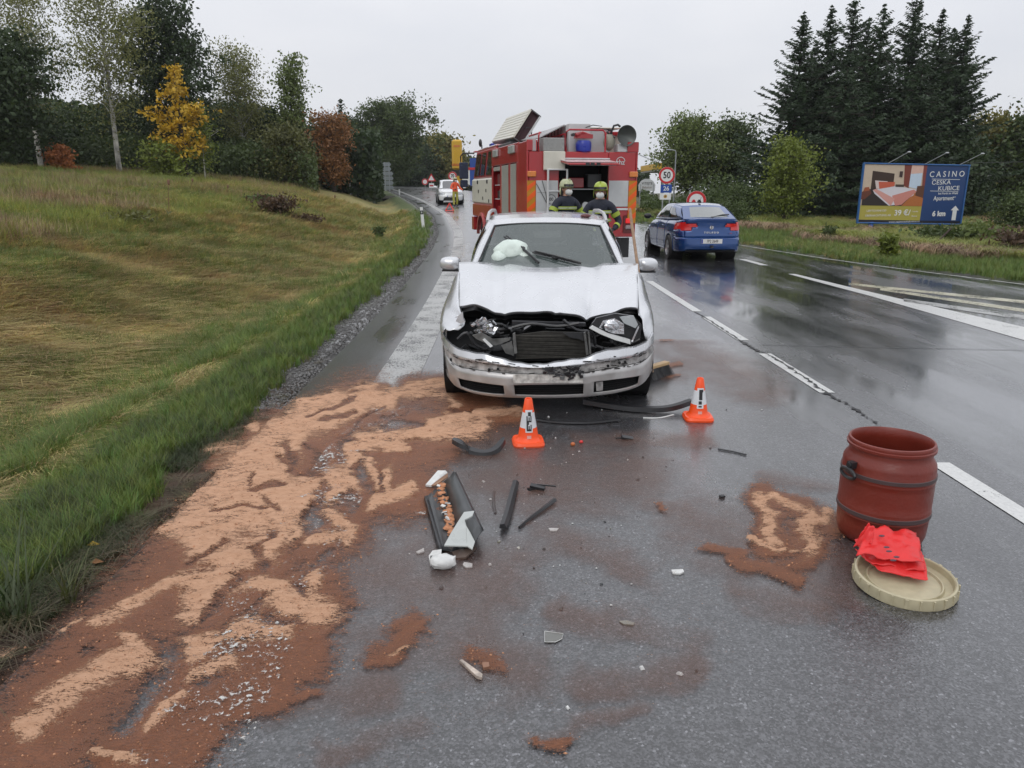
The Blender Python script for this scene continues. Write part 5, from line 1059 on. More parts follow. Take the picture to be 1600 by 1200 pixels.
# folded red bag
BAG = mat('red_bag', (.72, .025, .025), .42, var=.1, scale=10, bump=.5, bscale=22)
r = thing('red_bag', 'crumpled bright red plastic sack folded on the khaki lid', 'bag', (0, 0, 0))
def sheet(name, px4, z4, nx=26, ny=18, amp=.008, th=.003, seed=1, par=r):
    P4 = [G(px, py, z) for (px, py), z in zip(px4, z4)]; g_ = []
    for j in range(ny):
        v_ = j/(ny-1); row = []
        for i in range(nx):
            u = i/(nx-1); p = P4[0].lerp(P4[1], u).lerp(P4[3].lerp(P4[2], u), v_); k = float(fbm(np.array([p.x*1.0]), np.array([p.y*1.0]), 17, 4, seed)[0])-.5; c2 = abs(math.sin(u*7+v_*5+seed))*.5-.25
            row.append((p.x+k*.012, p.y+k*.01, max(.02, p.z+k*amp*5+c2*amp+.012*math.sin(PI*u)*math.sin(PI*v_))))
        g_.append(row)
    e = MB(); e.grid(g_); return e.build(name, BAG, par, True, sharp=75, solid=th)
sheet('lower_fold', [(1336, 858), (1443, 868), (1450, 906), (1372, 893)], [.10, .08, .055, .06], seed=4)
sheet('middle_fold', [(1334, 846), (1440, 858), (1446, 892), (1362, 884)], [.11, .10, .075, .08], seed=7)
sheet('upper_fold', [(1356, 826), (1432, 829), (1443, 882), (1338, 868)], [.19, .16, .115, .115], seed=2, amp=.010)
sheet('bunched_corner', [(1352, 821), (1366, 826), (1362, 850), (1334, 852)], [.22, .20, .15, .12], seed=12, amp=.02)
for (x_, y_) in ((1376, 836), (1388, 855), (1395, 866), (1400, 862), (1384, 850)):
    p = G(x_, y_, .175); e = MB(); e.ell((p.x, p.y-.01, .165+(850-y_)*.0008), (.014, .006, .004), 8, 5); e.build('print_smudge', mat('print_grey', (.10, .06, .08), .6), r)
# broom leaning on the car
WOOD = mat('broom_wood', (.30, .19, .12), .6, var=.25, scale=25); r = thing('broom', 'yard broom with long wooden handle leaning against the crashed car', 'broom', (0, 0, 0))
hb_ = G(1019, 582, .11); ht = A(984, 326, 7.2); e = MB(); e.tube([hb_, hb_.lerp(ht, .5), ht], [.0135, .0145, .0145], 10); e.build('broom_handle', WOOD, r, True)
a_, b_ = G(1010, 578, .10), G(1042, 569, .10); d = (b_-a_).normalized(); n_ = Vector((-d.y, d.x, 0)); e = MB(); e.prism([a_+n_*.03, b_+n_*.03, b_-n_*.03, a_-n_*.03], (0, 0, .03)); e.build('broom_head', mat('pale_wood', (.50, .34, .18), .5), r, bevel=.004)
e = MB(); rr = random.Random(3)
for k in range(420):
    t = rr.random(); w = rr.uniform(-.026, .026); p = a_.lerp(b_, t)+n_*w; q = p+d*((t-.4)*.06+rr.gauss(0, .006))+n_*(-.03+w*.9+rr.gauss(0, .006)); e.tube([p, Vector((q.x, q.y, .004))], [.0022, .0015], 3, cap=False)
o = e.build('bristles', BLK, r); o['kind'] = 'stuff'

# ------------------------------------------------------------------ wreckage on the road
WP = mat('white_debris', (.62, .62, .60), .4, var=.15, scale=30); GP = mat('grey_plastic', (.05, .053, .055), .38, var=.35, scale=14)
def slab(name, pts, zs, th, m_, par=None, xf=None):
    e = MB(); P_ = [G(x_, y_, z_) for (x_, y_), z_ in zip(pts, zs)]; e.prism(P_, (0, 0, -th)); return e.build(name, m_, par)
r = thing('grille_shell', 'large broken grey bumper tray with white cracked panel lying on the road', 'car part')
def gridsheet(name, rows, m_, par, th=.004, amp=0, nx=10):
    g_ = [[Vector(a_).lerp(Vector(b_), i/nx)+Vector((0, 0, amp*math.sin(i*1.7+j*2.3))) for i in range(nx+1)] for j, (a_, b_) in enumerate(rows)]
    e = MB(); e.grid(g_); return e.build(name, m_, par, True, solid=th, sharp=50)
Q = lambda x_, y_, z_: G(x_, y_, z_)
gridsheet('tray_wall', [(Q(709, 737, .075), Q(752, 832, .085)), (Q(704, 745, .06), Q(742, 848, .06)), (Q(695, 752, .02), Q(725, 858, .02))], GP, r, amp=.002)
gridsheet('tray_lip', [(Q(713, 738, .06), Q(756, 828, .07)), (Q(709, 737, .078), Q(752, 832, .088))], GP, r)
gridsheet('tray_floor', [(Q(697, 752, .018), Q(725, 860, .018)), (Q(686, 758, .008), Q(706, 862, .008)), (Q(675, 768, .012), Q(695, 860, .014)), (Q(668, 775, .03), Q(692, 858, .035))], GP, r, amp=.003)
gridsheet('tray_outer_edge', [(Q(668, 775, .03), Q(692, 858, .035)), (Q(664, 776, .034), Q(689, 862, .034)), (Q(663, 782, .004), Q(687, 867, .004))], BLK, r, amp=.001)
slab('end_flap', [(706, 862), (722, 857), (736, 850), (744, 855), (728, 870), (712, 872)], [.02, .02, .03, .03, .02, .01], .01, mat('muddy_grey', (.10, .07, .055), .5), r)
slab('white_lamp_shell', [(741, 798), (738, 806), (726, 812), (729, 822), (735, 832), (742, 846), (738, 858), (730, 853), (694, 852), (705, 832), (716, 814), (725, 800)], [.115, .11, .10, .10, .09, .07, .055, .055, .06, .085, .10, .115], .006, mat('dull_translucent', (.42, .44, .42), .3, coat=.6, var=.1), r)
slab('white_end_piece', [(665, 757), (684, 735), (696, 735), (699, 738), (674, 758)], [.03, .06, .07, .06, .03], .012, WP, r); slab('tan_end_piece', [(674, 758), (699, 738), (700, 744), (682, 757)], [.032, .058, .04, .03], .008, mat('tan_muddy', (.33, .19, .12), .6), r)
rr = random.Random(4)
for k in range(16):
    t = k/15; x_ = bl(688, 704, t)+rr.uniform(-5, 5); y_ = bl(762, 822, t)+rr.uniform(-4, 4); p = Q(x_, y_, .03); e = MB(); e.box(p, (rr.uniform(.01, .035), rr.uniform(.01, .03), .006), (rr.uniform(-.6, .6), rr.uniform(-.6, .6), rr.uniform(0, 3))); e.build('tray_shard', rr.choice([WP, BLK, GP]), r)
e = MB()
for k in range(12): t = k/11; p = Q(bl(689, 706, t)+rr.uniform(-2, 2), bl(758, 832, t), .018); e.ell(p, (.022+.01*rr.random(), .03, .012), 10, 6, jit=.5, seed=k)
o = e.build('sand_heap', mat('sand_in_tray', (.45, .20, .10), .9, var=.4, scale=60), r, True); o['kind'] = 'stuff'
r = thing('broken_lamp_housing', 'white broken headlamp housing nearest the camera beside the tray', 'car part')
p = Q(692, 878, .03); e = MB(); e.ell((p.x, p.y, .032), (.062, .045, .034), 16, 10, jit=.12, seed=8); e.build('shell', WP, r, True, sharp=30)
slab('shell_wing', [(670, 868), (676, 860), (690, 858), (688, 884), (672, 882)], [.03, .045, .06, .012, .012], .006, WP, r); slab('shell_wing', [(692, 886), (694, 872), (712, 868), (710, 880), (700, 888)], [.01, .03, .045, .012, .008], .005, WP, r)
e = MB(); p = Q(676, 872, .04); e.box(p, (.02, .012, .022), (.3, 0, .3)); e.build('lamp_socket', GP, r)
def strip_thing(name, label, cat, pts, w, th, m_, hz=.01, group=None, prof=None):
    r = MB(); P_ = [G(x_, y_, z_) for x_, y_, z_ in pts]; P_ = [Vector(q) for q in crom(P_, 5)]; L_ = []
    for i, p in enumerate(P_):
        d = (P_[min(i+1, len(P_)-1)]-P_[max(i-1, 0)]).normalized(); s_ = Vector((-d.y, d.x, 0)).normalized(); t = i/(len(P_)-1); ww = w*(prof(t) if prof else 1)
        L_.append([p-s_*ww, p-s_*ww*.8+Vector((0, 0, th)), p+s_*ww*.3+Vector((0, 0, th*1.2)), p+s_*ww+Vector((0, 0, th*.3)), p+s_*ww*.9, p-s_*ww])
    r.grid(L_); r.add(L_[0][:5], [(0, 1, 2, 3, 4)]); r.add(L_[-1][:5], [(4, 3, 2, 1, 0)]); return tag(r.build(name, m_, None, False), label, cat, group)
strip_thing('curved_trim', 'short curved black trim piece bent upward at both ends, left of the cone', 'car part', [(709, 691, .05), (722, 697, .05), (735, 706, .01), (755, 711, .0), (772, 706, .01), (787, 690, .05)], .028, .028, BLK, prof=lambda t: .5+1.0*math.sin(PI*t)**.5)
strip_thing('bumper_strip', 'long thick black rubber bumper strip reaching from under the car to the right cone', 'car part', [(912, 630, .03), (935, 634, .02), (975, 640, .01), (1020, 643, .01), (1050, 640, .02), (1078, 631, .05)], .032, .035, BLK)
strip_thing('bumper_trim', 'thin black trim with pale clips beside the left cone', 'car part', [(838, 656, .01), (870, 660, .01), (920, 661, .01), (968, 656, .015)], .018, .012, BLK)
strip_thing('white_strip', 'pale grey thin strip in front of the long black bumper strip', 'car part', [(1005, 653, .002), (1030, 653, .002), (1052, 648, .002)], .010, .004, WP)
strip_thing('door_trim', 'black channel trim standing steeply away from the camera between tray and thin rod', 'car part', [(806, 756, .02), (800, 778, .02), (793, 805, .02), (786, 826, .02)], .020, .022, BLK)
strip_thing('trim_rod', 'slim black rod-like trim lying diagonally right of the channel trim', 'car part', [(867, 782, .012), (850, 795, .01), (830, 810, .006), (811, 826, .002)], .011, .012, BLK, prof=lambda t: 1.2-.8*t)
strip_thing('slim_trim', 'short thin black strip lying alone before the barrel side of the right cone', 'car part', [(1122, 702, .004), (1145, 706, .004), (1166, 711, .004)], .008, .006, BLK)
strip_thing('grey_flake', 'thin dark grey flake between tray and channel trim', 'car part', [(772, 768, .002), (771, 785, .004), (774, 802, .002)], .008, .004, GP)
e = MB(); p = G(840, 766); e.box((p.x, p.y, .018), (.085, .03, .022), (.2, .1, -.3)); e.box((p.x+.05, p.y+.0, .03), (.11, .008, .006), (0, 0, -.25)); e.box((p.x-.03, p.y-.01, .008), (.06, .02, .012), (0, .3, .5)); tag(e.build('black_bracket', BLK), 'small black bracket above the slim black rod', 'car part')
e = MB(); p = G(980, 687); e.box((p.x, p.y, .012), (.08, .04, .02), (.2, .2, .1)); e.box((p.x-.05, p.y, .01), (.06, .012, .008), (0, 0, -.1)); tag(e.build('black_chunk', BLK), 'jagged black plastic chunk right of the left cone', 'car part')
e = MB(); p = G(1392, 600)
e = MB(); p = G(1128, 778); e.box((p.x, p.y, .008), (.03, .018, .016), (.2, 0, .4)); tag(e.build('black_clip', BLK), 'tiny black clip left of the small sand patch', 'car part')
def poly_shard(name, label, pts, z, th, m_, cat='shard', group=None): return tag(slab(name, pts, [z]*len(pts), th, m_), label, cat, group)
poly_shard('grey_metal_piece', 'narrow silver strip smeared with brown mud, near the bottom middle', [(718, 1031), (722, 1030), (754, 1053), (753, 1058), (745, 1056)], .014, .012, mat('muddy_silver', (.45, .38, .32), .4, var=.5, scale=40))
poly_shard('brown_chip', 'small brown chip right of the muddy silver strip', [(753, 1035), (764, 1034), (765, 1041), (755, 1043)], .014, .012, mat('brown_chip_m', (.25, .13, .08), .6))
GSH = mat('clear_plastic_shard', (.20, .20, .16), .12, var=.2, coat=1)
o = poly_shard('clear_shard', 'flat clear plastic shard with pale rim, nearest the camera', [(851, 986), (880, 990), (878, 998), (868, 1003), (851, 1003)], .005, .004, mat('clear_shard_m', (.10, .10, .085), .1, coat=1))
pe = [(851, 986), (880, 990), (878, 998), (868, 1003), (851, 1003), (851, 986)]; e = MB(); e.tube([G(x_, y_, .006) for x_, y_ in pe], .0012, 4); e.build('rim', WP, o)
poly_shard('clear_sliver', 'thin pale clear sliver right of the clear shard', [(967, 970), (980, 969), (992, 973), (990, 976), (975, 975)], .006, .005, GSH)
poly_shard('white_chip', 'white flat chip lying alone in mid road above the clear shards', [(1049, 890), (1067, 889), (1069, 893), (1063, 896), (1051, 895)], .008, .007, WP)
poly_shard('white_chip', 'white square chip just right of the broken lamp housing', [(725, 878), (738, 880), (738, 885), (728, 886), (723, 882)], .008, .007, WP)
poly_shard('white_chip', 'curved white sliver left of the broken lamp housing', [(650, 862), (662, 856), (663, 861), (654, 864)], .008, .007, WP)
poly_shard('white_chip', 'flat white sliver below the tip of the slim black rod', [(857, 825), (873, 825), (870, 829), (860, 829)], .006, .005, WP)
poly_shard('grey_sliver', 'grey sliver left of the bumper tray', [(647, 797), (658, 796), (666, 799), (664, 803), (650, 801)], .010, .008, WP)
e = MB(); p = G(895, 697); e.ell((p.x, p.y, .014), (.016, .016, .014), 12, 8); tag(e.build('orange_ball', mat('orange_ball_m', (.45, .12, .03), .3), None, True), 'small orange-brown ball on the road right of the left cone', 'debris')
e = MB(); p = G(908, 693); e.ell((p.x, p.y, .012), (.014, .014, .012), 12, 8); tag(e.build('red_ball', mat('red_ball_m', (.6, .03, .03), .3), None, True), 'small red ball beside the orange-brown one', 'debris')
# tiny crumbs nobody could count
e = MB(); rr = random.Random(11)
fixed = [(688, 695, 1), (789, 702, 1), (785, 647, 1), (857, 651, 1), (868, 684, 1), (900, 683, 2), (895, 710, 1), (905, 705, 1), (767, 780, 1), (780, 846, 2), (766, 882, 1), (780, 1030, 1), (887, 1105, 1), (872, 1034, 2), (1040, 735, 0), (1052, 719, 0), (1110, 700, 0), (996, 749, 0), (1005, 714, 0), (945, 815, 0), (850, 857, 0), (790, 856, 2), (811, 855, 2), (940, 912, 0), (877, 950, 0), (1062, 1052, 1), (1088, 1047, 0), (818, 990, 0), (1003, 1043, 1), (698, 712, 1), (755, 752, 1), (515, 822, 0), (520, 826, 1), (690, 918, 0), (640, 865, 1), (630, 517, 0), (908, 855, 0), (1135, 590, 0), (1190, 598, 1), (860, 700, 1), (930, 700, 2), (820, 700, 1)]
fixed += [(rr.gauss(850, 130), rr.gauss(760, 80), rr.choice([0, 0, 1, 1, 2])) for _ in range(130)]
mi_ = [GP, WP, GSH]
for k, (x_, y_, c_) in enumerate(fixed):
    if y_ < 620: y_ = 640
    p = G(x_, y_, .004); s_ = rr.uniform(.006, .017) if k < 42 else rr.uniform(.003, .008); e.m = c_; e.box(p, (s_*rr.uniform(.6, 1.6), s_, s_*.5), (rr.uniform(-.4, .4), rr.uniform(-.4, .4), rr.uniform(0, 3)), taper=.6)
o = e.build('shard_crumbs', mi_); tag(o, 'scattered crumbs of broken glass and plastic over the asphalt', kind='stuff')

# ------------------------------------------------------------------ signs, posts, billboard
STL = mat('galvanised_steel', (.35, .37, .38), .4, .6); SW = mat('sign_white', (.68, .69, .68), .35, var=.03); SR = mat('sign_red', (.50, .015, .02), .35); SB = mat('sign_blue', (.01, .06, .30), .35); INK = mat('ink_black', (.012, .012, .014), .5)
def disc(name, parent, M, r0, r1, m_, y=0, n=36):
    e = MB(); e.lathe([(r0, y), (r1, y), (r1, y+.012), (r0, y+.012)] if r0 else [(0, y), (r1, y), (r1, y+.012), (0, y+.012)], (0, 0, 0), 'Y', n); return e.build(name, m_, parent, xf=M)
def pole(parent, x, z0, z1, r=.03, y=.04): e = MB(); e.tube([(x, y, z0), (x, y, z1)], r, 10); return e.build('sign_post', STL, parent, True)
def gz(x, y): return float(ground(x, y))
def cm(x, z, y=-.006): return Matrix.Translation((x, y, z)) @ FACE_CAM
p = A(1042, 274, 31.5); zg = gz(p.x, p.y); r = thing('speed_sign', 'round 50 speed limit sign above blue road 26 plate, at right roadside', 'road sign', (p.x, p.y, zg), R_(-4)); h = p.z-zg
pole(r, -.12, 0, h+.2); pole(r, .16, 0, h+.2); disc('disc', r, Matrix.Translation((0, 0, h)), 0, .335, SW); disc('red_ring', r, Matrix.Translation((0, -.004, h)), .245, .33, SR); text('50', .36, INK, r, cm(0, h, -.008), sx=.85, bold=.006)
e = MB(); e.box((0, 0, h-.53), (.46, .012, .32)); q = e.build('road_number_plate', SB, r); text('26', .24, SW, q, cm(0, h-.53, -.01), bold=.004)
e = MB(); e.box((-.02, 0, h-.84), (.46, .012, .26)); q = e.build('emblem_plate', SW, r); disc('emblem', q, Matrix.Translation((-.02, -.01, h-.84)), .03, .07, mat('ochre', (.45, .25, .03), .4)); disc('emblem_centre', q, Matrix.Translation((-.02, -.012, h-.84)), 0, .025, INK)
p = A(1088, 314, 26.5); zg = gz(p.x, p.y); r = thing('no_overtaking_sign', 'low round no overtaking sign behind the blue car roof', 'road sign', (p.x, p.y, zg), R_(-3)); h = max(.45, p.z-zg)
pole(r, 0, 0, h); disc('disc', r, Matrix.Translation((0, 0, h)), 0, .34, SW); disc('red_ring', r, Matrix.Translation((0, -.004, h)), .245, .335, SR)
for x_, m_ in ((-.09, SR), (.10, INK)):
    e = MB(); e.box((x_, -.010, h-.03), (.13, .006, .07)); e.box((x_, -.0101, h+.02), (.08, .006, .05)); e.box((x_-.04, -.010, h-.075), (.025, .006, .03)); e.box((x_+.04, -.010, h-.075), (.025, .006, .03)); e.build('car_symbol', m_, r)
# far small signs
def far_sign(px, py, Y, kind, label, d=.7):
    p = A(px, py, Y); zg = gz(p.x, p.y); h = p.z-zg; r = thing('road_sign', label, 'road sign', (p.x, p.y, zg), 0); pole(r, 0, 0, h+.1)
    if 'c' in kind: disc('disc', r, Matrix.Translation((0, 0, h)), 0, d/2, SW); disc('red_ring', r, Matrix.Translation((0, -.004, h)), d*.34, d*.49, SR)
    if 't' in kind:
        for nm, s_, m_, yo_ in (('red_triangle', .5, SR, 0), ('white_field', .32, SW, -.006)):
            e = MB(); e.prism([(-s_, yo_, h-s_*.58), (s_, yo_, h-s_*.58), (0, yo_, h+s_*1.1)], (0, .01, 0)); e.build(nm, m_, r)
    if 'r' in kind: e = MB(); e.box((0, 0, h-.75), (.55, .012, .5)); q = e.build('lower_plate', SW, r); e = MB(); e.box((0, -.008, h-.75), (.4, .008, .14)); e.build('lower_plate_mark', SR, q)
    if 'o' in kind: disc('lower_disc', r, Matrix.Translation((0, 0, h-.85)), 0, .3, SR); disc('lower_disc_field', r, Matrix.Translation((0, -.006, h-.85)), 0, .2, SW)
    return r, h
far_sign(577, 273, 84, 'to', 'triangular sign over round sign, left of the grey direction board'); far_sign(664, 284, 86, 'c', 'round prohibition sign, left of the triangular sign across the road'); far_sign(674, 279, 84, 'tr', 'triangular sign with red and white plate beneath, across the road')
far_sign(686, 283, 86, 'r', 'narrow white plate sign just left of the white car')
r, h = far_sign(707, 275, 62, 'c', 'round 70 sign directly above the white car'); text('70', .36, INK, r, cm(0, h, -.01), sx=.8, bold=.01)
p = A(603, 275, 82); zg = gz(p.x, p.y); r = thing('direction_sign', 'tall grey stack of arrow direction boards left of the road bend', 'road sign', (p.x, p.y, zg)); h = p.z-zg
DG = mat('sign_back_grey', (.26, .29, .30), .4, .3)
pole(r, -.1, 0, h+1.4, .05); pole(r, .35, 0, h+1.2, .05)
for k in range(6):
    z_ = h+1.2-k*.48; e = MB(); w_ = 1.25 if k < 2 else 1.45; e.prism([(-.65, 0, z_-.21), (w_-.65-.15, 0, z_-.21), (w_-.65, 0, z_), (w_-.65-.15, 0, z_+.21), (-.65, 0, z_+.21)], (0, .02, 0)); e.build('arrow_board', DG, r)
def post(px, py, Y, h=.8, refl=True, label='white delineator post', lean=0, zoff=0):
    x_ = (px-800)/F*(Y*math.cos(PITCH)+.4); z_ = gz(x_, Y); r = thing('delineator_post', label, 'marker post', (x_, Y, z_), 0, 'white roadside delineator posts'); r.rotation_euler = (0, R_(lean), 0)
    e = MB(); e.prism([(-.055, -.05, 0), (.055, -.05, 0), (.055, .03, 0), (0, .06, 0), (-.055, .03, 0)], (0, 0, h)); e.build('post_body', WHT, r)
    if refl: e = MB(); e.prism([(-.058, -.054, h*.66), (.058, -.054, h*.66), (.058, -.054, h*.84), (-.058, -.054, h*.84)], (0, .06, 0)); q = e.build('black_band', BLK, r); e = MB(); e.box((0, -.058, h*.75), (.05, .006, .07)); e.build('reflector', REFL, q)
post(662, 345, 30.5, .85, True, 'white leaning delineator post with black band, in the grass left of the road', -5); post(549, 290, 62, 1.0, False, 'white post at the far field edge, left of the grey direction board'); post(573, 287, 95, 1.2, False, 'thin white post beneath the far triangular sign'); post(598, 290, 97, 1.0, False, 'thin white post left of the direction board stem')
post(625, 303, 70, .5, False, 'short white stub at the bend of the left road edge')
p = A(703, 330, 41); r = thing('warning_triangle', 'red warning triangle standing on the road before the white car', 'warning triangle', (-3.55, 43, float(Rz(43)))); r.scale = (.65,)*3
for a_, b_ in (((-.36, 0), (.36, 0)), ((.36, 0), (0, .66)), ((0, .66), (-.36, 0))): e = MB(); e.tube([(a_[0], 0, .06+a_[1]), (b_[0], 0, .06+b_[1])], .05, 6); e.build('triangle_arm', mat('triangle_red', (.8, .06, .04), .3), r)
e = MB(); e.box((0, .02, .03), (.5, .25, .03)); e.build('triangle_foot', BLK, r)
# culvert
p = A(590, 304, 66); e = MB(); zz = gz(-11.0, 66); e.box((-11.2, 66, zz+.25), (2.2, .3, .22)); r = tag(e.build('culvert_headwall', mat('old_concrete', (.22, .21, .19), .8, var=.3)), 'small concrete culvert slab at the ditch near the road bend', 'culvert'); e = MB(); e.box((-11.2, 65.85, zz+.02), (1.4, .1, .24)); e.build('culvert_mouth', BLKM, r)

# billboard
BB = [(15.13, 33, 2.80), (19.84, 33.3, 2.70), (19.84, 33.3, .22), (15.13, 33, .30)]; c0, cx_, cy_ = Vector(BB[3]), Vector(BB[2])-Vector(BB[3]), Vector(BB[0])-Vector(BB[3]); nb_ = cx_.cross(cy_).normalized()
if nb_.y > 0: nb_ = -nb_
r = thing('billboard', 'blue roadside billboard advertising a casino six kilometres ahead', 'billboard', (15.13, 33, gz(15.1, 33)))
OFF = Matrix.Translation(-r.location)
def bp_(u, v_, out=0): return c0+cx_*u+cy_*(1-v_)+nb_*out
def bpoly(name, pts, m_, out, par=r): e = MB(); e.add([bp_(u, v_, out) for u, v_ in pts], [tuple(range(len(pts)))]); return e.build(name, m_, par, xf=OFF, recalc=False)
FRB = mat('billboard_frame_blue', (.02, .10, .28), .4)
e = MB(); e.prism([bp_(0, 1, 0), bp_(1, 1, 0), bp_(1, 0, 0), bp_(0, 0, 0)], -nb_*.12); e.build('back_box', FRB, r, xf=OFF)
for a_, b_ in (((-.008, 0), (1.008, 0)), ((-.008, 1), (1.008, 1)), ((0, 0), (0, 1)), ((1, 0), (1, 1))): e = MB(); e.tube([bp_(*a_, .02), bp_(*b_, .02)], .035, 6); e.build('frame_bar', FRB, r, xf=OFF)
for u in (.14, .82): e = MB(); q = bp_(u, 1, -.06); e.box((q.x, q.y, (q.z+gz(q.x, q.y))/2-.1), (.16, .14, q.z-gz(q.x, q.y)+.3)); e.build('billboard_leg', mat('leg_blue', (.02, .10, .40), .4), r, xf=OFF)
for u in (.22, .57, .9): e = MB(); q = bp_(u, 0, 0); e.tube([q, q+Vector((.42, -.75, .42))], .015, 6); e.ell(q+Vector((.46, -.82, .44)), (.09, .06, .04), 8, 6); e.build('flood_lamp', STL, r, xf=OFF)
C = lambda n_, a_: mat('print_'+n_, a_, .45, var=.04, gloss_var=0)
NV = C('navy', (.012, .045, .15)); po = bpoly('poster', [(0, 0), (.6, 0), (.6, .70), (0, .70)][::-1], C('cream_wall', (.52, .42, .32)), .004)
bpoly('poster_right', [(.6, 0), (1, 0), (1, 1), (.6, 1)][::-1], NV, .004); bpoly('poster_strip', [(0, .70), (.6, .70), (.6, .945), (0, .945)][::-1], C('olive', (.38, .33, .06)), .004); bpoly('poster_base', [(0, .945), (1, .945), (1, 1), (0, 1)][::-1], C('black', (.01, .01, .02)), .006)
for i, (nm, pts, c_) in enumerate((('headboard', [(.09, .12), (.30, .16), (.30, .42), (.09, .46)], (.04, .02, .012)), ('curtain', [(.385, 0), (.455, 0), (.45, .40), (.40, .36)], (.18, .035, .02)), ('window_view', [(.455, .02), (.565, .02), (.56, .42), (.45, .38)], (.50, .60, .72)), ('net_curtain', [(.455, 0), (.57, 0), (.57, .14), (.455, .16)], (.65, .42, .35)),
  ('curtain', [(.565, 0), (.6, 0), (.6, .36), (.575, .36)], (.20, .04, .03)), ('poster_floor', [(.34, .70), (.46, .46), (.6, .50), (.6, .70)], (.40, .13, .03)), ('chair', [(.53, .36), (.6, .35), (.6, .56), (.52, .52)], (.10, .035, .015)), ('bed_base', [(.02, .46), (.14, .40), (.50, .50), (.40, .70), (.34, .70), (.02, .70)], (.02, .012, .01)),
  ('bed_cover', [(.11, .44), (.30, .36), (.53, .42), (.50, .52), (.36, .68), (.28, .70), (.13, .50)], (.62, .60, .64)), ('bed_runner', [(.30, .53), (.50, .42), (.53, .45), (.40, .68), (.34, .70)], (.55, .22, .18)), ('bed_edge', [(.11, .44), (.14, .42), (.33, .58), (.30, .70), (.27, .66)], (.60, .30, .26)), ('pillow', [(.12, .28), (.24, .29), (.24, .40), (.14, .42)], (.62, .52, .50)), ('red_pillow', [(.155, .30), (.31, .30), (.31, .37), (.17, .42)], (.50, .10, .05)),
  ('picture', [(.345, .12), (.375, .12), (.375, .22), (.345, .21)], (.04, .02, .02)), ('bedside', [(.0, .48), (.08, .42), (.10, .50), (.04, .6), (.0, .6)], (.12, .03, .015)), ('lamp', [(.03, .40), (.07, .39), (.08, .45), (.02, .47)], (.30, .08, .03)), ('side_table', [(.32, .34), (.40, .34), (.40, .38), (.32, .38)], (.05, .03, .02)))):
    bpoly(nm, pts[::-1], C('p%d' % i, c_), .008+i*.0015, po)
ang = math.atan2(cx_.y, cx_.x)
def btext(s, u, v_, size, m_=SW, sx=1, bold=0, shear=0): 
    M = OFF @ Matrix.Translation(bp_(u, v_, .012)) @ Matrix.Rotation(ang, 4, 'Z') @ Matrix.Rotation(math.atan2(cx_.z, cx_.x), 4, 'Y') @ FACE_CAM; return text(s, size, m_, r, M, sx=sx, bold=bold, name='poster_lettering')
btext('C A S I N O', .80, .155, .34, sx=.92, bold=.001); btext('ČESKÁ', .755, .295, .26, sx=1.1); btext('KUBICE', .835, .39, .26, sx=1.12); btext('bei Furth im Wald', .835, .475, .12, bold=.001); btext('Apartment', .80, .56, .26, sx=.8, bold=.002); btext('***', .90, .545, .12)
btext('6 km', .775, .825, .30, sx=1.0, bold=.012); btext('39 €/', .42, .82, .33, bold=.006); btext('UBYTOVÁNÍ OD', .17, .79, .12); btext('ÜBERNACHTUNG AB', .19, .87, .12); btext('1 osoba', .54, .79, .09); btext('Person', .54, .87, .09); btext('www.casinoceskakubice.cz', .45, .968, .10, sx=1.3)
for v0 in (.235, .435): bpoly('rule_line', [(.66, v0), (.93, v0), (.93, v0+.007), (.66, v0+.007)][::-1], SW, .012)
bpoly('arrow', [(.905, .93), (.905, .76), (.885, .76), (.925, .68), (.965, .76), (.945, .76), (.945, .93)][::-1], SW, .012)

# petrol station canopy, yellow pylon, welcome board, street lamp, kiosk behind the billboard
r = thing('petrol_canopy', 'yellow edged petrol station canopy seen behind the fire engine', 'canopy', (18, 76, gz(18, 76)))
YE = mat('station_yellow', (.62, .36, .02), .4)
e = MB(); e.box((0, 0, 3.45), (9, 9, .55)); e.build('canopy_fascia', YE, r); e = MB(); e.box((0, 0, 3.1), (8.9, 8.9, .14)); e.build('canopy_soffit', mat('soffit_grey', (.35, .34, .33), .6), r)
for x_ in (-3, 3):
    e = MB(); e.box((x_, 0, 1.5), (.3, .3, 3.1)); e.build('canopy_column', WHT, r)
for x_ in (-4.2, -2.6): e = MB(); e.tube([(x_, -4.2, 3.7), (x_-2.2, -4.2, 4.6)], .04, 6); e.build('stay_rod', STL, r)
r = thing('yellow_pylon', 'tall yellow rounded petrol station pylon left of the fire engine', 'sign', (-8.0, 112, gz(-8, 112)))
e = MB(); e.box((0, 0, 5.2), (1.5, .5, 4.2)); e.build('pylon_panel', YE, r, bevel=.24); e = MB(); e.box((.0, 0, 1.5), (1.3, .45, 1.6)); e.build('pylon_foot', YE, r); e = MB(); e.box((0, 0, 2.65), (1.5, .5, .8)); e.build('pylon_gap', BLK, r)
for z_ in (3.9, 3.72): e = MB(); e.box((0, -.27, z_), (1.52, .02, .08)); e.build('pylon_stripe', SR, r)
e = MB(); e.box((.0, -.28, 6.4), (.9, .02, .3)); e.build('pylon_mark', mat('faded_orange', (.6, .2, .05), .4), r)
r = thing('price_totem', 'blue and white fuel price totem beside the yellow pylon', 'sign', (-5.6, 100, gz(-5.6, 100)))
e = MB(); e.box((.6, 0, 2.4), (1.0, .3, 3.6)); e.build('totem_blue', SB, r); e = MB(); e.box((-.4, -.0, 1.8), (1.0, .28, 2.2)); e.build('totem_white', SW, r); e = MB(); e.box((.3, -.2, 2.9), (1.2, .03, .3)); e.build('totem_red', SR, r)
p = A(1011, 288, 52); r = thing('welcome_board', 'white arched welcome board on posts right of the fire engine', 'sign', (p.x, p.y, gz(p.x, p.y))); h = p.z-gz(p.x, p.y)
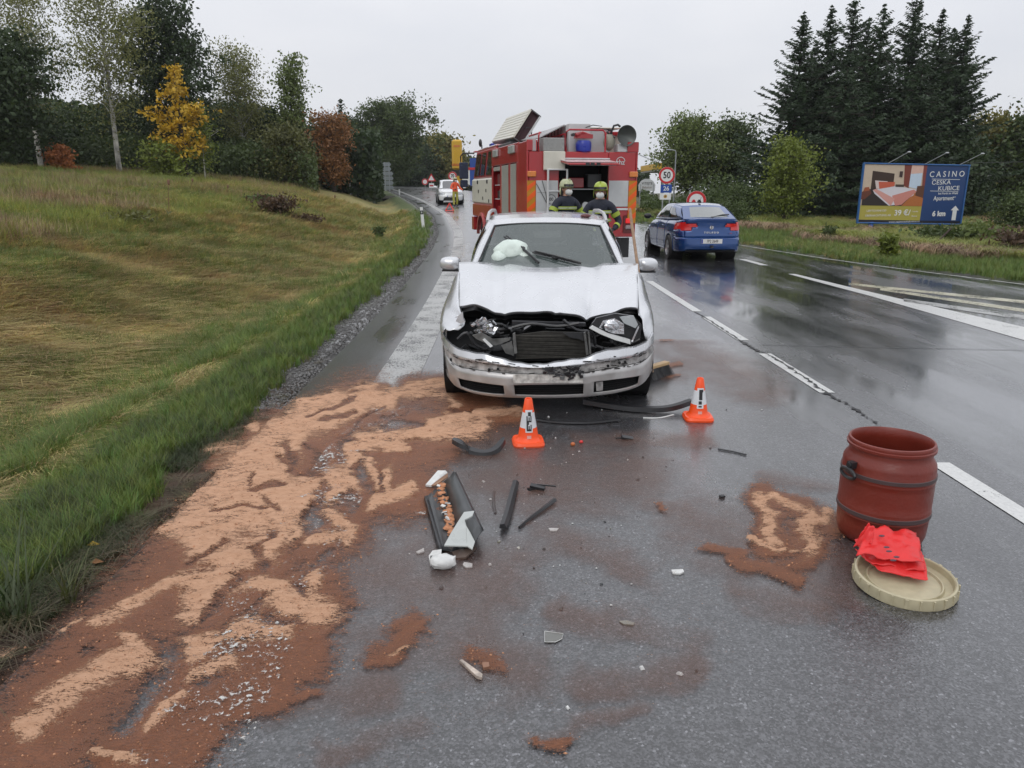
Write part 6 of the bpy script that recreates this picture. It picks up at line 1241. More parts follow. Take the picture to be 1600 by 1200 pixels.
e = MB(); e.prism([(-.55, 0, h-.45), (.55, 0, h-.45), (.58, 0, h-.05), (.42, 0, h+.22), (.15, 0, h+.36), (-.15, 0, h+.36), (-.42, 0, h+.22), (-.58, 0, h-.05)], (0, .05, 0)); e.build('board', GRYW, r); text('VITEJTE', .22, INK, r, cm(0, h+.05), bold=.002); text('Babylon', .2, mat('print_brown', (.12, .07, .03), .5), r, cm(0, h-.2))
for x_ in (-.45, .45): pole(r, x_, 0, h, .05)
p = A(1053, 300, 48); r = thing('street_lamp', 'thin grey street lamp rising behind the 50 sign', 'street lamp', (p.x, p.y, gz(p.x, p.y))); e = MB(); e.tube([(0, 0, 0), (0, 0, 3.7), (-.05, 0, 3.85), (-.35, 0, 3.9)], [.06, .04, .035, .03], 8); e.build('lamp_pole', STL, r, True); e = MB(); e.box((-.45, 0, 3.9), (.35, .12, .07)); e.build('lamp_head', STL, r, bevel=.02)
p = A(1530, 330, 46); r = thing('kiosk', 'dark roadside kiosk with flat roof and coloured posters, right of the billboard', 'kiosk', (26.6, 46, gz(26.6, 46)))
e = MB(); e.box((-.2, 0, 2.45), (3.6, 2.4, .10)); e.build('kiosk_roof', mat('pale_roof_edge', (.35, .36, .33), .6), r); e = MB(); e.box((0, .2, 1.2), (3.0, 1.8, 2.3)); e.build('kiosk_wall', mat('kiosk_dark', (.02, .025, .028), .5), r); text('KIOSK', .3, GRYW, r, cm(.3, 2.1, -.72))
for (x_, z_, w_, h_, c_) in ((-.5, 1.35, .6, .8, (.03, .15, .4)), (-1.1, 1.3, .45, .8, (.03, .12, .06)), (.25, 1.4, .35, .7, (.35, .03, .03)), (-.3, .6, 1.6, .4, (.3, .03, .03)), (-.4, .5, .5, .2, (.5, .5, .55))): e = MB(); e.box((x_, -.73, z_), (w_, .03, h_)); e.build('kiosk_poster', mat('kp%g' % x_, c_, .4), r)
p = A(1465, 398, 23); x_, y_ = p.x, 23; z_ = gz(x_, y_); e = MB(); e.tube([(x_-.35, y_, z_-.1), (x_+.35, y_+.1, z_+.62)], [.03, .025], 6); tag(e.build('leaning_stake', mat('rusty_stake', (.05, .03, .025), .8)), 'dark leaning stake in the verge below the billboard', 'stake')
# ------------------------------------------------------------------ vegetation
def quads(P_, size, rng, asp=1.6, droop=0, dirs=None):
    n = len(P_); a = rng.normal(size=(n, 3)) if dirs is None else dirs+rng.normal(size=(n, 3))*.35
    a[:, 2] -= droop; a /= np.linalg.norm(a, axis=1)[:, None]
    b_ = rng.normal(size=(n, 3)); b_ -= (b_*a).sum(1)[:, None]*a; b_ /= np.linalg.norm(b_, axis=1)[:, None]
    s = (size*(.6+.8*rng.random(n)))[:, None] if np.isscalar(size) else (size*(.6+.8*rng.random(n)))[:, None]
    a = a*s*asp*.5; b_ = b_*s*.5
    v = np.stack([P_-a, P_-a*.1+b_, P_+a, P_-a*.1-b_], 1).reshape(-1, 3); f = np.arange(4*n).reshape(n, 4)
    return v, f
BARK = mat('bark_brown', (.045, .035, .026), .9, var=.4, scale=5); BIRCH = mat('birch_bark', (.36, .35, .32), .7, var=.75, scale=2.6)
def leafm(name, c, var=.28, sc=.8): return mat(name, c, .6, var=var, scale=sc, transl=.25, gloss_var=0)
LM = dict(dark=leafm('leaf_dark', (.034, .058, .017)), mid=leafm('leaf_mid', (.062, .092, .023)), birch=leafm('leaf_birch', (.17, .18, .055)), gold=leafm('leaf_gold', (.52, .33, .022), .3), rust=leafm('leaf_rust', (.25, .115, .038)), dock=leafm('leaf_dock', (.085, .050, .026)), red=leafm('leaf_red', (.30, .105, .030)),
  pale=leafm('leaf_pale', (.13, .17, .045)), olive=leafm('leaf_olive', (.10, .105, .026)), spruce=leafm('needle_spruce', (.032, .056, .022), .4), lime=leafm('leaf_lime', (.15, .19, .026)), yel=leafm('leaf_yellowing', (.18, .165, .038)))
def tree_mesh(H, env, n_limb, n_leaf, size, seed, clus=.5, droop=0, trunk_r=.16, h0=.2, lean=.02, up=.35, airy=False):
    """env: list of (relative height, radius in metres). returns (trunk mesh builder, leaf v, leaf f)"""
    rng = np.random.default_rng(seed); rnd = random.Random(seed); tb = MB(); hs = [e_[0] for e_ in env]; rs = [e_[1] for e_ in env]
    path = [Vector((lean*H*math.sin(k*.9+seed)*k/8, lean*H*math.cos(k*1.3+seed)*k/8, H*k/8*.97)) for k in range(9)]
    tb.tube(path, [trunk_r*(1-k/8.6) for k in range(9)], 8); cen = []; wts = []
    for k in range(n_limb):
        h = h0+(.97-h0)*((k+.5)/n_limb)**.85; rr_ = float(np.interp(h, hs, rs))*rnd.uniform(.55, 1.12); az = k*2.4+rnd.uniform(-.5, .5)
        i = min(7, int(h*8)); base = path[i].lerp(path[i+1], h*8-i); base = Vector((base.x, base.y, h*H*.92)); tip = base+Vector((rr_*math.cos(az), rr_*math.sin(az), rr_*up*rnd.uniform(.3, 1.3)))
        mid = base.lerp(tip, .5)+Vector((0, 0, rr_*.12)); tb.tube([base, mid, tip], [trunk_r*.34*(1.1-h), trunk_r*.2*(1.1-h), .012], 4, cap=False)
        m_ = 3 if rr_ < 1 else 5
        for j in range(m_):
            t = .25+.75*(j+rnd.random())/m_; p = base.lerp(tip, t)+Vector((rnd.gauss(0, .12), rnd.gauss(0, .12), rnd.gauss(0, .1)))*rr_
            cen.append(p); wts.append((.5+rr_)*rnd.uniform(.3, 1.3))
            if not airy and rr_ > .8: q = p+Vector((rnd.gauss(0, .3), rnd.gauss(0, .3), rnd.gauss(0, .22)))*rr_; cen.append(q); wts.append(rr_*rnd.uniform(.2, .9)); tb.tube([p, q], [.02, .008], 3, cap=False)
    cen = np.array([tuple(c_) for c_ in cen]); wts = np.array(wts); wts /= wts.sum(); idx = rng.choice(len(cen), n_leaf, p=wts)
    off = rng.normal(size=(n_leaf, 3))*np.array([1, 1, .7 if not droop else 1.3])*clus*(.6+rng.random(len(cen))[idx][:, None])
    if droop: off[:, 2] -= abs(off[:, 2])*.6
    P_ = cen[idx]+off; P_[:, 2] = np.maximum(P_[:, 2], .1+rng.random(n_leaf)*.3)
    return tb, quads(P_, size, rng, droop=droop)
def tree(name, label, base, tm, bark, leaf, group=None, rz=0, sc=1):
    r = thing(name, label, 'tree', base, rz, group); r.scale = (sc,)*3; tb, (v, f) = tm; tb.build('trunk', bark, r, True); o = link('crown', npmesh('crown', v, f), r, leaf); return r
def pos(px, D): x_ = (px-800)/F*(D*math.cos(PITCH)+.3); return (x_, D, gz(x_, D)-.1)
def hgt(px, pytop, D): return A(px, pytop, D).z-pos(px, D)[2]
TR = [
 ('broadleaf_tree', 'dark dense broadleaf tree filling the far left edge', 5, 41, 25, [(.1, 2.2), (.35, 3.4), (.6, 3.2), (.85, 2.2), (1, .6)], 60, 24000, .14, .42, 0, BARK, 'dark', dict()),
 ('birch_tree', 'thin airy birch second from the left edge, greyish sparse crown', 75, 48, -70, [(.2, .6), (.35, 2.0), (.6, 2.6), (.85, 1.7), (1, .4)], 54, 8500, .085, .42, .8, BIRCH, 'birch', dict(up=.9, airy=True, h0=.3)),
 ('birch_tree', 'tall birch with white lower trunk, left of the dark oak', 195, 47, -90, [(.25, .9), (.4, 2.4), (.65, 2.6), (.85, 2.0), (1, .5)], 62, 10500, .09, .45, .8, BIRCH, 'birch', dict(up=.9, airy=True, h0=.26, lean=.012)),
 ('oak_tree', 'tall dark green broadleaf tree behind the yellow tree', 285, 52, -25, [(.15, 1.5), (.4, 3.0), (.65, 3.0), (.9, 2.0), (1, .8)], 50, 19000, .14, .34, 0, BARK, 'dark', dict(h0=.15)),
 ('yellow_tree', 'slender bright yellow autumn tree', 297, 45, 82, [(.1, 1.0), (.3, 1.9), (.45, 1.0), (.52, 2.0), (.6, 1.0), (.8, .8), (1, .25)], 30, 2600, .13, .15, 0, BARK, 'gold', dict(h0=.2)),
 ('birch_tree', 'pale feathery birch right of the yellow tree', 388, 58, 62, [(.2, 1.0), (.45, 2.3), (.7, 2.2), (.9, 1.3), (1, .4)], 58, 10500, .095, .40, .6, BIRCH, 'birch', dict(up=.9, airy=True, h0=.25)),
 ('poplar_tree', 'narrow light green poplar rising above the wood edge', 466, 60, 72, [(.1, 1.2), (.5, 1.2), (.7, 1.1), (.85, 1.0), (1, .4)], 46, 6500, .13, .26, .2, BARK, 'pale', dict(up=1.4, h0=.15)),
 ('olive_tree', 'low bushy olive-brown tree in front of the poplar', 452, 52, 188, [(.05, 1.9), (.4, 2.0), (.75, 1.3), (1, .3)], 46, 10000, .12, .35, 0, BARK, 'olive', dict(h0=.05)),
 ('rust_tree', 'rust-red autumn tree at the wood edge', 524, 58, 166, [(.1, 1.0), (.3, 1.5), (.5, 1.2), (.8, 1.7), (1, .6)], 40, 6000, .12, .26, 0, BARK, 'rust', dict(h0=.12)),
 ('round_oak', 'large round-crowned dark oak left of the road bend', 612, 100, 152, [(.1, 3.4), (.4, 5.3), (.7, 5.1), (.9, 3.3), (1, 1.2)], 70, 24000, .19, .42, 0, BARK, 'mid', dict(h0=.1)),
 ('yellowing_tree', 'round tree with yellowing top beyond the road bend', 686, 125, 210, [(.1, 3.5), (.5, 4.4), (.8, 3.2), (1, .8)], 60, 9000, .34, .7, 0, BARK, 'yel', dict(h0=.08)),
 ('dark_tree', 'dark tree between the round oak and the yellowing tree', 655, 122, 228, [(.05, 3.4), (.5, 3.8), (.85, 2.4), (1, .7)], 50, 8000, .32, .6, 0, BARK, 'dark', dict(h0=.05)),
 ('dark_tree', 'dark green tree directly behind the rust tree', 556, 100, 180, [(.05, 3), (.5, 3.2), (.85, 2.2), (1, .6)], 50, 10000, .24, .5, 0, BARK, 'dark', dict(h0=.05)),
 ('red_shrub', 'small orange-red shrub at the field edge', 103, 42, 226, [(.05, .8), (.5, .75), (1, .25)], 18, 1800, .09, .16, 0, BARK, 'red', dict(h0=.08, trunk_r=.04)),
 ('yellow_sapling', 'low yellow-green sapling under the yellow tree', 262, 44, 218, [(.05, 1.3), (.5, 1.3), (1, .4)], 22, 2200, .11, .24, 0, BARK, 'lime', dict(h0=.08, trunk_r=.05)),
 ('birch_tree', 'slim young birch with yellow leaves near the yellow tree', 326, 46, 150, [(.2, .6), (.5, .9), (1, .2)], 24, 1800, .09, .22, .3, BIRCH, 'lime', dict(h0=.2, trunk_r=.05, up=.8)),
 ('broadleaf_tree', 'dark bushy tree below the first birch', 45, 50, 150, [(.05, 2.6), (.5, 2.8), (1, .8)], 44, 14000, .14, .4, 0, BARK, 'dark', dict(h0=.05)),
 ('broadleaf_tree', 'mid green bushy tree between the two tall birches', 135, 58, 172, [(.05, 3), (.5, 3.2), (1, .9)], 44, 14000, .14, .45, 0, BARK, 'mid', dict(h0=.05)),
 ('broadleaf_tree', 'dark bushy tree beneath the pale birch', 372, 62, 165, [(.05, 3), (.5, 3.0), (1, .9)], 44, 14000, .14, .45, 0, BARK, 'dark', dict(h0=.05)),
 ('broadleaf_tree', 'dark bushy tree behind the birch with the white trunk', 225, 60, 150, [(.05, 3), (.5, 3.2), (1, 1)], 44, 14000, .14, .45, 0, BARK, 'dark', dict(h0=.05)),
 ('lime_tree', 'rounded light green tree behind the 50 sign', 1072, 58, 168, [(.12, 1.0), (.3, 2.3), (.6, 2.4), (.85, 1.6), (1, .5)], 60, 12000, .13, .34, 0, BARK, 'pale', dict(h0=.2)),
 ('lime_tree', 'rounded green tree left of the spruces', 1134, 60, 176, [(.12, 1.3), (.3, 2.7), (.6, 2.7), (.85, 1.7), (1, .5)], 60, 13000, .13, .36, 0, BARK, 'mid', dict(h0=.15)),
 ('bright_shrub', 'tall yellow-green bush in front of the spruces', 1226, 37, 208, [(.02, 1.4), (.4, 1.5), (.75, 1.0), (1, .3)], 46, 8500, .085, .24, 0, BARK, 'lime', dict(h0=.04, trunk_r=.08, up=.9)),
 ('olive_tree', 'olive-brown tree just right of the spruces', 1530, 52, 168, [(.05, 2.2), (.5, 2.2), (1, .8)], 44, 9500, .15, .40, 0, BARK, 'yel', dict(h0=.05)),
 ('broadleaf_tree', 'dark green tree at the right edge of the picture', 1598, 50, 166, [(.05, 2.8), (.5, 2.8), (1, 1.2)], 50, 12000, .16, .42, 0, BARK, 'mid', dict(h0=.05)),
 ('broadleaf_tree', 'dark low tree standing behind the billboard', 1468, 44, 210, [(.02, 2.6), (.5, 2.4), (1, .8)], 44, 10000, .15, .40, 0, BARK, 'dark', dict(h0=.03)),
 ('green_bush', 'fresh green bush right of the kiosk', 1590, 31, 300, [(.02, .9), (.5, .9), (1, .4)], 20, 4200, .07, .2, 0, BARK, 'mid', dict(h0=.05, trunk_r=.03)),
 ('green_bush', 'dark green bush left of the bright bush', 1165, 42, 292, [(.02, 1.3), (.5, 1.3), (1, .5)], 20, 5200, .08, .26, 0, BARK, 'mid', dict(h0=.05, trunk_r=.03)),
 ('green_bush', 'low green bush between the blue car and the spruces', 1135, 34, 322, [(.02, .9), (.5, .9), (1, .5)], 18, 4200, .06, .2, 0, BARK, 'mid', dict(h0=.05, trunk_r=.03)),
]
for i, (nm, lb, px, D, pt, env, nl, nf, sz, cl_, dr__, bk, lf, kw) in enumerate(TR):
    b_ = pos(px, D); H_ = hgt(px, pt, D); kw = dict(kw); kw.setdefault('trunk_r', .17)
    tree(nm, lb, b_, tree_mesh(H_, env, nl, nf, sz, 40+i, clus=cl_, droop=dr__, **kw), bk, LM[lf])
def spruce_mesh(H, R0, seed, dens=1.0):
    rnd = random.Random(seed); rng = np.random.default_rng(seed); tb = MB(); tb.tube([(0, 0, 0), (.05, .03, H*.5), (0, 0, H*.99)], [.18, .11, .012], 7); Ps = []; Ds = []; Sz = []
    nlev = int(H*6.5)
    for k in range(nlev):
        t = (k+rnd.random()*.7)/nlev; z = .3+t*(H-.45); R1 = R0*1.95*(1-t)**.88*rnd.uniform(.5, 1.15)+.04; nb = rnd.randint(4, 6)
        for j in range(nb):
            az = rnd.uniform(0, 2*PI); L_ = R1*rnd.uniform(.6, 1.15); rise = rnd.uniform(-.06, .10); dx, dy = math.cos(az), math.sin(az); m_ = max(3, int(L_*11*dens)); tip = None
            for q in range(m_):
                s = (q+.5)/m_; zz = z-(.30-.55*t)*L_*s+.26*L_*s*s+rise*s*L_; w = .32*L_*(1-s)**.7*.6+.02
                for side in (-1, 1, 0):
                    lat = side*w*rnd.uniform(.3, 1); Ps.append((dx*L_*s-dy*lat, dy*L_*s+dx*lat, zz-.03*rnd.random()-.10*abs(lat))); Ds.append((dx*.8-dy*side*.9, dy*.8+dx*side*.9, -.35)); Sz.append((.07+.08*rnd.random())*(1-.35*t))
            if L_ > .5: tb.tube([(0, 0, z), (dx*L_*.9, dy*L_*.9, z-.05*L_)], [.022, .006], 3, cap=False)
    return tb, quads(np.array(Ps), np.array(Sz)*1.0, rng, asp=2.6, dirs=np.array(Ds))
SP = [(1228, 46, 14, 2.3, 'spruce furthest left in the group, lone low branches reaching left'), (1268, 47, 4, 2.4, 'second spruce from the left, forked ragged tip'), (1302, 49, -12, 2.2, 'spruce behind and between the second and the middle one'), (1345, 45, 2, 2.5, 'middle spruce with pointed open tip'), (1390, 47, -25, 2.6, 'tallest dense spruce right of the middle'), (1432, 48, 8, 2.3, 'spruce with narrow dark tip, second from the right'), (1470, 46, 18, 2.3, 'outermost right spruce with clean pointed tip'), (1412, 44, 90, 2.4, 'shorter dense spruce directly behind the billboard'), (1250, 49, 60, 2.4, 'rear spruce filling the gap behind the two leftmost'), (1325, 50, 22, 2.3, 'rear spruce just left of the middle tip'), (1452, 50, 40, 2.4, 'rear spruce between the two right tips'), (1300, 43, 100, 2.4, 'shorter dense spruce behind the bright bush')]
for i, (px, D, pt, R0, lb) in enumerate(SP):
    b_ = pos(px, D); H_ = hgt(px, pt, D); tree('spruce_tree', lb, b_, spruce_mesh(H_, R0, 90+i), BARK, LM['spruce'], 'spruces in a tight group on the right')
for px, D, pt, R0, lb in ((541, 76, 152, 1.9, 'dark spruce tip poking above the rust tree'), (437, 66, 160, 1.8, 'dark spruce between the pale birch and the poplar'), (668, 118, 222, 1.8, 'tiny spruce tip left of the yellowing tree')):
    b_ = pos(px, D); tree('spruce_tree', lb, b_, spruce_mesh(hgt(px, pt, D), R0, D, .6), BARK, LM['spruce'])
# woodland mass behind the named trees
def mass(name, label, xs0, xs1, D0, D1, topf, n, size, m_, seed):
    rng = np.random.default_rng(seed); px = rng.uniform(xs0, xs1, n); D = rng.uniform(D0, D1, n); x_ = (px-800)/F*D*.975; g_ = ground(x_, D)
    ang_ = np.arctan((600-np.array([topf(p_) for p_ in px]))/F)-PITCH; top = CAMH+D*np.tan(ang_); top = top+(fbm(x_, D, .35, 3, seed)-.5)*3.2
    t = rng.random(n)**.8; v, f = quads(np.stack([x_, D, g_+(top-g_)*t], -1), size, rng); o = link(name, npmesh(name, v, f), None, m_); return tag(o, label, kind='stuff')
mass('woodland', 'dark mass of woodland behind the field edge trees', -120, 600, 60, 74, lambda p_: np.interp(p_, [-120, 0, 130, 200, 330, 420, 500, 600], [140, 140, 168, 178, 172, 180, 195, 215]), 60000, .28, LM['dark'], 5)
mass('undergrowth', 'dark undergrowth along the wood edge', -120, 500, 50, 60, lambda p_: np.interp(p_, [-120, 0, 200, 330, 450, 600], [215, 215, 222, 225, 235, 255]), 46000, .15, LM['mid'], 6)
mass('woodland', 'distant woodland beyond the road bend', 560, 1010, 128, 150, lambda p_: np.interp(p_, [560, 600, 650, 720, 760, 1010], [200, 215, 235, 240, 262, 268]), 16000, .6, LM['dark'], 7)
mass('woodland', 'dark woodland behind the spruces and billboard', 1185, 1760, 52, 66, lambda p_: np.interp(p_, [1185, 1300, 1500, 1760], [255, 215, 205, 180]), 40000, .26, LM['dark'], 8)
mass('undergrowth', 'green hedge growth right of the road behind the signs', 1000, 1300, 44, 56, lambda p_: np.interp(p_, [1000, 1060, 1200, 1300], [305, 298, 292, 290]), 14000, .12, LM['mid'], 9)

# ------------------------------------------------------------------ grass by geometry nodes
def tuft(name, n, h, w, spread, lean, seed, m_, segs=3, flat=0):
    rng = np.random.default_rng(seed); V = []; Fc = []
    for k in range(n):
        a = rng.uniform(0, 2*PI); r_ = spread*math.sqrt(rng.random()); x0, y0 = r_*math.cos(a), r_*math.sin(a); b_ = rng.uniform(0, 2*PI); ln = lean*rng.uniform(.3, 1.5); hh = h*rng.uniform(.45, 1.15); dx, dy = math.cos(b_), math.sin(b_); o = len(V)
        if flat: dx, dy = dx*.4+.9, dy*.4+.1
        for s in range(segs+1):
            t = s/segs; ww = w*(1-t*.92); z = hh*(t-(flat*t*t if flat else 0)); q = ln*hh*t**1.7
            V += [(x0+dx*q-dy*ww/2, y0+dy*q+dx*ww/2, z), (x0+dx*q+dy*ww/2, y0+dy*q-dx*ww/2, z)]
        Fc += [(o+2*s, o+2*s+1, o+2*s+3, o+2*s+2) for s in range(segs)]
    me = npmesh(name, V, Fc, True); me.materials.append(m_); o = bpy.data.objects.new(name, me); return o
GM = dict(green=mat('grass_green', (.130, .185, .034), .5, var=.35, scale=2.2, obj_rand=.35, transl=.3, gloss_var=0), dark=mat('grass_dark', (.055, .075, .022), .5, var=.4, scale=2.2, obj_rand=.35, transl=.25, gloss_var=0),
  straw=mat('grass_straw', (.50, .395, .165), .65, var=.35, scale=1.1, obj_rand=.4, transl=.25, gloss_var=0), olive=mat('grass_olive', (.25, .275, .060), .6, var=.35, scale=1.3, obj_rand=.35, transl=.3, gloss_var=0), brown=mat('grass_brown', (.24, .165, .09), .7, var=.4, scale=1.3, obj_rand=.35, gloss_var=0))
def scatter(name, label, P_, rot, sc, proto, tilt=None):
    me = bpy.data.meshes.new(name); me.vertices.add(len(P_)); me.vertices.foreach_set('co', np.asarray(P_, np.float32).ravel())
    R3 = np.zeros((len(P_), 3), np.float32); R3[:, 2] = rot
    if tilt is not None: R3[:, :2] = tilt
    a = me.attributes.new('rot', 'FLOAT_VECTOR', 'POINT'); a.data.foreach_set('vector', R3.ravel()); a = me.attributes.new('sc', 'FLOAT', 'POINT'); a.data.foreach_set('value', np.asarray(sc, np.float32))
    o = bpy.data.objects.new(name, me); COL.objects.link(o); ng = bpy.data.node_groups.new(name, 'GeometryNodeTree'); ng.interface.new_socket('Geometry', in_out='INPUT', socket_type='NodeSocketGeometry'); ng.interface.new_socket('Geometry', in_out='OUTPUT', socket_type='NodeSocketGeometry')
    n = ng.nodes; l = ng.links; gi, go = n.new('NodeGroupInput'), n.new('NodeGroupOutput'); ip = n.new('GeometryNodeInstanceOnPoints'); oi = n.new('GeometryNodeObjectInfo'); oi.inputs['Object'].default_value = proto; oi.inputs['As Instance'].default_value = True
    m2p = n.new('GeometryNodeMeshToPoints'); l.new(gi.outputs[0], m2p.inputs[0]); l.new(m2p.outputs[0], ip.inputs['Points']); l.new(oi.outputs['Geometry'], ip.inputs['Instance'])
    ar = n.new('GeometryNodeInputNamedAttribute'); ar.data_type = 'FLOAT_VECTOR'; ar.inputs[0].default_value = 'rot'; e2 = n.new('FunctionNodeEulerToRotation'); l.new(ar.outputs[0], e2.inputs[0]); l.new(e2.outputs[0], ip.inputs['Rotation'])
    as_ = n.new('GeometryNodeInputNamedAttribute'); as_.data_type = 'FLOAT'; as_.inputs[0].default_value = 'sc'; l.new(as_.outputs[0], ip.inputs['Scale']); l.new(ip.outputs[0], go.inputs[0])
    o.modifiers.new('g', 'NODES').node_group = ng; return tag(o, label, kind='stuff')
def polar(n, r0, r1, a0, a1, rng):
    r_ = r0*(r1/r0)**rng.random(n); a = rng.uniform(R_(a0), R_(a1), n); return r_*np.sin(a), r_*np.cos(a), r_
rng = np.random.default_rng(77)
def zone(n, r0, r1, a0, a1, smin, smax, dens=None):
    x_, y_, r_ = polar(n, r0, r1, a0, a1, rng); s = eL(y_)-x_+(fbm(x_, y_, 1.5, 3, 4)-.5)*.5; k = (s > smin) & (s < smax)
    if dens is not None: k &= dens(x_, y_)
    x_, y_, r_ = x_[k], y_[k], r_[k]; return x_, y_, r_, ground(x_, y_)-.01
TF = dict(g1=tuft('blade_tuft_green', 16, .12, .006, .05, .6, 1, GM['green']), g2=tuft('blade_tuft_dark', 16, .14, .007, .06, 1.1, 2, GM['dark']), s1=tuft('blade_tuft_straw', 18, .34, .012, .10, 1.3, 3, GM['straw'], 3, .55), s2=tuft('blade_tuft_olive', 18, .30, .012, .11, 1.0, 4, GM['olive'], 3, .4), b1=tuft('blade_tuft_brown', 14, .26, .012, .10, 1.3, 5, GM['brown'], 3, .5), f1=tuft('field_clump', 26, .30, .012, .2, .5, 6, GM['olive'], 2), f2=tuft('field_clump_straw', 24, .34, .014, .2, .5, 7, GM['brown'], 2), m1=tuft('mud_tuft', 16, .22, .009, .08, 1.4, 9, mat('grass_muddy', (.085, .068, .032), .6, var=.4, scale=3, obj_rand=.4, gloss_var=0), 3, .5), g3=tuft('long_leaf_tuft', 22, .34, .013, .05, .9, 8, GM['dark'], 4))
x_, y_, r_, z_ = zone(60000, 2.2, 45, -42, -2, .32, 1.65); scatter('verge_grass', 'bright green grass on the left verge', np.stack([x_, y_, z_], -1), rng.uniform(0, 6.28, len(x_)), rng.uniform(.55, 1.1, len(x_))*np.clip(.75+r_*.035, .8, 1.7), TF['g1'])
x_, y_, r_, z_ = zone(42000, 2.0, 26, -46, -4, .05, 1.0, lambda a, b: (pnoise(a, b, 3, 7) > .4) & ((eL(b)-a > .4) | ((b < 5.4) & (eL(b)-a > .10)))); scatter('verge_grass', 'dark trodden grass along the road edge', np.stack([x_, y_, z_], -1), rng.uniform(0, 6.28, len(x_)), rng.uniform(.4, .9, len(x_))*np.interp(eL(y_)-x_, [0, .5], [.55, 1]), TF['g2'])
fl = np.arctan2
def down(n): return rng.normal(-.35, .7, n)
x_, y_, r_, z_ = zone(75000, 3.2, 48, -46, -3, 1.3, 12, lambda a, b: pnoise(a, b, .9, 17) > .12); scatter('hay_grass', 'matted straw-coloured grass on the bank', np.stack([x_, y_, z_], -1), down(len(x_)), rng.uniform(.6, 1.25, len(x_))*np.clip(.7+r_*.02, .8, 1.5), TF['s1'])
x_, y_, r_, z_ = zone(50000, 3.2, 48, -46, -3, 1.2, 14, lambda a, b: pnoise(a, b, .8, 27) > .3); scatter('hay_grass', 'olive green grass mixed into the bank', np.stack([x_, y_, z_], -1), down(len(x_)), rng.uniform(.5, 1.15, len(x_))*np.clip(.7+r_*.02, .8, 1.5), TF['s2'])
x_, y_, r_, z_ = zone(26000, 3.2, 48, -46, -3, 1.4, 14, lambda a, b: pnoise(a, b, .7, 37) > .72); scatter('hay_grass', 'brown dead grass patches on the bank', np.stack([x_, y_, z_], -1), down(len(x_)), rng.uniform(.5, 1.1, len(x_))*np.clip(.7+r_*.02, .8, 1.4), TF['b1'])
x_, y_, r_, z_ = zone(26000, 14, 75, -47, -8, 7, 80, lambda a, b: pnoise(a, b, .3, 47) > .35); scatter('field_grass', 'olive field grass reaching to the trees', np.stack([x_, y_, z_], -1), rng.uniform(0, 6.28, len(x_)), rng.uniform(.6, 1.3, len(x_)), TF['f1'])
x_, y_, r_, z_ = zone(20000, 14, 75, -47, -8, 7, 80, lambda a, b: pnoise(a, b, .25, 57) > .42); scatter('field_grass', 'straw field grass reaching to the trees', np.stack([x_, y_, z_], -1), rng.uniform(0, 6.28, len(x_)), rng.uniform(.6, 1.3, len(x_)), TF['f2'])
x_, y_, r_ = polar(60000, 12, 62, 8, 44, rng); q_ = x_-eR(y_)+(fbm(x_, y_, 1.2, 3, 4)-.5)*.5; k = (q_ > .1) & (q_ < 30); x_, y_, q_ = x_[k], y_[k], q_[k]
h_ = len(x_)//2; z_ = ground(x_, y_)-.01; lush = fbm(x_, y_, .5, 3, 88)
for nm, m_, tf, a_, b_, lb in (('verge_grass', q_ < 6, 'g1', .7, 1.5, 'mown green grass on the right verge'), ('weeds', (q_ > 4) & (lush > .45), 's2', 1.0, 2.2, 'tall green weeds below the billboard'), ('weeds', (q_ > 3) & (lush < .5), 'b1', 1.0, 2.2, 'brown weeds and dead stalks on the right verge'), ('verge_grass', (q_ < 4.5) & (lush < .42), 's1', .3, .6, 'brownish worn tufts by the right road edge')):
    n_ = int(m_.sum()); scatter(nm, lb, np.stack([x_[m_], y_[m_], z_[m_]], -1), rng.uniform(0, 6.28, n_), rng.uniform(a_, b_, n_), TF[tf])
x_, y_, r_, z_ = zone(6000, 2.0, 10, -50, -4, .04, .95, lambda a, b: (eL(b)-a < .62-.09*b) | ((eL(b)-a < .35) & (b < 7.5) & (pnoise(a, b, 6, 18) > .55))); scatter('dead_grass', 'trampled brown dead grass and mud by the sand', np.stack([x_, y_, z_], -1), rng.uniform(0, 6.28, len(x_)), rng.uniform(.3, .55, len(x_)), TF['m1'])
x_, y_, r_, z_ = zone(110000, 3.5, 48, -46, -3, 1.3, 22, lambda a, b: pnoise(a, b, .45, 67)*.6+pnoise(a, b, 1.6, 68)*.4 > .48); scatter('bank_grass', 'fresh green grass patches growing through the hay', np.stack([x_, y_, z_], -1), rng.uniform(0, 6.28, len(x_)), rng.uniform(.9, 1.9, len(x_))*np.clip(.8+r_*.02, .9, 1.5), TF['g1'])
# single plants
def plant(name, label, px, py, h, r0, n, size, leaf, seed, cat='plant', stems=6):
    p = T(px, py); r = thing(name, label, cat, p); rng_ = np.random.default_rng(seed); rnd = random.Random(seed); e = MB(); P_ = []
    for k in range(stems):
        a = rnd.uniform(0, 2*PI); q = Vector((math.cos(a)*r0*rnd.random(), math.sin(a)*r0*rnd.random()*.8, h*rnd.uniform(.7, 1.05))); e.tube([(q.x*.3, q.y*.3, 0), q*.6, q], [.008, .006, .003], 4, cap=False)
        for j in range(n//stems): t = rnd.uniform(.15, 1); c_ = q*t; P_.append((c_.x+rnd.gauss(0, r0*.22), c_.y+rnd.gauss(0, r0*.22), max(.01, c_.z+rnd.gauss(0, h*.08))))
    e.build('stems', BARK, r); v, f = quads(np.array(P_), size, rng_, asp=2.4); link('foliage', npmesh('foliage', v, f), r, leaf); return r
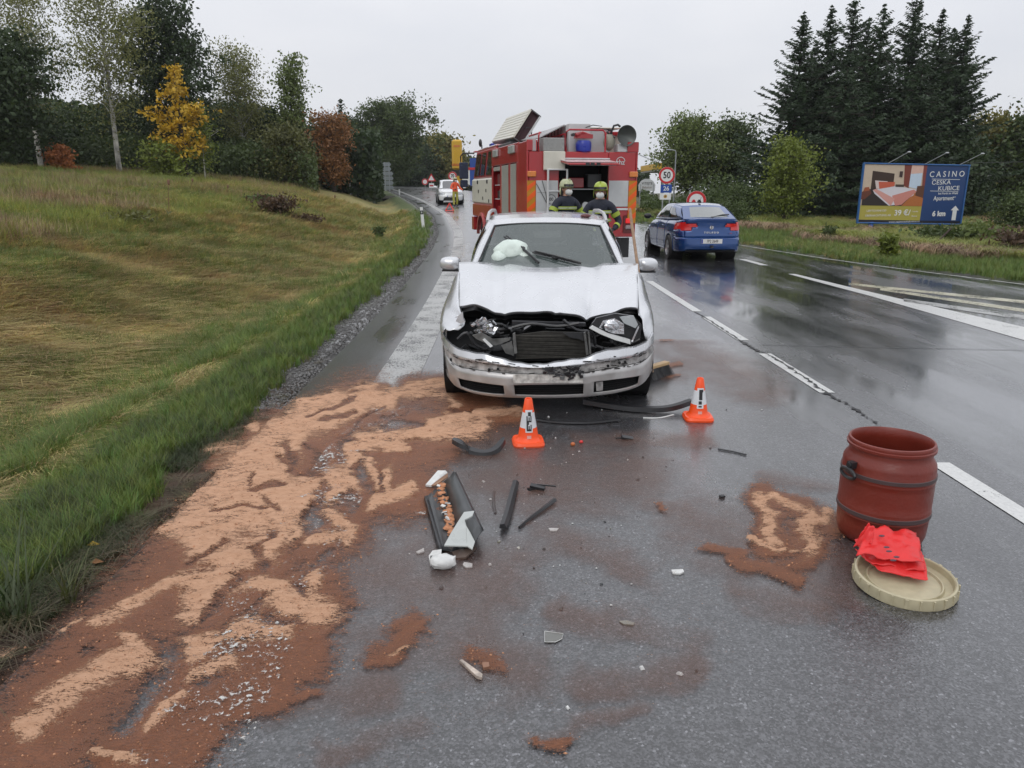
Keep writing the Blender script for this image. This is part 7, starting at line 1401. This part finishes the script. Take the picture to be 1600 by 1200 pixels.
plant('dock_plant', 'brown seeding dock clump in the field left of the post', 432, 338, .75, .9, 900, .07, LM['dock'], 1, stems=24); plant('bramble', 'low green and brown bramble clump in the field', 410, 325, .5, .9, 900, .08, LM['mid'], 2, stems=20); plant('bramble', 'dark flattened weed patch at the right end of the dock clump', 478, 350, .35, .7, 500, .07, LM['dock'], 12, stems=16)
plant('weed_patch', 'low dark weeds in the middle of the field', 190, 352, .3, 1.1, 600, .07, LM['olive'], 3, stems=26); plant('young_sapling', 'small leafy plant on the slope left of the leaning post', 594, 378, .55, .3, 260, .07, LM['mid'], 4, stems=7)
plant('weed', 'bright green bushy weed below the left leg of the billboard', 1389, 404, .55, .34, 600, .07, LM['lime'], 5, stems=12); plant('weed', 'green weed clump further left on the right verge', 1293, 376, .5, .4, 300, .06, LM['mid'], 6, stems=8)
plant('yellow_bush', 'small yellowing bush behind the leaning stake', 1532, 372, .6, .5, 500, .07, LM['yel'], 7, stems=12); plant('bramble', 'reddish brown brambles at the right edge', 1590, 400, .8, 1.0, 1000, .07, LM['dock'], 8, stems=24); plant('bramble', 'green brambles below the billboard', 1470, 384, .6, 1.2, 1200, .07, LM['mid'], 9, stems=26); plant('bramble', 'leafy green brambles right of the leaning stake', 1545, 388, .8, 1.1, 1400, .075, LM['pale'], 10, stems=28)
for i, (px, py, h) in enumerate(((265, 338, .95), (522, 325, .6), (300, 300, .5), (355, 310, .5))):
    p = T(px, py); e = MB(); e.tube([p, p+Vector((.03, 0, h*.6)), p+Vector((.07, 0, h))], [.012, .009, .004], 5); e.ell(p+Vector((.08, 0, h)), (.04, .04, .08), 6, 5, jit=.4); tag(e.build('dry_stalk', mat('dry_stalk', (.16, .08, .05), .8)), ['tall pale dry stalk standing alone in the field', 'rust-brown dry stalk near the dock clump', 'thin dry stalk far in the field, left one', 'thin dry stalk far in the field, right one'][i], 'stalk')
p = T(30, 975); x_, y_ = np.array([p.x, p.x-.12, p.x+.10]), np.array([p.y, p.y+.1, p.y+.16]); scatter('long_leaf_grass', 'long-leaved grass tussock at the bottom left corner', np.stack([x_, y_, ground(x_, y_)], -1), np.array([0., 2, 4]), np.array([1., .8, .7]), TF['g3'])
# gravel on the left shoulder
rng = np.random.default_rng(5); n_ = 9000; y_ = 5.6+30*rng.random(n_)**2.2; s = rng.uniform(-.02, .5, n_); x_ = eL(y_)-s; z_ = ground(x_, y_); sz = rng.uniform(.004, .016, n_)
o6 = np.array([(1, 0, 0), (-1, 0, 0), (0, 1, 0), (0, -1, 0), (0, 0, .7), (0, 0, -.7)], float); J6 = 1+rng.uniform(-.35, .35, (n_, 6, 3)); v = (o6[None]*J6*sz[:, None, None]+np.stack([x_, y_, z_+.003], -1)[:, None]).reshape(-1, 3)
f8 = np.array([(0, 2, 4), (2, 1, 4), (1, 3, 4), (3, 0, 4), (2, 0, 5), (1, 2, 5), (3, 1, 5), (0, 3, 5)]); f = (f8[None]+6*np.arange(n_)[:, None, None]).reshape(-1, 3)
tag(link('gravel', npmesh('gravel', v, f), None, mat('wet_gravel', (.12, .115, .11), .25, var=.7, scale=40)), 'wet grey gravel on the left road shoulder', kind='stuff')
# fallen leaves
for i, (px, py, c_) in enumerate(((147, 862, 'gold'), (152, 890, 'rust'), (175, 772, 'rust'))):
    p = T(px, py)+Vector((0, 0, .03)); e = MB(); e.add([p+Vector(q) for q in ((-.03, 0, 0), (-.01, .02, .012), (.03, .01, .0), (.01, -.02, .008))], [(0, 1, 2, 3)]); tag(e.build('fallen_leaf', LM[c_], solid=.001), ['bright yellow fallen leaf on the near verge', 'rust fallen leaf just below the yellow leaf', 'rust fallen leaf higher on the near verge'][i], 'leaf')
# overhead wire
e = MB(); e.tube([A(1500, 255, 40), A(1600, 253, 40), A(1760, 247, 40)], .012, 4); tag(e.build('overhead_wire', BLK), 'thin overhead wire crossing above the kiosk', 'wire')
# ------------------------------------------------------------------ damp air
e = MB(); e.box((0, 145, 12), (620, 330, 30)); o = e.build('haze', None); o.data.materials.clear()
m = bpy.data.materials.new('damp_air'); m.use_nodes = True; n = m.node_tree.nodes; n.clear(); pv = n.new('ShaderNodeVolumePrincipled'); pv.inputs['Density'].default_value = .00030; pv.inputs['Color'].default_value = (.85, .88, .92, 1); pv.inputs['Anisotropy'].default_value = .2
mo_ = n.new('ShaderNodeOutputMaterial'); m.node_tree.links.new(pv.outputs[0], mo_.inputs['Volume']); o.data.materials.append(m); tag(o, 'thin rainy haze over the whole road', kind='stuff')
